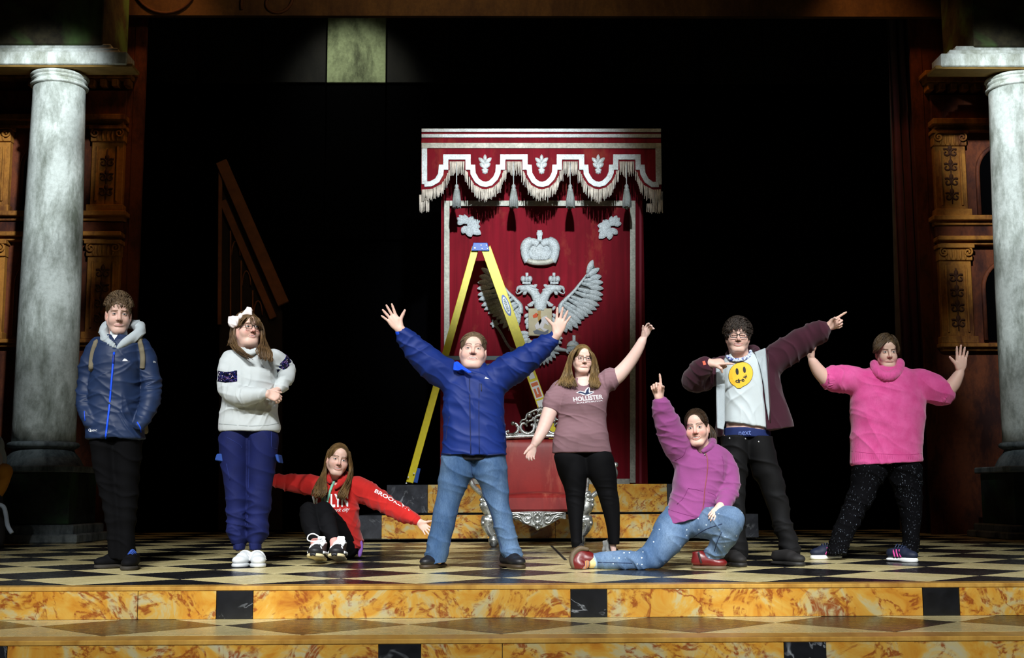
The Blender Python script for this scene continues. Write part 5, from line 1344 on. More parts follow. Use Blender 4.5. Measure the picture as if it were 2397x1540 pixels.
    jm = denim('faded_blue_denim', hexc(44, 72, 108), hexc(100, 126, 156))
    T = Shape().loft(p.rows([(1060, 1036, 1114, .13), (1085, 1031, 1114, .135), (1110, 1028, 1110, .13), (1150, 1024, 1088, .105), (1200, 1015, 1070, .095, .0), (1250, 1003, 1060, .09), (1300, 993, 1050, .092), (1319, 992, 1046, .095)]), .01)
    T.loft(p.rows([(1060, 1106, 1184, .13), (1085, 1106, 1185, .135), (1110, 1110, 1187, .13), (1150, 1128, 1190, .105), (1200, 1147, 1197, .095), (1250, 1161, 1209, .09), (1300, 1176, 1221, .092), (1319, 1182, 1224, .095)]), .03)
    p.wear('jeans', T, jm, .0062, 2, [dict(amp=.006, wl=.05, along=(.15, 0, 1), stretch=2.5, c=P(1018, 1290, -.05), r=.16, seed=3), dict(amp=.006, wl=.05, along=(-.15, 0, 1), stretch=2.5, c=P(1205, 1290, -.05), r=.16, seed=5), dict(amp=.0055, wl=.06, along=(0, 0, 1), stretch=3, c=P(1108, 1110, -.1), r=.22, seed=6), dict(amp=.005, wl=.09, along=(.6, 0, 1), stretch=3, seed=7.7)])
    tr = p.tree('jeans'); sm = plain('dark_blue_stitching', hexc(26, 44, 84), .8)
    p.ribbon(tr, [(1102, 1072), (1103, 1095), (1106, 1112)], 1.6, 'fly_seam', sm, .001); p.ribbon(tr, [(1086, 1150), (1068, 1200), (1058, 1250), (1046, 1305)], 1.5, 'inseam', sm, .001); p.ribbon(tr, [(1131, 1152), (1150, 1200), (1165, 1250), (1181, 1305)], 1.5, 'inseam', sm, .001)
    um = plain('black_leather', hexc(22, 22, 26), .45, bump=.2); so = plain('dark_brown_rubber', hexc(52, 40, 24), .6)
    foot(p, 990, 1332, -28, um, so, .29, w=.056, height=.10, sole=.03); foot(p, 1222, 1332, 28, um, so, .29, w=.056, height=.10, sole=.03)
    # waistband of the black shirt showing under the jacket
    S = Shape().loft(p.rows([(1052, 1042, 1178, .145), (1078, 1046, 1176, .142)]), .01); p.wear('shirt_hem', S, plain('black_cotton', (.006, .006, .007), .9), .008, 1)
man_blue()
# ================================================================== boy in the navy raincoat
def boy_navy():
    p = Person('person', atz(270, 1330)[1], 270, 'boy in a navy raincoat over a grey hood, hands in pockets, beside the stone column'); P = p.P; k = p.k
    hd = Head(P(277.5, 736, -.02), 92 * k / .233, 3, 2, 0, .9, .95, .0)
    V, Q, C = hd.build(P(278, 815, .03), 20 * k, smile=-.001, mw=.024, eye=.6, brow=(120, 92, 66), lip=(206, 150, 144), iris=(74, 70, 64), blush=.12, brow_arch=.001, browz=.0175, browtilt=-.12)
    core = Shape().loft(p.rows([(800, 235, 320, .09), (900, 225, 320, .11), (1020, 222, 322, .11)]), .02)
    for x, xm, x2 in ((246, 254, 270), (300, 299, 298)): core.chain([P(x, 1020), P(xm, 1150), P(x2, 1300)], [22 * k, 14 * k, 9 * k])
    c = core.mesh(.014)
    # forearms running into the pockets, hands closed inside
    H = []
    for (a, b, th) in (((206, 955, -.02), (222, 985, -.04), (1, 0, 0)), ((345, 960, -.02), (318, 985, -.04), (-1, 0, 0))):
        S = Shape().cone(P(*a), P(*b), 8 * k, 7 * k); hand(S, P(*b), P(b[0] + (5 if a[0] < 270 else -5), b[1] + 14, b[2]) - P(*b), (0, 1, 0), th, 44 * k, 6, (18, 20, 10), 30); H.append(S.mesh(.0045))
    p.body([(V, Q, C), (c[0], c[1], SKIN)] + [(a[0], a[1], SKIN) for a in H], MAT['skin'])
    hm = hair_mat('brown_cropped_hair', hexc(66, 50, 34), hexc(136, 112, 82))
    p.wear('hair', hd.cap(.068, .007, .0, -.035, .066), hm, .004, 2)
    bb = MB()
    locks_mesh(bb, short_locks(hd, 300, lambda x, y, z: (.15, -.8, .35), .03, lambda x, y, z: z > .045 and y > -.085 and not (y < -.05 and z < .062), .012, .012), (.0012, .0021))
    locks_mesh(bb, short_locks(hd, 70, lambda x, y, z: (.1, -.35, -.8), .024, lambda x, y, z: .055 < z < .1 and y < -.04, .018, .008), (.0012, .002)); bb.build('hair_tuft', hm, p.root, smooth=True)
    m = cloth('navy_raincoat_nylon', hexc(32, 48, 80), .5, 600, .08, .12, spec=.3)
    J = Shape().loft(p.rows([(786, 246, 312, .09), (797, 228, 328, .115), (812, 219, 336, .135), (850, 214, 333, .152), (900, 211, 331, .158), (960, 206, 331, .162), (1000, 203, 334, .165), (1027, 204, 338, .165)]), .02, 2.25)
    for pts, rad in (([(228, 808, 0), (209, 850, .01), (200, 905, .01), (198, 945, -.04), (208, 985, -.11)], [19, 18, 16, 15, 14]), ([(328, 808, 0), (346, 850, .01), (355, 900, .01), (350, 945, -.04), (330, 990, -.11)], [20, 20, 19, 17, 14])):
        q, r = p.limb(pts, rad); J.chain(q, r, .03)
    J.cone(P(270, 775, -.03), P(270, 812, -.115), 13 * k, 6 * k, .02, None, 's')
    p.wear('raincoat', J, m, .006, 2, [cr(p, (209, 850), (199, 945), .009, .05, .22, seed=1), cr(p, (346, 850), (350, 945), .009, .05, .22, seed=2), dict(amp=.006, wl=.1, along=(1, 0, .3), c=P(270, 930, -.12), r=.4, seed=3), dict(amp=.008, wl=.06, along=(.7, 0, 1), c=P(300, 1000, -.14), r=.14, seed=4), dict(amp=.007, wl=.05, along=(-.6, 0, 1), c=P(225, 1005, -.14), r=.12, seed=7), dict(amp=.003, wl=.05, along=(.3, 0, 1), seed=5)])
    tr = p.tree('raincoat'); zb = plain('bright_blue_zip', hexc(22, 84, 240), .45)
    p.ribbon(tr, [(267, 824), (262, 880), (256, 950), (250, 1000), (247, 1026)], 5, 'zip', zb, .001, round_=False)
    p.ribbon(tr, [(266, 830), (266, 840), (265, 850)], 4, 'zip_pull', plain('dark_blue_pull', hexc(16, 40, 130), .5), .006)
    p.decal(tr, *poly2([(286, 845), (289, 841), (291, 839), (295, 840), (298, 843), (300, 845)]), 'logo', MAT['white'], .003)
    p.text(tr, 'Q', (207, 1011), (213, 1011), (207, 1003), 'hem_badge', MAT['white'], .02); p.text(tr, 'QIKPAC', (211, 1011), (227, 1010), (211, 1006), 'hem_badge', MAT['white'], .0)
    p.ribbon(tr, [(197, 962), (199, 985)], 2, 'pocket_zip', zb, .002); p.ribbon(tr, [(321, 988), (328, 1000), (330, 1012)], 3, 'pocket_cord', zb, .004); p.ribbon(tr, [(193, 1008), (200, 1004)], 2.5, 'hem_cord', zb, .004)
    p.text(tr, '^^^', (358, 848), (365, 850), (358, 844), 'sleeve_badge', MAT['white'], .0)
    # hood of the sweatshirt and white tee
    gh = cloth('grey_sweatshirt_fleece', hexc(176, 186, 190), .9, 300, .3, .06, .2)
    S = Shape(); q, r = p.limb([(268, 812, -.12), (250, 796, -.10), (243, 780, -.03), (248, 764, .06), (272, 757, .11), (302, 756, .10), (324, 764, .05), (328, 774, -.02), (312, 788, -.08), (290, 803, -.12), (276, 815, -.135)], [5, 9, 10, 10, 11, 12, 12, 11, 11, 9, 5]); S.chain(q, r, .012, None, 3)
    p.wear('hood', S, gh, .0048, 2, [dict(amp=.005, wl=.04, along=(.6, .3, -1), stretch=3, seed=2)])
    T = Shape(); T.cone(P(272, 800, -.06), P(272, 822, -.10), 15 * k, 8 * k, .01); T.cone(P(278, 782, -.02), P(278, 800, -.05), 20 * k, 14 * k, .01); p.wear('tee_shirt', T, cloth('white_cotton', hexc(226, 232, 234), .85), .005, 2)
    tm = plain('black_trouser_cloth', (.003, .003, .0035), .9, spec=.06)
    L = Shape().loft(p.rows([(1015, 212, 276, .125), (1060, 216, 277, .12), (1120, 226, 278, .105), (1200, 246, 284, .08), (1260, 252, 286, .07), (1308, 254, 287, .068)]), .01); L.loft(p.rows([(1015, 266, 332, .125), (1060, 267, 330, .12), (1120, 271, 325, .105), (1200, 278, 318, .08), (1260, 280, 316, .07), (1310, 280, 315, .068)]), .03)
    p.wear('trousers', L, tm, .008, 2, [dict(amp=.006, wl=.06, along=(.2, 0, 1), seed=3)])
    bk = plain('black_trainer_mesh', (.003, .003, .004), .8, spec=.1); gs = plain('grey_brown_sole', hexc(44, 40, 34), .8); lc = plain('blue_laces', hexc(36, 70, 150), .6)
    foot(p, 223, 1332, -42, bk, gs, .30, w=.055, height=.11, sole=.03, lace=lc); foot(p, 297, 1336, 6, bk, gs, .30, w=.058, height=.11, sole=.03, lace=lc)
    # backpack worn on the back
    kh = cloth('khaki_webbing', hexc(120, 112, 92), .85, 260, .4)
    bp = empty('backpack', P(278, 1000, .3)); tag(bp, 'khaki backpack on the back of the boy in the navy raincoat', 'backpack')
    B = Shape().loft(p.rows([(815, 240, 316, .05, .27), (840, 232, 324, .085, .28), (930, 230, 332, .10, .29), (1000, 230, 345, .10, .29), (1016, 236, 346, .085, .29)]), .02, 3)
    p.wear('bag', B, kh, .012, 2, parent=bp, key='bag')
    for pts in ([(225, 801), (218, 822), (214, 845), (213, 866)], [(326, 797), (331, 815), (334, 838), (333, 862)]):
        Pp = smooth_path([(a, b, 0) for a, b in pts], 5); Hh = [p.hit(tr, q[0], q[1], .006) for q in Pp]; Hh = np.array([q for q in Hh if q is not None])
        Hh = np.vstack([Hh[0] + np.array((0, .16, -.01)), Hh[0] + np.array((0, .06, .012)), Hh]); bb = MB(); bb.tube(smooth_path(Hh, 3), 6.2 * k, 8, ((0, 1, 0), .4)); bb.build('strap', kh, bp, smooth=True)
boy_navy()
# ================================================================== woman with the hair bow
def woman_bow():
    p = Person('person', atz(580, 1325)[1], 580, 'woman with a white hair bow, glasses and pale grey sweatshirt, hand on her waist'); P = p.P; k = p.k
    hd = Head(P(578, 769, -.02), 80 * k / .233, 24, 9, -2, 1.0, 1.15, .012)
    V, Q, C = hd.build(P(584, 838, .04), 25 * k, smile=.0015, gap=.007, mw=.023, eye=.9, brow=(110, 84, 60), lip=(200, 128, 124), iris=(96, 110, 120), gaze=.002, blush=.5, brow_arch=.003)
    A = Shape(); A.chain([P(610, 922, -.24), P(624, 922, -.25)], [11 * k, 10 * k]); hand(A, P(624, 920, -.25), P(648, 930, -.24) - P(624, 920, -.25), P(636, 940, -.22) - P(636, 925, -.25) + np.array((0, .05, 0)), (0, -.4, 1), 52 * k, 6, (42, 50, 25), 30)
    A2 = Shape(); A2.cone(P(660, 905, .02), P(650, 914, -.08), 10 * k, 9 * k); hand(A2, P(650, 912, -.10), P(636, 916, -.2) - P(650, 912, -.10), (0, .6, -1), (-.2, -.2, 1), 50 * k, 6, (30, 30, 20), 30)
    a = A.mesh(.0034); b = A2.mesh(.0036)
    core = Shape().loft(p.rows([(835, 550, 625, .09), (900, 540, 635, .11), (1000, 535, 635, .11)]), .02)
    for x, x2 in ((548, 558), (616, 598)): core.chain([P(x, 1010), P((x + x2) / 2, 1150), P(x2, 1280)], [26 * k, 18 * k, 11 * k])
    c = core.mesh(.014); p.body([(V, Q, C), (a[0], a[1], SKIN), (b[0], b[1], SKIN), (c[0], c[1], SKIN)], MAT['skin'])
    hm = hair_mat('long_brown_hair', hexc(64, 46, 30), hexc(124, 96, 62))
    p.wear('hair', hd.cap(.072, .008, -.02, -.075, .058), hm, .0042, 2)
    X = lambda x, y, d: P(x, y, d); bb = MB()
    # strands down the image-left side and back
    locks_mesh(bb, sheet([X(580, 741, -.03), X(556, 752, -.07), X(549, 775, -.09), X(551, 800, -.12), X(566, 822, -.19), X(590, 836, -.23)], [X(576, 741, .03), X(545, 758, .0), X(541, 785, -.01), X(537, 803, .0), X(548, 815, -.10), X(578, 838, -.21)], 85, .006), (.0035, .0065))
    locks_mesh(bb, sheet([X(570, 742, .04), X(548, 760, .06), X(540, 790, .09), X(533, 806, .1)], [X(590, 742, .06), X(575, 765, .12), X(570, 795, .13), X(565, 812, .12)], 50, .006), (.0035, .0065))
    # image-right side
    locks_mesh(bb, sheet([X(592, 740, -.02), X(606, 755, -.05), X(612, 780, -.06), X(611, 800, -.11), X(604, 820, -.20), X(608, 838, -.22)], [X(592, 740, .04), X(613, 760, .03), X(618, 785, .02), X(624, 806, -.03), X(636, 828, -.16), X(640, 846, -.18)], 90, .006), (.0035, .0065))
    # fringe swept across the forehead
    locks_mesh(bb, sheet([X(588, 738, -.05), X(573, 744, -.11), X(562, 754, -.12), X(557, 768, -.11)], [X(590, 738, -.06), X(577, 744, -.13), X(568, 752, -.14), X(562, 765, -.125)], 16, .003), (.003, .005)); locks_mesh(bb, sheet([X(590, 738, -.06), X(597, 744, -.12), X(602, 753, -.125), X(605, 764, -.11)], [X(593, 739, -.03), X(607, 747, -.08), X(612, 758, -.08), X(614, 770, -.06)], 26, .003), (.003, .005)); locks_mesh(bb, sheet([X(586, 739, -.08), X(584, 748, -.14), X(586, 758, -.15)], [X(588, 739, -.08), X(593, 748, -.14), X(594, 760, -.15)], 5, .002), (.0015, .0025)); bb.build('hair_strand', hm, p.root, smooth=True)
    glasses(hd, plain('dark_tortoise_frame', hexc(40, 26, 20), .35), .0245, .0175, .0021, parent=p.root, lens=MAT['lens'])
    # bow
    bm_ = cloth('white_satin_bow', hexc(232, 222, 220), .6, 300, .1); bw = empty('hair_bow'); bw.parent = p.root
    S = Shape(); c0 = P(564, 741, -.07)
    for (ex, ey, r) in ((545, 753, 14.5), (583, 730, 12)):
        e = P(ex, ey, -.09); S.cone(c0, e, 4 * k, r * k, .008, ((0, 1, 0), .45))
    S.cut(P(534, 750, -.08), (-1, 0, -.15)); S.cut(P(591, 729, -.08), (1, 0, .1)); p.wear('bow_loop', S, bm_, .004, 1, [dict(amp=.004, wl=.03, along=(.5, 0, 1), seed=3)], parent=bw)
    S = Shape().ell(c0 + np.array((0, -.012, 0)), (6 * k, .022, 8 * k), .01); p.wear('bow_knot', S, bm_, .004, 1, parent=bw)
    # sweatshirt
    g = cloth('pale_grey_marl', hexc(184, 190, 190), .9, 350, .25, .05, .15)
    J = Shape().loft(p.rows([(814, 562, 606, .085), (824, 542, 622, .10), (836, 528, 638, .12), (855, 520, 646, .14), (890, 520, 646, .178, -.01), (935, 520, 648, .172, -.01), (970, 515, 651, .162), (1000, 512, 655, .162), (1011, 514, 653, .158)]), .02, 2.2)
    q, r = p.limb([(543, 842, -.02), (537, 875, -.08), (536, 910, -.13), (560, 927, -.19), (590, 926, -.23), (618, 922, -.25)], [23, 23, 21, 18, 15, 12]); J.chain(q, r, .03)
    q, r = p.limb([(640, 836, .0), (661, 850, .05), (672, 866, .07), (670, 885, .04), (656, 908, -.06)], [19, 16, 15, 15, 12]); J.chain(q, r, .03)
    J.cone(P(585, 808, -.02), P(585, 824, -.03), 21 * k, 19 * k, .01, None, 's')
    p.wear('sweatshirt', J, g, .006, 2, [cr(p, (524, 912, -.06), (615, 922, -.25), .006, .04, .2, seed=3), cr(p, (661, 850, .05), (660, 905), .008, .035, .12, seed=5), dict(amp=.007, wl=.06, along=(.8, 0, -.6), c=P(635, 950, -.12), r=.17, seed=6), dict(amp=.004, wl=.07, along=(.2, 0, 1), seed=8)])
    tr = p.tree('sweatshirt')
    p.ribbon(tr, [(513, 992), (545, 994), (585, 997), (625, 995), (654, 990)], 1.6, 'hem_seam', plain('grey_seam', hexc(150, 158, 158), .9), .0005)
    S = Shape(); S.chain([P(566, 816, -.1), P(575, 824, -.13), P(590, 827, -.135), P(603, 820, -.10)], [4 * k] * 4, .008); p.wear('neckband', S, g, .004, 1)
    gx = np.linspace(507.5, 555, 20); gy = np.linspace(0, 1, 9); V2 = [(x, 867 + 25 * v + 3 * math.sin((x - 507) / 48 * 3.14)) for v in gy for x in gx]
    p.decal(tr, V2, [[j * 20 + i, j * 20 + i + 1, (j + 1) * 20 + i + 1, (j + 1) * 20 + i] for j in range(8) for i in range(19)], 'sequin_band', MAT['sequin'], .005)
    for pts, rad in (([(654, 844, .03), (667, 858, .06)], [22, 20.5]),):
        q, r = p.limb(pts, rad); S = Shape(); S.cone(q[0], q[1], r[0], r[1], .0); d = q[1] - q[0]; S.cut(q[0], -d); S.cut(q[1], d); p.wear('sequin_band', S, MAT['sequin'], .005, 1)
    # cargo trousers
    tm = cloth('royal_blue_cargo_cotton', hexc(10, 20, 70), .8, 300, .3, .22)
    L = Shape().loft(p.rows([(998, 526, 586, .12), (1025, 514, 588, .136), (1060, 514, 584, .135), (1120, 523, 581, .115), (1180, 530, 579, .098), (1235, 532, 578, .092), (1262, 536, 577, .085), (1275, 543, 575, .07)]), .01); L.loft(p.rows([(998, 584, 642, .12), (1025, 579, 652, .136), (1060, 580, 649, .135), (1120, 580, 640, .115), (1180, 579, 632, .098), (1235, 578, 627, .092), (1262, 580, 622, .085), (1275, 583, 614, .07)]), .025)
    p.wear('trousers', L, tm, .0062, 2, [dict(amp=.009, wl=.06, along=(.3, 0, 1), stretch=2, c=P(560, 1225, -.06), r=.2, seed=2), dict(amp=.009, wl=.06, along=(-.3, 0, 1), stretch=2, c=P(605, 1225, -.06), r=.2, seed=9), dict(amp=.005, wl=.09, along=(.5, 0, 1), seed=4)])
    for x0, x1 in ((546, 574), (583, 612)):
        S = Shape().loft(p.rows([(1271, x0, x1, .066), (1287, x0 + 1, x1 - 1, .062)]), .01); p.wear('ankle_cuff', S, tm, .006, 1, [dict(amp=.002, wl=.012, along=(1, 0, 0), seed=1)])
    fm = plain('blue_pocket_cloth', hexc(24, 60, 130), .8)
    tr = p.tree('trousers')
    for pl in ([(507, 1062), (537, 1062), (530, 1082), (502, 1077)], [(643, 1064), (651, 1063), (655, 1084), (648, 1080)]):
        A0 = [P(x, y, -.10 + .0) for x, y in pl]; MB().prism(A0, (0, 1, 0), .16).build('pocket_flap', fm, p.root, bevel=.006)
    for pts in ([(515, 1015), (560, 1040), (566, 1050)], [(636, 1010), (636, 1045), (648, 1050)], [(583, 1030), (582, 1120), (579, 1230)], [(530, 1085), (538, 1124)]): p.ribbon(tr, pts, 1.3, 'seam', plain('blue_stitch', hexc(20, 36, 100), .8), .0016)
    wh = plain('white_leather', hexc(196, 200, 202), .45); ws = plain('white_rubber', hexc(180, 184, 186), .5)
    for x, an in ((552, -14), (606, 16)):
        sh_, pt = foot(p, x, 1329, an, wh, ws, .27, w=.056, height=.10, sole=.03)
        for t, z in ((.42, .105), (.54, .09)):
            MB().tube(smooth_path([pt(t, -.055, z - .045), pt(t + .02, -.03, z - .004), pt(t + .03, .0, z + .006), pt(t + .02, .03, z - .004), pt(t, .055, z - .045)], 4), .013, 6, ((0, 0, 1), .4)).build('velcro_strap', wh, sh_, smooth=True)
MAT['lens'] = NT('spectacle_lens').set(color=(1, 1, 1), rough=.02, trans=1.0, ior=1.02, alpha=.18).m
def sequins():
    t = NT('dark_sequins'); v = t.node('ShaderNodeTexVoronoi', {'Vector': t.coord(), 'Scale': 130.0})
    r = t.ramp(t.node('ShaderNodeSeparateColor', {'Color': v.outputs['Color']}).outputs[0], [(.0, hexc(12, 14, 40)), (.4, hexc(24, 40, 130)), (.6, hexc(14, 16, 40)), (.8, hexc(120, 90, 150)), (.95, hexc(220, 200, 210))], 'CONSTANT')
    t.set(color=r, metal=.7, rough=.3); t.bump(v.outputs['Distance'], .9, .01); return t.m
MAT['sequin'] = sequins()
woman_bow()
# ================================================================== girl in the red hoodie sitting on the floor
def girl_red():
    p = Person('person', atz(770, 1316)[1], 775, 'girl in a red hoodie and black leggings sitting on the chequered floor'); P = p.P; k = p.k
    D = .42                                   # torso sits behind the feet
    hd = Head(P(790.5, 1076, D - .06), 74 / pxm(p.Y + D) / .233, 9, 3, 12, .97, 1.05, .005)
    V, Q, C = hd.build(P(783, 1135, D + .02), 16 * k, smile=.010, gap=.008, mw=.030, eye=.62, brow=(92, 74, 60), lip=(206, 138, 130), iris=(50, 62, 70), blush=.3, brow_arch=.004)
    A = Shape(); A.cone(P(968, 1212, D - .16), P(982, 1222, D - .18), 9 * k, 8.5 * k); hand(A, P(980, 1221, D - .18), P(1006, 1247, D - .2) - P(980, 1221, D - .18), (-.3, -1, .35), (.6, 0, .8), 46 * k, 14, (10, 14, 8), 52)
    B = Shape(); B.cone(P(640, 1122, D + .1), P(622, 1120, D + .12), 9 * k, 8 * k); hand(B, P(624, 1120, D + .12), (-1, .2, -.1), (0, -1, 0), (0, 0, 1), 46 * k, 12, (10, 14, 8), 45)
    a = A.mesh(.0032); b = B.mesh(.004)
    core = Shape().loft(p.rows([(1130, 755, 820, .08, D), (1200, 755, 825, .1, D), (1285, 760, 830, .11, D + .05)]), .02)
    for kn, an, hp in (((724, 1196, .08), (738, 1270, -.14), (765, 1285, D)), ((760, 1194, .10), (783, 1268, -.12), (808, 1283, D))): core.chain([P(*hp), P(*kn)], [22 * k, 14 * k]); core.chain([P(*kn), P(*an), P(an[0], an[1] + 18, an[2] - .02)], [14 * k, 9.5 * k, 9 * k])
    core.chain([P(825, 1142, D), P(905, 1182, D - .08), P(978, 1219, D - .175)], [13 * k, 10 * k, 7 * k]); core.chain([P(745, 1138, D), P(690, 1131, D + .05), P(628, 1120, D + .115)], [13 * k, 10 * k, 7 * k])
    c = core.mesh(.008); cc = np.tile(np.array(hexc(214, 150, 142)), (len(c[0]), 1))
    p.body([(V, Q, C), (a[0], a[1], SKIN), (b[0], b[1], SKIN), (c[0], c[1], cc)], MAT['skin'])
    hm = hair_mat('long_light_brown_hair', hexc(70, 52, 34), hexc(140, 108, 62))
    p.wear('hair', hd.cap(.092, .006, -.02, -.07, .066), hm, .004, 2)
    X = lambda x, y, d=0.0: P(x, y, D + d); bb = MB()
    locks_mesh(bb, sheet([X(799, 1042, -.05), X(774, 1054, -.10), X(764, 1078, -.08), X(763, 1102, -.07), X(762, 1125, -.16), X(766, 1152, -.22), X(757, 1163, -.23)], [X(793, 1042, .03), X(770, 1054, -.01), X(762, 1080, .0), X(756, 1105, -.02), X(742, 1130, -.12), X(731, 1150, -.2), X(730, 1160, -.2)], 95, .0055, 3, .006), (.003, .006))
    locks_mesh(bb, sheet([X(800, 1042, -.05), X(814, 1058, -.09), X(819, 1082, -.07), X(817, 1105, -.07), X(808, 1130, -.17), X(794, 1152, -.22), X(790, 1165, -.23)], [X(800, 1042, .03), X(818, 1058, -.01), X(822, 1085, .0), X(825, 1110, -.02), X(820, 1135, -.12), X(812, 1155, -.2), X(806, 1168, -.2)], 95, .0055, 3, .006), (.003, .006))
    locks_mesh(bb, sheet([X(796, 1042, -.07), X(781, 1052, -.12), X(771, 1072, -.12)], [X(797, 1041, .0), X(780, 1050, -.05), X(768, 1072, -.05)], 30, .003), (.003, .005)); bb.build('hair_strand', hm, p.root, smooth=True)
    # hoodie
    rd = cloth('red_sweatshirt_fleece', hexc(182, 32, 28), .9, 300, .28, .08, .15)
    J = Shape().loft(p.rows([(1112, 768, 806, .07, D), (1122, 748, 826, .095, D), (1134, 734, 838, .12, D), (1160, 733, 838, .135, D - .01), (1200, 742, 838, .145, D - .02), (1235, 755, 843, .15, D), (1262, 770, 850, .15, D + .04), (1284, 790, 851, .14, D + .06)]), .02, 2.2)
    q, r = p.limb([(832, 1140, D), (868, 1158, D - .04), (905, 1182, D - .08), (942, 1201, D - .12), (970, 1214, D - .16)], [25, 23, 19, 16, 13]); J.chain(q, r, .035)
    q, r = p.limb([(740, 1136, D), (705, 1133, D + .03), (672, 1129, D + .06), (640, 1123, D + .1)], [22, 19, 16, 13]); J.chain(q, r, .035)
    J.cone(P(787, 1105, D - .03), P(783, 1132, D - .10), 14 * k, 7 * k, .015, None, 's')
    p.wear('hoodie', J, rd, .0058, 2, [cr(p, (868, 1158, D), (965, 1212, D - .16), .006, .045, .3, seed=3), cr(p, (720, 1134, D), (650, 1126, D), .006, .045, .25, seed=6), dict(amp=.01, wl=.07, along=(.8, 0, .7), c=P(835, 1230, D - .1), r=.2, seed=5), dict(amp=.004, wl=.06, along=(.3, 0, 1), seed=8)])
    S = Shape(); q, r = p.limb([(772, 1128, D - .13), (764, 1118, D - .05), (770, 1110, D + .06), (800, 1108, D + .08), (814, 1116, D - .02), (800, 1130, D - .12), (786, 1142, D - .16)], [5, 7, 9, 9, 8, 6, 4]); S.chain(q, r, .01, None, 3); p.wear('hood', S, rd, .005, 2)
    tr = p.tree('hoodie')
    p.text(tr, 'BROOKLYN', (694, 1192), (815, 1186), (694, 1160), 'lettering', MAT['white'], .035)
    p.text(tr, 'new york city', (752, 1203), (818, 1199), (754, 1191), 'lettering', MAT['white'], .004, shear=.35)
    p.text(tr, 'BROOKLYN', (876, 1152), (958, 1196), (880, 1144), 'sleeve_lettering', MAT['white'], .03)
    q, r = p.limb([(962, 1210, D - .15), (974, 1217, D - .17)], [14, 12.5]); S = Shape().cone(q[0], q[1], r[0], r[1]); p.wear('cuff', S, rd, .005, 1)
    # lavender shirt hem, leggings
    S = Shape(); S.chain([P(836, 1250, D - .02), P(845, 1276, D - .01), P(842, 1300, D)], [4.5 * k, 5 * k, 4.5 * k]); p.wear('shirt_hem', S, cloth('lavender_cotton', hexc(128, 88, 168), .9), .006, 2)
    bk = plain('black_leggings_jersey', (.004, .004, .005), .85, spec=.1)
    L = Shape()
    for kn, an, hp, rr in (((722, 1196, .06), (737, 1262, -.12), (765, 1282, D), (19, 15, 29)), ((757, 1195, .08), (781, 1260, -.10), (810, 1279, D), (20, 16, 31))):
        mid = [(kn[i] + hp[i]) / 2 for i in range(3)]; q, r = p.limb([hp, mid, kn], [rr[2], 27, rr[0]]); L.chain(q, r, .02); q, r = p.limb([kn, ((kn[0] + an[0]) / 2 - 3, (kn[1] + an[1]) / 2, (kn[2] + an[2]) / 2), an], [rr[0], 19, 12]); L.chain(q, r, .02)
    L.cone(P(775, 1280, D + .06), P(812, 1278, D + .06), 27 * k, 30 * k, .03); L.cut(P(780, 1305, D), (0, 0, -1)); L.cut((0, 0, .006), (0, 0, -1))
    p.wear('leggings', L, bk, .006, 2, [dict(amp=.003, wl=.05, along=(.2, 0, 1), seed=3)])
    # lanyard
    ly = NT('teal_print_lanyard'); vo = ly.node('ShaderNodeTexVoronoi', {'Vector': ly.coord(), 'Scale': 42.0}).outputs['Distance']; ly.set(color=ly.ramp(vo, [(.12, hexc(240, 220, 90)), (.2, hexc(30, 30, 26)), (.28, hexc(124, 196, 170))]), rough=.6)
    p.ribbon(tr, [(784, 1124), (776, 1140), (770, 1158), (764, 1180)], 6.5, 'lanyard', ly.m, .006); p.ribbon(tr, [(757, 1156), (755, 1170), (756, 1182)], 6, 'lanyard', ly.m, .006)
    # trainers, toes up towards the viewer
    wt = plain('white_trainer_panel', hexc(232, 236, 238), .45); bl = plain('black_trainer_panel', (.012, .012, .014), .5); cs = plain('cream_rubber', hexc(206, 192, 150), .6)
    for (tx, ty, ang) in ((733, 1322, -9), (783, 1322, -6)):
        a_ = math.radians(ang); toe = np.array(atz(tx, ty)); d = np.array((math.sin(a_), -math.cos(a_), 0)); tilt = math.radians(12)
        f = d * math.cos(tilt) + np.array((0, 0, 1)) * math.sin(tilt); u = np.array((0, 0, 1)) * math.cos(tilt) - d * math.sin(tilt)
        heel = toe - d * .22 + np.array((0, 0, .012)); L = .235; W = .062; H = .135
        sh_, pt = shoe(p, heel + f * L, heel, bl, cs, w=W, height=H, sole=.026, up=u); s = np.cross(f, u)
        top = lambda t: np.interp(t, [.24, .62, .9], [H + .024, .100, .062])
        for sd in (-1, 1):
            MB().tube(smooth_path([pt(.0, sd * .03, .05), pt(.2, sd * .052, .05), pt(.5, sd * .058, .045), pt(.75, sd * .058, .04)], 4), .011, 6, (s, .5)).build('side_panel', wt, sh_, smooth=True)
            MB().tube(smooth_path([pt(.22, sd * .036, H - .005), pt(.40, sd * .036, top(.40) - .012), pt(.60, sd * .032, top(.60) - .010)], 4), .010, 6).build('eyelet_band', wt, sh_, smooth=True)
            MB().tube(smooth_path([pt(.72, sd * .045, .052), pt(.80, sd * .044, .07), pt(.76, sd * .036, .085)], 4), .005, 5).build('swoosh_piping', wt, sh_, smooth=True)
        for i in range(6):
            t = .27 + i * .07; z = top(t)
            MB().tube(smooth_path([pt(t, -.036, z - .014), pt(t + .035, 0, z + .004), pt(t + .06, .034, z - .02)], 3), .0055, 5).build('lace', wt, sh_, smooth=True)
            MB().tube(smooth_path([pt(t, .036, z - .014), pt(t + .035, 0, z + .005), pt(t + .06, -.034, z - .02)], 3), .0055, 5).build('lace', wt, sh_, smooth=True)
        MB().box(pt(.24, 0, H + .022), (.058, .02, .045), np.stack([s, f, u], 1)).build('tongue', wt, sh_, bevel=.008)
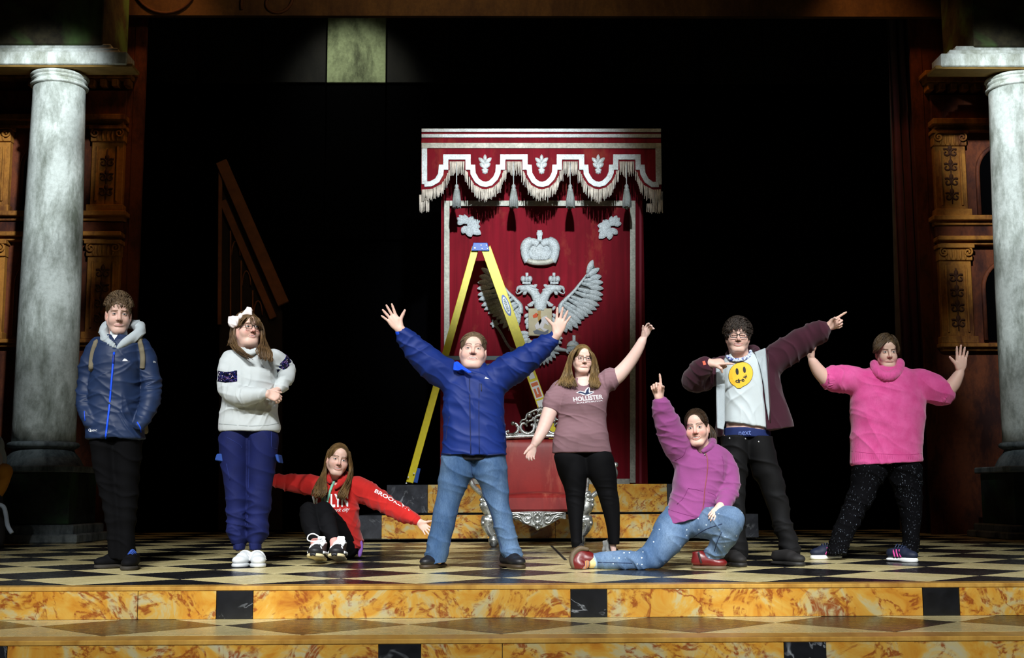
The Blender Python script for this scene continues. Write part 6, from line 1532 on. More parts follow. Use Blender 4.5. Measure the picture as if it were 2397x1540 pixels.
        MB().tube(smooth_path([pt(1.0, -.02, .012), pt(1.01, 0, .016), pt(1.0, .02, .012)], 3), .012, 6).build('toe_bumper', bl, sh_, smooth=True)
        if tx < 750:
            for q in ([(0, .01), (-.06, .045), (-.10, .035), (-.105, .0), (-.05, -.012), (0, 0)], [(0, .0), (-.05, -.02), (-.085, -.045), (-.075, -.075), (-.03, -.055), (0, -.01)]):
                o = pt(.40, -.02, top(.4) + .01); MB().tube(smooth_path([o + np.array((x, -.02, z)) for x, z in q], 5), .0052, 5).build('lace_loop', wt, sh_, smooth=True)
girl_red()
# ================================================================== girl in the striped tee
def girl_tee():
    p = Person('person', atz(1390, 1306)[1], 1385, 'girl with glasses in a mauve striped tee and black leggings, one arm raised'); P = p.P; k = p.k
    hd = Head(P(1363, 841, -.02), 66 * k / .233 * 1.02, 12, 6, 3, .98, 1.1, .006)
    V, Q, C = hd.build(P(1366, 905, .04), 17 * k, smile=-.004, mw=.024, eye=.6, brow=(150, 122, 96), lip=(204, 150, 146), iris=(80, 80, 84), blush=.12)
    sk = np.array(hexc(222, 188, 176))
    A = Shape(); q, r = p.limb([(1308, 915, 0), (1289, 958, -.03), (1272, 1002, -.06), (1251, 1040, -.10)], [18, 16.5, 13.5, 8.5]); A.chain(q, r, .02); hand(A, P(1249, 1042, -.10), P(1238, 1078, -.13) - P(1249, 1042, -.10), (.3, -1, .1), (-1, -.3, 0), 50 * k, 5, (26, 26, 16), 24)
    B = Shape(); q, r = p.limb([(1418, 897, 0), (1445, 880, -.03), (1472, 850, -.06), (1492, 820, -.1), (1506, 792, -.13)], [17, 16, 13.5, 11, 8]); B.chain(q, r, .02); hand(B, P(1507, 790, -.13), P(1520, 762, -.16) - P(1507, 790, -.13), (.5, -1, -.2), (-1, -.2, .3), 48 * k, 7, (34, 30, 20), 34, curls=[(20, 30, 20), (40, 34, 20), (48, 36, 20), (34, 30, 20)])
    a = A.mesh(.0034); b = B.mesh(.0034)
    core = Shape().loft(p.rows([(893, 1335, 1398, .08), (930, 1320, 1405, .1), (1055, 1312, 1412, .12)]), .02); core.cone(P(1366, 880, .02), P(1366, 912, .0), 17 * k, 30 * k, .03)
    for pts in ([(1335, 1060, 0), (1346, 1160, 0), (1350, 1300, 0)], [(1400, 1060, 0), (1424, 1160, 0), (1437, 1300, 0)]): q, r = p.limb(pts, [24, 15, 6]); core.chain(q, r)
    c = core.mesh(.009); p.body([(V, Q, C), (a[0], a[1], sk), (b[0], b[1], sk), (c[0], c[1], sk)], MAT['skin'])
    hm = hair_mat('long_dark_blond_hair', hexc(84, 64, 38), hexc(150, 122, 76))
    p.wear('hair', hd.cap(.088, .007, -.02, -.07, .062), hm, .004, 2)
    bb = MB(); X = P
    locks_mesh(bb, sheet([X(1363, 812, -.06), X(1346, 822, -.12), X(1338, 848, -.10), X(1339, 875, -.08), X(1346, 892, -.15), X(1353, 905, -.17)], [X(1358, 812, .03), X(1336, 826, .0), X(1325, 855, .0), X(1316, 880, .0), X(1303, 896, -.04), X(1300, 902, -.06)], 120, .0055), (.003, .006))
    locks_mesh(bb, sheet([X(1366, 812, -.06), X(1382, 825, -.11), X(1387, 850, -.08), X(1385, 872, -.08), X(1380, 890, -.15), X(1384, 905, -.17)], [X(1366, 812, .03), X(1390, 830, .0), X(1398, 858, .0), X(1402, 882, -.03), X(1404, 898, -.10), X(1398, 908, -.12)], 110, .0055), (.003, .006))
    bb.build('hair_strand', hm, p.root, smooth=True)
    glasses(hd, plain('plum_black_frame', hexc(34, 26, 32), .35), .0245, .0155, .0018, parent=p.root, lens=MAT['lens'])
    t = NT('mauve_striped_jersey'); wv = t.node('ShaderNodeTexWave', {'Vector': t.coord(), 'Scale': 62.0, 'Distortion': .4}, bands_direction='Z').outputs['Fac']
    t.set(color=t.ramp(wv, [(.35, hexc(108, 74, 82)), (.6, hexc(150, 120, 126))]), rough=.9, spec=.2); t.bump(t.noise(300, 2, .5, t.coord()), .15, .003); m = t.m
    J = Shape().loft(p.rows([(886, 1346, 1386, .075), (893, 1328, 1404, .09), (902, 1314, 1418, .11), (920, 1306, 1424, .135), (945, 1307, 1421, .165, -.015), (980, 1305, 1419, .148), (1015, 1298, 1423, .165, -.01), (1042, 1293, 1428, .172), (1060, 1294, 1431, .168)]), .02, 2.15)
    q, r = p.limb([(1318, 908, 0), (1302, 932, -.01), (1292, 950, -.02)], [22, 22, 21]); J.chain(q, r, .03)
    q, r = p.limb([(1410, 900, 0), (1424, 890, -.01), (1431, 884, -.02)], [22, 20.5, 20]); J.chain(q, r, .03)
    J.cone(P(1366, 872, -.06), P(1366, 892, -.08), 17 * k, 14 * k, .008, None, 's')
    p.wear('tee_shirt', J, m, .0056, 2, [dict(amp=.006, wl=.05, along=(.5, 0, 1), c=P(1330, 980, -.12), r=.16, seed=4), dict(amp=.006, wl=.04, along=(1, 0, .1), c=P(1420, 905, -.05), r=.12, seed=5), dict(amp=.005, wl=.05, along=(.3, 0, 1), c=P(1300, 930, -.02), r=.1, seed=8), dict(amp=.003, wl=.07, along=(.2, 0, 1), seed=9)])
    tr = p.tree('tee_shirt'); nv = plain('navy_flock_print', hexc(28, 40, 72), .8)
    bird = [(1353, 918), (1358, 916), (1366, 918), (1370, 920), (1373, 913), (1377, 908), (1379, 908), (1378, 916), (1379, 919), (1387, 917), (1388, 918), (1382, 921), (1375, 923), (1370, 924), (1366, 922), (1360, 920), (1354, 920)]
    cx_, cy_ = 1370, 918.5
    p.decal(tr, *poly2([(1348, 919), (1358, 914.5), (1368, 917), (1371, 911), (1376, 906.5), (1381, 907), (1380.5, 916.5), (1389, 915), (1389.5, 919), (1382, 923), (1376, 926), (1364, 924), (1358, 921.5)]), 'print_outline', MAT['white'], .003); p.decal(tr, *poly2(bird), 'bird_print', nv, .0048)
    p.text(tr, 'HOLLISTER', (1343, 940), (1412, 933.5), (1341, 929.5), 'lettering', MAT['white'], .02); p.text(tr, 'CALIFORNIA', (1350, 945), (1411, 939), (1350, 941.8), 'lettering', MAT['white'], .0)
    bk = plain('black_leggings', (.0045, .0045, .0055), .8, spec=.12)
    L = Shape().loft(p.rows([(1046, 1308, 1372, .125), (1066, 1297, 1376, .148), (1080, 1299, 1376, .148), (1110, 1307, 1374, .135), (1145, 1321, 1371, .105), (1180, 1326, 1368, .092), (1230, 1333, 1363, .075), (1282, 1338, 1362, .058)]), .01); L.loft(p.rows([(1046, 1364, 1422, .125), (1066, 1362, 1434, .148), (1080, 1364, 1438, .148), (1110, 1374, 1443, .135), (1145, 1394, 1445, .105), (1180, 1406, 1450, .092), (1230, 1419, 1451, .075), (1274, 1425, 1450, .058)]), .03)
    p.wear('leggings', L, bk, .006, 2, [dict(amp=.004, wl=.035, along=(.1, 0, 1), c=P(1348, 1150, -.1), r=.1, seed=3), dict(amp=.004, wl=.035, along=(-.1, 0, 1), c=P(1425, 1150, -.1), r=.1, seed=5), dict(amp=.003, wl=.03, along=(0, 0, 1), c=P(1350, 1270, -.05), r=.1, seed=6)])
    wt = plain('white_canvas', hexc(216, 218, 216), .6); dk = plain('black_trainer', (.012, .012, .014), .6)
    foot(p, 1346, 1313, -22, wt, plain('white_sole', hexc(214, 214, 210), .5), .26, w=.05, height=.10, sole=.024, lace=dk); foot(p, 1441, 1305, 14, wt, plain('white_sole_b', hexc(214, 214, 210), .5), .26, w=.052, height=.13, sole=.024, lace=wt)
girl_tee()
# ================================================================== kneeling girl in the purple hoodie
def girl_kneel():
    p = Person('person', atz(1600, 1332)[1], 1600, 'girl in an orchid purple zip hoodie down on one knee, pointing up'); P = p.P; k = p.k
    hd = Head(P(1631, 1001, -.06), 84 * k / .233, -8, 2, -6, .94, 1.05, .002)
    V, Q, C = hd.build(P(1645, 1066, .0), 20 * k, smile=.006, gap=.011, mw=.027, eye=.85, brow=(78, 60, 50), lip=(198, 118, 112), iris=(56, 60, 62), blush=.6, brow_arch=.005, gaze=.001)
    A = Shape(); A.cone(P(1548, 946, -.16), P(1543, 930, -.18), 11 * k, 10.5 * k)
    hand(A, P(1543, 931, -.18), P(1535, 890, -.2) - P(1543, 931, -.18), (-.5, -1, 0), (.9, -.3, .2), 60 * k, 5, (0, 0, 0), 30, curls=[(-4, 6, 6), (72, 85, 40), (76, 88, 40), (74, 84, 40)], thumb_curl=(30, 40))
    B = Shape(); B.cone(P(1692, 1180, -.2), P(1684, 1188, -.23), 11 * k, 10 * k); hand(B, P(1686, 1187, -.23), P(1668, 1203, -.27) - P(1686, 1187, -.23), (0, .7, -1), (.2, -1, 0), 46 * k, 9, (14, 22, 16), 30)
    a = A.mesh(.0034); b = B.mesh(.0034)
    core = Shape().loft(p.rows([(1065, 1605, 1690, .1), (1130, 1590, 1685, .11), (1215, 1575, 1650, .11)]), .02)
    core.chain([P(1650, 1205, 0), P(1712, 1215, -.25)], [22 * k, 17 * k]); core.chain([P(1712, 1215, -.25), P(1664, 1300, -.05)], [16 * k, 9 * k]); core.chain([P(1585, 1215, 0), P(1510, 1316, -.03)], [24 * k, 12 * k]); core.chain([P(1510, 1316, -.03), P(1390, 1314, .03)], [11 * k, 8 * k])
    c = core.mesh(.012); p.body([(V, Q, C), (a[0], a[1], SKIN), (b[0], b[1], SKIN), (c[0], c[1], SKIN)], MAT['skin'])
    hm = hair_mat('dark_brown_tied_hair', hexc(36, 26, 18), hexc(78, 58, 38))
    p.wear('hair', hd.cap(.092, .005, -.01, -.06, .062), hm, .004, 2)
    bb = MB(); locks_mesh(bb, short_locks(hd, 150, lambda x, y, z: (.2 * np.sign(x), 1, -.1), .07, lambda x, y, z: z > .0 and y > -.07 and not (y < -.02 and z < .05 and abs(x) < .06), .006, .001, 6, .05), (.001, .0018))
    X = P; locks_mesh(bb, sheet([X(1645, 985, .13), X(1660, 1005, .14), X(1665, 1030, .10), X(1664, 1052, .06)], [X(1650, 985, .16), X(1672, 1010, .16), X(1676, 1035, .13), X(1672, 1058, .1)], 40, .005), (.003, .006)); bb.build('hair_strand', hm, p.root, smooth=True)
    m = cloth('orchid_purple_fleece', hexc(132, 64, 118), .92, 320, .25, .08, .2)
    J = Shape().loft(p.rows([(1040, 1624, 1678, .09), (1050, 1604, 1694, .11), (1066, 1588, 1704, .135), (1095, 1579, 1706, .155), (1130, 1575, 1700, .162), (1165, 1568, 1690, .165), (1195, 1558, 1676, .168), (1228, 1549, 1650, .165)]), .02, 2.2)
    q, r = p.limb([(1600, 1062, 0), (1578, 1028, -.06), (1561, 990, -.11), (1550, 958, -.15), (1547, 944, -.17)], [31, 27, 23, 17, 15]); J.chain(q, r, .04)
    q, r = p.limb([(1690, 1076, 0), (1704, 1105, -.02), (1708, 1140, -.06), (1700, 1168, -.14), (1691, 1183, -.2)], [22, 21, 19, 16, 13.5]); J.chain(q, r, .03)
    J.cone(P(1640, 1030, -.04), P(1646, 1052, -.10), 18 * k, 12 * k, .012, None, 's'); J.cut(P(1600, 1219, 0), (.22, 0, -1))
    p.wear('hoodie', J, m, .006, 2, [cr(p, (1578, 1028, -.06), (1550, 955, -.15), .006, .045, .2, seed=2), cr(p, (1704, 1105, 0), (1698, 1170, -.12), .007, .045, .16, seed=4), dict(amp=.006, wl=.08, along=(1, 0, .5), c=P(1620, 1140, -.12), r=.3, seed=6), dict(amp=.003, wl=.06, along=(.3, 0, 1), seed=7)])
    tr = p.tree('hoodie'); zp = plain('rust_brown_zip', hexc(130, 62, 70), .5); sm = plain('plum_seam', hexc(112, 40, 98), .9)
    p.ribbon(tr, [(1647, 1052), (1655, 1070), (1656, 1100), (1650, 1145), (1647, 1180), (1640, 1205), (1634, 1224)], 2.6, 'zip', zp, .001); p.ribbon(tr, [(1647, 1046), (1649, 1056), (1650, 1066)], 3.4, 'zip_pull', plain('silver_pull', hexc(150, 150, 140), .3, .8), .004)
    for pts in ([(1611, 1143), (1600, 1165), (1585, 1180)], [(1611, 1143), (1630, 1146), (1646, 1150)], [(1657, 1152), (1672, 1158), (1678, 1168)], [(1556, 1190), (1600, 1203), (1636, 1212)], [(1690, 1068), (1694, 1090), (1692, 1115)], [(1606, 1048), (1600, 1065), (1580, 1078)]): p.ribbon(tr, pts, 1.5, 'seam', sm, .0006)
    S = Shape(); q, r = p.limb([(1646, 1056, -.13), (1664, 1045, -.08), (1668, 1034, .02), (1655, 1040, .10), (1628, 1046, .08)], [5, 8, 9, 9, 7]); S.chain(q, r, .01, None, 3); p.wear('hood_collar', S, m, .005, 2)
    S = Shape(); q, r = p.limb([(1548, 953, -.16), (1544, 934, -.175)], [17.5, 17]); S.cone(q[0], q[1], r[0], r[1]); d = q[1] - q[0]; S.cut(q[0] - d * .2, -d); S.cut(q[1], d); p.wear('rolled_cuff', S, m, .005, 1)
    dn = denim('starred_light_denim', hexc(58, 86, 122), hexc(128, 152, 178), hexc(206, 218, 226))
    L = Shape()
    q, r = p.limb([(1592, 1214, 0), (1560, 1262, -.04), (1528, 1302, -.05), (1508, 1314, -.05)], [40, 36, 27, 21]); L.chain(q, r, .03)
    q, r = p.limb([(1512, 1316, -.05), (1470, 1313, -.01), (1430, 1312, .02), (1396, 1313, .04)], [20, 20, 18.5, 17]); L.chain(q, r, .02)
    q, r = p.limb([(1632, 1222, 0), (1670, 1224, -.14), (1706, 1218, -.26)], [34, 34, 30]); L.chain(q, r, .03)
    q, r = p.limb([(1712, 1216, -.27), (1698, 1254, -.2), (1676, 1288, -.1), (1666, 1303, -.06)], [28, 25, 19, 17]); L.chain(q, r, .02)
    L.ell(P(1612, 1222, .02), (50 * k, .15, 34 * k), .03); L.cut((0, 0, .004), (0, 0, -1))
    p.wear('jeans', L, dn, .006, 2, [dict(amp=.008, wl=.05, along=(.8, 0, .5), c=P(1512, 1312, -.1), r=.14, seed=3), dict(amp=.006, wl=.05, along=(1, 0, .6), c=P(1650, 1240, -.2), r=.16, seed=4), dict(amp=.006, wl=.045, along=(-.5, 0, 1), c=P(1680, 1280, -.15), r=.12, seed=5), dict(amp=.004, wl=.07, along=(.6, 0, .8), seed=6)])
    tr = p.tree('jeans'); st = plain('navy_stitching', hexc(30, 46, 80), .8)
    for pts in ([(1617, 1262), (1650, 1240), (1690, 1226)], [(1672, 1290), (1680, 1265), (1690, 1245)], [(1400, 1316), (1440, 1317), (1480, 1318)]): p.ribbon(tr, pts, 1.8, 'seam', st, .0008)
    cf = denim('pale_denim_turnup', hexc(132, 160, 190), hexc(176, 196, 214))
    for a_, b_, r_ in (((1402, 1313, .035), (1392, 1313, .04), 18), ((1672, 1294, -.08), (1664, 1303, -.05), 18.5)):
        q, r = p.limb([a_, b_], [r_, r_]); S = Shape().cone(q[0], q[1], r[0], r[1]); d = q[1] - q[0]; S.cut(q[0] - d * .3, -d); S.cut(q[1] + d * .2, d); S.cut((0, 0, .004), (0, 0, -1)); p.wear('turn_up', S, cf, .005, 1)
    bt = plain('oxblood_leather', hexc(96, 22, 22), .35, bump=.25, bscale=30); so = plain('brown_boot_sole', hexc(84, 70, 50), .6)
    sh_, pt = foot(p, 1700, 1334, 70, bt, so, .235, w=.052, height=.10, sole=.028, boot=.025)
    MB().tube(smooth_path([pt(.26, .05, .12), pt(.30, .052, .08), pt(.34, .05, .045)], 4), .006, 5).build('boot_zip', plain('dark_zip', (.02, .018, .018), .5), sh_, smooth=True)
    # trailing boot: toes on the floor, sole turned back
    h0 = P(1384, 1308, .05); f = np.array((-.62, .12, -.35)); f /= np.linalg.norm(f); u = np.array((.42, -.25, -.55)); u -= f * u.dot(f); u /= np.linalg.norm(u)
    S = Shape(); S.chain([P(1386, 1312, .04), P(1370, 1309, .05), P(1358, 1302, .06), P(1352, 1318, .03)], [15 * k, 17 * k, 18 * k, 14 * k], .02); S.chain([P(1358, 1300, .06), P(1352, 1318, .03), P(1364, 1326, .0)], [17 * k, 15 * k, 9 * k], .02); S.cut((0, 0, .003), (0, 0, -1))
    bo = p.wear('shoe', S, bt, .005, 2, key='trail')
    S = Shape(); S.chain([P(1376, 1286, .02), P(1358, 1284, .02), P(1343, 1296, .02), P(1339, 1312, .01), P(1343, 1326, .0)], [4 * k, 6 * k, 6.5 * k, 6 * k, 5 * k], .01, ((0, 1, 0), 1.0)); p.wear('sole', S, so, .005, 2, parent=bo, key='trsole')
    sk = NT('rainbow_striped_sock'); wv = sk.node('ShaderNodeTexWave', {'Vector': sk.coord(), 'Scale': 30.0}).outputs['Fac']; sk.set(color=sk.ramp(wv, [(.2, hexc(200, 90, 50)), (.45, hexc(220, 190, 70)), (.6, hexc(70, 130, 90)), (.8, hexc(60, 60, 110))]), rough=.9)
    S = Shape(); q, r = p.limb([(1374, 1318, .01), (1366, 1328, -.01)], [10, 7]); S.cone(q[0], q[1], r[0], r[1]); S.cut((0, 0, .003), (0, 0, -1)); p.wear('sock', S, sk.m, .005, 1)
    S = Shape(); q, r = p.limb([(1394, 1314, .03), (1384, 1315, .03)], [15, 14.5]); S.cone(q[0], q[1], r[0], r[1]); S.cut((0, 0, .003), (0, 0, -1)); p.wear('sock', S, cloth('pale_yellow_sock', hexc(214, 196, 140), .9), .005, 1, key='sock2')
girl_kneel()
# ================================================================== boy in the maroon hoodie
def boy_maroon():
    p = Person('person', atz(1790, 1322)[1], 1780, 'boy with glasses in an open maroon hoodie and white tee, pointing across himself'); P = p.P; k = p.k
    hd = Head(P(1727, 788, -.03), 76 * k / .233 * 1.02, 3, 6, 2, 1.0, 1.1, .003)
    V, Q, C = hd.build(P(1733, 850, .03), 22 * k, smile=.007, gap=.008, mw=.031, eye=.05, lids=True, brow=(70, 56, 46), lip=(198, 120, 116), blush=.22, brow_arch=.003, browz=.022)
    A = Shape(); A.cone(P(1648, 850, -.24), P(1662, 850, -.27), 11 * k, 10.5 * k)
    hand(A, P(1660, 849, -.27), P(1712, 845, -.29) - P(1660, 849, -.27), (-.1, .55, -.8), (.1, -.9, .6), 60 * k, 4, (0, 0, 0), 20, curls=[(0, 4, 4), (62, 84, 40), (70, 88, 40), (72, 86, 40)], thumb_curl=(30, 45))
    B = Shape(); B.cone(P(1922, 773, -.14), P(1937, 766, -.16), 11.5 * k, 10.5 * k)
    hand(B, P(1937, 766, -.16), P(1980, 744, -.2) - P(1937, 766, -.16), (.1, -1, -.45), (-.1, -.3, 1), 60 * k, 5, (0, 0, 0), 26, curls=[(-4, 4, 4), (70, 84, 40), (76, 88, 40), (76, 84, 40)], thumb_curl=(34, 40))
    a = A.mesh(.0034); b = B.mesh(.0034)
    core = Shape().loft(p.rows([(845, 1700, 1785, .1), (920, 1700, 1790, .115), (985, 1700, 1797, .118), (1022, 1698, 1800, .12)]), .02)
    for pts in ([(1718, 1025, 0), (1722, 1160, 0), (1726, 1300, 0)], [(1772, 1025, 0), (1808, 1160, 0), (1850, 1300, 0)]): q, r = p.limb(pts, [24, 16, 10]); core.chain(q, r)
    c = core.mesh(.009); p.body([(V, Q, C), (a[0], a[1], SKIN), (b[0], b[1], SKIN), (c[0], c[1], SKIN)], MAT['skin'])
    hm = hair_mat('dark_brown_tousled_hair', hexc(34, 28, 24), hexc(88, 76, 66))
    p.wear('hair', hd.cap(.070, .012, .0, -.045, .066), hm, .0042, 2)
    bb = MB(); locks_mesh(bb, short_locks(hd, 260, lambda x, y, z: (-.35, -.7, .2), .05, lambda x, y, z: z > .02 and y > -.09 and not (y < -.05 and z < .066), .016, .014), (.0013, .0026)); locks_mesh(bb, short_locks(hd, 80, lambda x, y, z: (.25, -.3, -.9), .036, lambda x, y, z: .055 < z < .1 and y < -.04 and x < .05, .022, .006), (.0013, .0026)); locks_mesh(bb, short_locks(hd, 70, lambda x, y, z: (0, -.1, -1), .04, lambda x, y, z: -.01 < z < .05 and abs(x) > .06 and y > -.06, .014, .008), (.0013, .0026)); bb.build('hair_tuft', hm, p.root, smooth=True)
    glasses(hd, plain('grey_black_frame', hexc(44, 46, 50), .35), .0255, .0165, .0022, parent=p.root, lens=MAT['lens'])
    # tee
    wt = cloth('white_cotton_tee', hexc(196, 206, 208), .85, 380, .15, .04)
    T = Shape().loft(p.rows([(826, 1712, 1762, .085), (836, 1698, 1782, .105), (850, 1690, 1796, .13), (890, 1688, 1800, .15), (940, 1690, 1802, .15), (985, 1692, 1802, .145), (1006, 1692, 1803, .142)]), .02, 2.2); T.cut(P(1745, 996, 0), (-.16, 0, -1)); T.cone(P(1732, 812, -.06), P(1734, 834, -.06), 22 * k, 20 * k, .008, None, 's')
    p.wear('tee_shirt', T, wt, .0058, 2, [dict(amp=.007, wl=.06, along=(.7, 0, -.7), c=P(1712, 950, -.12), r=.14, seed=3), dict(amp=.005, wl=.07, along=(1, 0, .4), c=P(1770, 960, -.12), r=.25, seed=5)])
    tr = p.tree('tee_shirt'); ye = plain('yellow_print', hexc(240, 190, 50), .7); ik = plain('black_print', (.012, .012, .012), .7)
    face = [(1734 + 28 * math.cos(q), 876.5 + 29 * math.sin(q)) for q in np.linspace(0, 2 * math.pi, 40)[:-1]]; face = [(x - .12 * (y - 876), y + (3 if 1725 < x < 1738 and y > 900 else 0)) for x, y in face]
    sc_ = lambda f, P_: [(1734 + (x - 1734) * f, 876.5 + (y - 876.5) * f) for x, y in P_]
    def ringfan(P_): 
        n = len(P_); V_ = [(1733, 876)] + sc_(.35, P_) + sc_(.7, P_) + list(P_); F_ = [[0, 1 + i, 1 + (i + 1) % n] for i in range(n)]
        for r_ in (0, 1): F_ += [[1 + r_ * n + i, 1 + (r_ + 1) * n + i, 1 + (r_ + 1) * n + (i + 1) % n, 1 + r_ * n + (i + 1) % n] for i in range(n)]
        return V_, F_
    p.decal(tr, *ringfan(sc_(1.03, face)), 'print_outline', ik, .003); p.decal(tr, *ringfan(face), 'face_print', ye, .0045)
    p.decal(tr, *disc2(1725.5, 869.5, 3.6, 8, -.12, 16), 'eye_print', ik, .006); p.decal(tr, *disc2(1742.5, 865.5, 3.4, 7.6, -.12, 16), 'eye_print', ik, .006)
    for ch, x, y, an in (('d', 1721, 895.5, .12), ('r', 1730.5, 896.5, -.05), ('e', 1737, 894.5, -.35), ('w', 1744, 888, -.75)):
        c_, s_ = math.cos(an), math.sin(an); w_, h_ = (8.5, 10) if ch == 'd' else ((5, 7.2) if ch == 'r' else ((7, 7.2) if ch == 'e' else (10, 7.2)))
        p.text(tr, ch, (x, y), (x + w_ * c_, y + w_ * s_), (x + h_ * s_, y - h_ * c_), 'lettering', ik, .025, .006)
    # patterned lanyard round the neck
    ln = NT('blue_white_lanyard'); ln.set(color=ln.ramp(ln.noise(60, 3, .7, ln.coord()), [(.47, hexc(206, 218, 236)), (.52, hexc(40, 60, 140))], 'CONSTANT'), rough=.6)
    S = Shape(); q, r = p.limb([(1757, 822, .0), (1756, 830, -.09), (1745, 838, -.13), (1730, 842, -.14), (1712, 841, -.11), (1702, 834, -.03)], [4.4] * 6); S.chain(q, r, .006, ((0, 1, 0), .35), 3); p.wear('lanyard', S, ln.m, .004, 1)
    # hoodie: open front, lining turned out
    mr = cloth('maroon_fleece', hexc(58, 22, 36), .92, 320, .25, .12, .15); gy = cloth('grey_fleece_lining', hexc(168, 178, 182), .95, 200, .4, .1)
    J = Shape().loft(p.rows([(830, 1702, 1790, .10, .03), (842, 1688, 1812, .125, .03), (870, 1680, 1824, .15, .03), (920, 1678, 1830, .165, .03), (960, 1678, 1846, .168, .03), (1000, 1676, 1858, .17, .03), (1030, 1678, 1852, .165, .03)]), .02, 2.2)
    q, r = p.limb([(1806, 846, 0), (1842, 822, -.03), (1874, 801, -.07), (1905, 783, -.11), (1928, 770, -.15)], [31, 29, 26, 22, 17]); J.chain(q, r, .04)
    q, r = p.limb([(1688, 862, .02), (1655, 880, -.03), (1622, 893, -.08)], [25, 24, 22]); J.chain(q, r, .04); q, r = p.limb([(1620, 891, -.08), (1634, 872, -.16), (1652, 853, -.24)], [22, 20, 16.5]); J.chain(q, r, .03)
    # front opening over the tee
    op = p.rows([(800, 1712, 1772, .3, -.24), (860, 1700, 1782, .3, -.24), (930, 1698, 1796, .3, -.24), (1000, 1700, 1802, .3, -.24), (1060, 1702, 1806, .3, -.24)]); J.loft(op, .006, 4, 's')
    J.cone(P(1732, 805, -.02), P(1735, 838, -.02), 24 * k, 24 * k, .01, None, 's'); J.cut(P(1840, 1002, 0), (.12, 0, -1)); 
    p.wear('hoodie', J, mr, .0062, 2, [cr(p, (1842, 822, -.03), (1920, 775, -.15), .008, .05, .24, seed=2), cr(p, (1655, 880), (1620, 893), .008, .05, .16, seed=3), dict(amp=.007, wl=.05, along=(.6, -.4, 1), c=P(1640, 862, -.2), r=.13, seed=5), dict(amp=.004, wl=.08, along=(1, 0, .3), seed=7)])
    MB().prism([P(x, y, d) for x, y, d in ((1676, 858, -.13), (1696, 862, -.15), (1698, 930, -.155), (1697, 990, -.15), (1694, 1006, -.15), (1679, 1002, -.14), (1677, 940, -.14))], (0, 1, 0), .012).build('front_lining', gy, p.root, bevel=.004)
    MB().prism([P(x, y, d) for x, y, d in ((1766, 824, -.09), (1792, 814, -.10), (1796, 850, -.145), (1799, 910, -.16), (1802, 960, -.165), (1800, 985, -.165), (1793, 945, -.165), (1788, 900, -.16), (1779, 858, -.15))], (0, 1, 0), .012).build('front_lining', gy, p.root, bevel=.004)
    S = Shape(); q, r = p.limb([(1704, 838, .04), (1712, 826, .12), (1740, 822, .15), (1764, 818, .12), (1774, 824, .04)], [8, 10, 11, 11, 8]); S.chain(q, r, .01, None, 3); p.wear('hood', S, mr, .0055, 2)
    tr2 = p.tree('hoodie'); p.ribbon(tr2, [(1797, 820), (1800, 870), (1802, 930), (1803, 990)], 1.8, 'zip', plain('dark_metal_zip', hexc(60, 50, 48), .4, .6), .003)
    p.decal(tr2, *poly2([(1644, 846), (1650, 844), (1653, 853), (1647, 855)]), 'sleeve_tag', plain('coral_tag', hexc(230, 90, 60), .6), .004)
    # boxers, jeans, shoes
    S = Shape().loft(p.rows([(1001, 1696, 1803, .128), (1024, 1694, 1804, .13)]), .01); S.cut(P(1750, 1003, 0), (.13, 0, 1)); p.wear('boxer_waistband', S, cloth('navy_elastic', hexc(26, 40, 88), .8), .006, 1); trb = p.tree('boxer_waistband')
    p.text(trb, 'next', (1729, 1019), (1758, 1017.5), (1729, 1008.5), 'lettering', plain('pale_blue_print', hexc(90, 110, 170), .7), .01, .012)
    bj = denim('black_denim', hexc(8, 8, 9), hexc(19, 19, 21))
    L = Shape().loft(p.rows([(1012, 1688, 1752, .138), (1050, 1688, 1750, .138), (1090, 1690, 1748, .125), (1150, 1700, 1746, .10), (1220, 1702, 1744, .092), (1290, 1700, 1748, .09), (1306, 1700, 1749, .092)]), .01); L.loft(p.rows([(1012, 1742, 1806, .138), (1050, 1744, 1812, .138), (1090, 1756, 1822, .125), (1150, 1782, 1838, .10), (1220, 1807, 1852, .092), (1280, 1826, 1868, .09), (1302, 1832, 1873, .092)]), .035); L.cut(P(1750, 1021, 0), (.0, 0, 1))
    p.wear('jeans', L, bj, .0066, 2, [dict(amp=.007, wl=.06, along=(.4, 0, 1), seed=3), dict(amp=.007, wl=.045, along=(0, 0, 1), c=P(1845, 1280, -.05), r=.15, seed=4)])
    trj = p.tree('jeans')
    for x, y in ((1708, 1026), (1745, 1027), (1776, 1034)):
        q = p.hit(trj, x, y, .002); bb = MB(); bb.ball(q, (.008, .005, .008), 8, 5); bb.build('button', plain('pewter', hexc(150, 150, 150), .35, .8), p.root, smooth=True)
    sb = plain('black_shoe_nubuck', (.010, .009, .009), .7); so = plain('black_shoe_sole', (.014, .013, .012), .6)
    foot(p, 1738, 1328, 10, sb, so, .29, w=.057, height=.105, sole=.032); foot(p, 1880, 1326, 32, sb, so, .30, w=.058, height=.105, sole=.032)
boy_maroon()
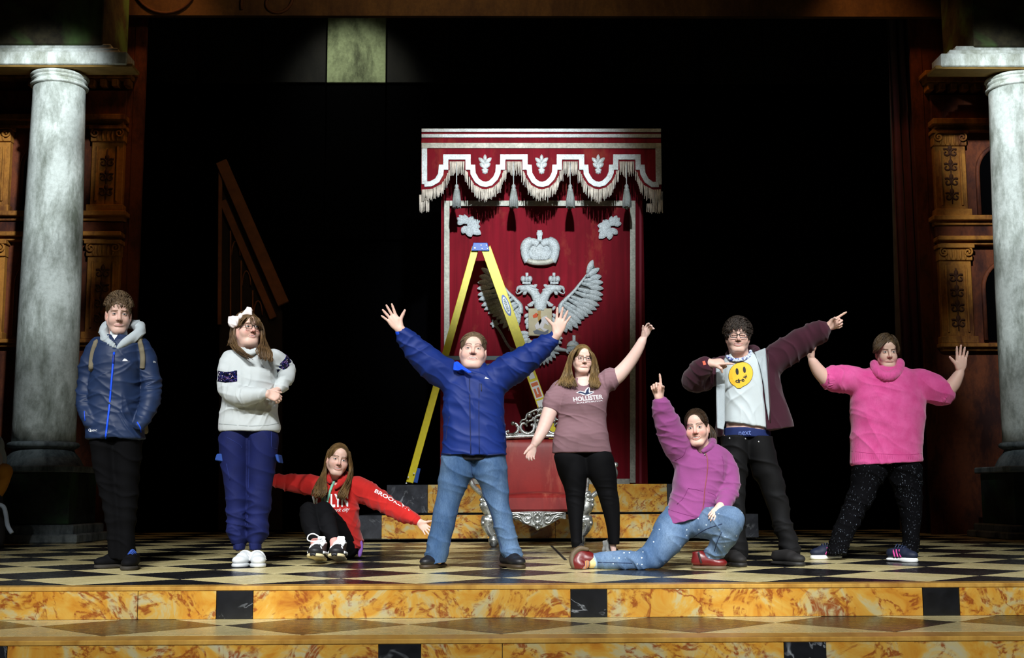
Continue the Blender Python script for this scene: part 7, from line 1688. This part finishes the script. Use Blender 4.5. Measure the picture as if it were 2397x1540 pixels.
# ================================================================== woman in the pink jumper
def woman_pink():
    p = Person('person', atz(2050, 1310)[1], 2050, 'woman in a bright pink roll-neck jumper holding both palms up'); P = p.P; k = p.k
    hd = Head(P(2075.5, 825, -.03), 76 * k / .233, 13, 2, 0, .93, 1.15, .002)
    V, Q, C = hd.build(P(2076, 885, .03), 19 * k, smile=-.001, mw=.0245, eye=.85, brow=(84, 64, 46), lip=(190, 132, 124), iris=(84, 92, 84), blush=.12, skin=np.array(hexc(212, 178, 160)), browz=.018, brow_arch=.002, browtilt=.1)
    A = Shape(); q, r = p.limb([(1938, 892, -.06), (1916, 868, -.08), (1900, 842, -.11)], [15.5, 13.5, 8.5]); A.chain(q, r, .02); hand(A, P(1899, 840, -.11), P(1893, 800, -.10) - P(1899, 840, -.11), (-.9, -.5, 0), (.75, -.6, .3), 56 * k, 7, (-12, 10, 6), 55)
    B = Shape(); q, r = p.limb([(2212, 922, -.06), (2232, 898, -.08), (2247, 872, -.10)], [15.5, 14, 9]); B.chain(q, r, .02); hand(B, P(2248, 869, -.10), P(2253, 812, -.12) - P(2248, 869, -.10), (0, -1, 0), (-1, 0, .1), 63 * k, 8, (3, 5, 4), 50)
    a = A.mesh(.0034); b = B.mesh(.0034)
    core = Shape().loft(p.rows([(875, 2030, 2120, .1), (960, 2020, 2135, .12), (1080, 2020, 2135, .12)]), .02)
    for pts in ([(2034, 1085, 0), (2008, 1190, 0), (1960, 1280, 0)], [(2115, 1085, 0), (2130, 1190, 0), (2131, 1295, 0)]): q, r = p.limb(pts, [26, 17, 10]); core.chain(q, r)
    c = core.mesh(.013); p.body([(V, Q, C), (a[0], a[1], SKIN), (b[0], b[1], SKIN), (c[0], c[1], SKIN)], MAT['skin'])
    hm = hair_mat('short_brown_hair', hexc(56, 42, 28), hexc(116, 94, 66))
    p.wear('hair', hd.cap(.078, .010, -.002, -.05, .062), hm, .0042, 2)
    bb = MB(); locks_mesh(bb, short_locks(hd, 240, lambda x, y, z: (-.9 if x < .03 else .9, -.35, -.5), .055, lambda x, y, z: z > .03 and y > -.09 and not (y < -.06 and z < .075), .014, .008), (.0014, .0028))
    X = P; locks_mesh(bb, sheet([X(2084, 793, -.09), X(2074, 800, -.14), X(2062, 813, -.15), X(2054, 822, -.13)], [X(2084, 792, -.06), X(2064, 799, -.10), X(2050, 813, -.10), X(2043, 826, -.07)], 40, .003), (.0025, .0045)); locks_mesh(bb, sheet([X(2086, 793, -.09), X(2096, 800, -.12), X(2101, 815, -.10), X(2103, 828, -.07)], [X(2086, 792, -.05), X(2099, 798, -.06), X(2105, 815, -.04), X(2105, 830, -.02)], 30, .003), (.0025, .0045)); bb.build('hair_tuft', hm, p.root, smooth=True)
    t = NT('hot_pink_knit'); v = t.coord(); n = t.noise(240, 2, .5, v); wv = t.node('ShaderNodeTexWave', {'Vector': v, 'Scale': 60.0, 'Distortion': 1.0, 'Detail': 1.0}, bands_direction='X').outputs['Fac']
    t.set(color=t.ramp(t.noise(12, 4, .6, v), [(.3, hexc(206, 72, 138)), (.7, hexc(222, 96, 160))]), rough=.95, spec=.15, sheen=.3); t.bump(t.math('ADD', n, t.math('MULTIPLY', wv, .6)), .35, .004); m = t.m
    J = Shape().loft(p.rows([(858, 2044, 2108, .10), (866, 2020, 2130, .12), (876, 2002, 2148, .14), (895, 1993, 2160, .155), (940, 1991, 2166, .175), (1000, 1993, 2162, .178), (1040, 1992, 2158, .176), (1076, 1992, 2158, .176), (1090, 1994, 2158, .172)]), .02, 2.25)
    q, r = p.limb([(2006, 890, 0), (1972, 888, -.03), (1942, 886, -.05)], [29, 27, 24]); J.chain(q, r, .04); q, r = p.limb([(2150, 894, 0), (2184, 910, -.03), (2208, 922, -.05)], [30, 28, 25]); J.chain(q, r, .04); J.cut(P(1990, 1090, 0), (.05, 0, -1))
    p.wear('jumper', J, m, .006, 2, [dict(amp=.008, wl=.055, along=(1, 0, .1), c=P(1955, 888, -.05), r=.12, seed=3), dict(amp=.008, wl=.05, along=(1, 0, -.5), c=P(2195, 915, -.05), r=.12, seed=4), dict(amp=.006, wl=.11, along=(1, 0, .5), c=P(2075, 1000, -.15), r=.35, seed=5), dict(amp=.003, wl=.07, along=(.2, 0, 1), seed=6)])
    S = Shape(); q, r = p.limb([(2046, 852, -.04), (2052, 868, -.11), (2068, 880, -.15), (2086, 880, -.15), (2102, 868, -.11), (2107, 850, -.03), (2098, 850, .09), (2075, 852, .13), (2054, 852, .09), (2046, 852, -.02)], [9, 10, 11, 11, 10, 9, 9, 9, 9, 9]); S.chain(q, r, .015, None, 3); p.wear('roll_neck', S, m, .0048, 2, [dict(amp=.0018, wl=.012, along=(1, 0, 0), stretch=6, seed=2)])
    tr = p.tree('jumper'); sm = plain('deep_pink_rib', hexc(192, 64, 128), .95)
    for i in range(34): p.ribbon(tr, [(1996 + i * 4.85, 1060 + i * .1), (1996 + i * 4.85, 1084 + i * .16)], 1.5, 'hem_rib', sm, -.0008, sub=2)
    p.ribbon(tr, [(1994, 1056), (2040, 1061), (2080, 1063), (2120, 1064), (2157, 1062)], 1.6, 'hem_seam', sm, .0)
    for pts, rad in (([(1946, 887, -.05), (1930, 888, -.06)], [26, 25]), ([(2203, 920, -.05), (2218, 928, -.06)], [27, 26])):
        q, r = p.limb(pts, rad); S = Shape().cone(q[0], q[1], r[0], r[1]); d = q[1] - q[0]; S.cut(q[1], d, .012); S.cut(q[0] - d * .3, -d); p.wear('rolled_cuff', S, m, .005, 2, [dict(amp=.003, wl=.016, along=np.cross(d, (0, 1, 0)), stretch=5, seed=1)])
    t = NT('black_speckled_knit'); vo = t.node('ShaderNodeTexVoronoi', {'Vector': t.coord('Object', (1, 1, .45)), 'Scale': 95.0}).outputs['Distance']
    t.set(color=t.mix(t.math('MULTIPLY', t.ramp(vo, [(.12, 1.0), (.3, 0.0)]), t.ramp(t.noise(30, 2, .5, t.coord()), [(.45, 0.0), (.6, 1.0)])), (.004, .004, .005), hexc(110, 118, 130)), rough=1.0, spec=.03)
    L = Shape().loft(p.rows([(1070, 2008, 2076, .12), (1095, 1995, 2078, .15), (1115, 1993, 2072, .14), (1160, 1984, 2048, .115), (1200, 1967, 2026, .1), (1245, 1949, 2003, .085), (1297, 1936, 1979, .07)]), .01); L.loft(p.rows([(1070, 2074, 2146, .12), (1095, 2074, 2157, .15), (1115, 2080, 2158, .14), (1160, 2098, 2158, .115), (1200, 2108, 2157, .1), (1245, 2113, 2152, .085), (1292, 2112, 2148, .07)]), .03)
    p.wear('trousers', L, t.m, .0066, 2, [dict(amp=.006, wl=.06, along=(.4, 0, 1), seed=3)])
    nv = plain('navy_trainer_mesh', hexc(22, 30, 52), .6, bump=.3, bscale=200); ws = plain('white_foam_sole', hexc(232, 234, 232), .5); pk = plain('pink_stripe', hexc(214, 70, 150), .5); lc = plain('navy_laces', hexc(30, 42, 72), .6)
    foot(p, 1899, 1310, -80, nv, ws, .25, w=.052, height=.10, sole=.036, stripe=pk, lace=lc); foot(p, 2146, 1317, 36, nv, ws, .26, w=.052, height=.10, sole=.034, stripe=pk, lace=lc)
woman_pink()
# ================================================================== small things
# draped prop just inside the image-left edge, on the floor before the column
def edge_prop():
    Yp = 12.6; K = 1 / pxm(Yp); Q = lambda x, y, d=0.0: at(x, y, Yp + d)
    o = empty('draped_statue', (Q(-22, 1262)[0], Yp, 0)); tag(o, 'white draped prop figure with an orange sash at the image-left edge', 'statue')
    def part(nm, S, m, h=.008):
        V, F = S.mesh(h, 2); obj(nm, mesh_np(nm, V, F), m, o)
    wh = plain('chalky_blue_white', hexc(150, 160, 170), .8, var=.2); og = cloth('orange_sash', hexc(170, 112, 30), .9); lc = plain('pale_face_paint', hexc(170, 160, 164), .7)
    S = Shape(); S.ell(Q(-20, 1046), (28 * K, .13, 32 * K), .03); S.chain([Q(-14, 1040), Q(4, 1062), Q(8, 1092), Q(2, 1116)], [10 * K, 8 * K, 6 * K, 5 * K], .02); part('hood', S, wh)
    S = Shape(); S.ell(Q(-10, 1078, -.06), (14 * K, .09, 24 * K), .02); part('face', S, lc)
    S = Shape(); S.ell(Q(6, 1104, .0), (22 * K, .12, 20 * K), .03); S.chain([Q(14, 1110), Q(4, 1140), Q(-10, 1165)], [12 * K, 11 * K, 9 * K], .02); part('sash', S, og)
    S = Shape(); S.chain([Q(-30, 1110), Q(-26, 1180), Q(-30, 1262)], [24 * K, 30 * K, 38 * K], .03); S.cut((0, 0, .0), (0, 0, -1)); part('robe', S, plain('dark_robe', hexc(30, 28, 32), .9))
    b = MB(); b.tube(smooth_path([Q(-8, 1180, -.2), Q(8, 1186, -.2), Q(14, 1205, -.2), Q(18, 1230, -.2), Q(28, 1248, -.2)], 6), .022, 8); b.build('rope', wh, o, smooth=True)
edge_prop()

# dark slot line let into the stage floor in front of the throne
MB().bar(np.array(atz(1290, 1277)) + np.array((0, 0, .001)), np.array(atz(1324, 1311)) + np.array((0, 0, .001)), (.022, .004)).build('floor_slot', MAT['grout'], fl)
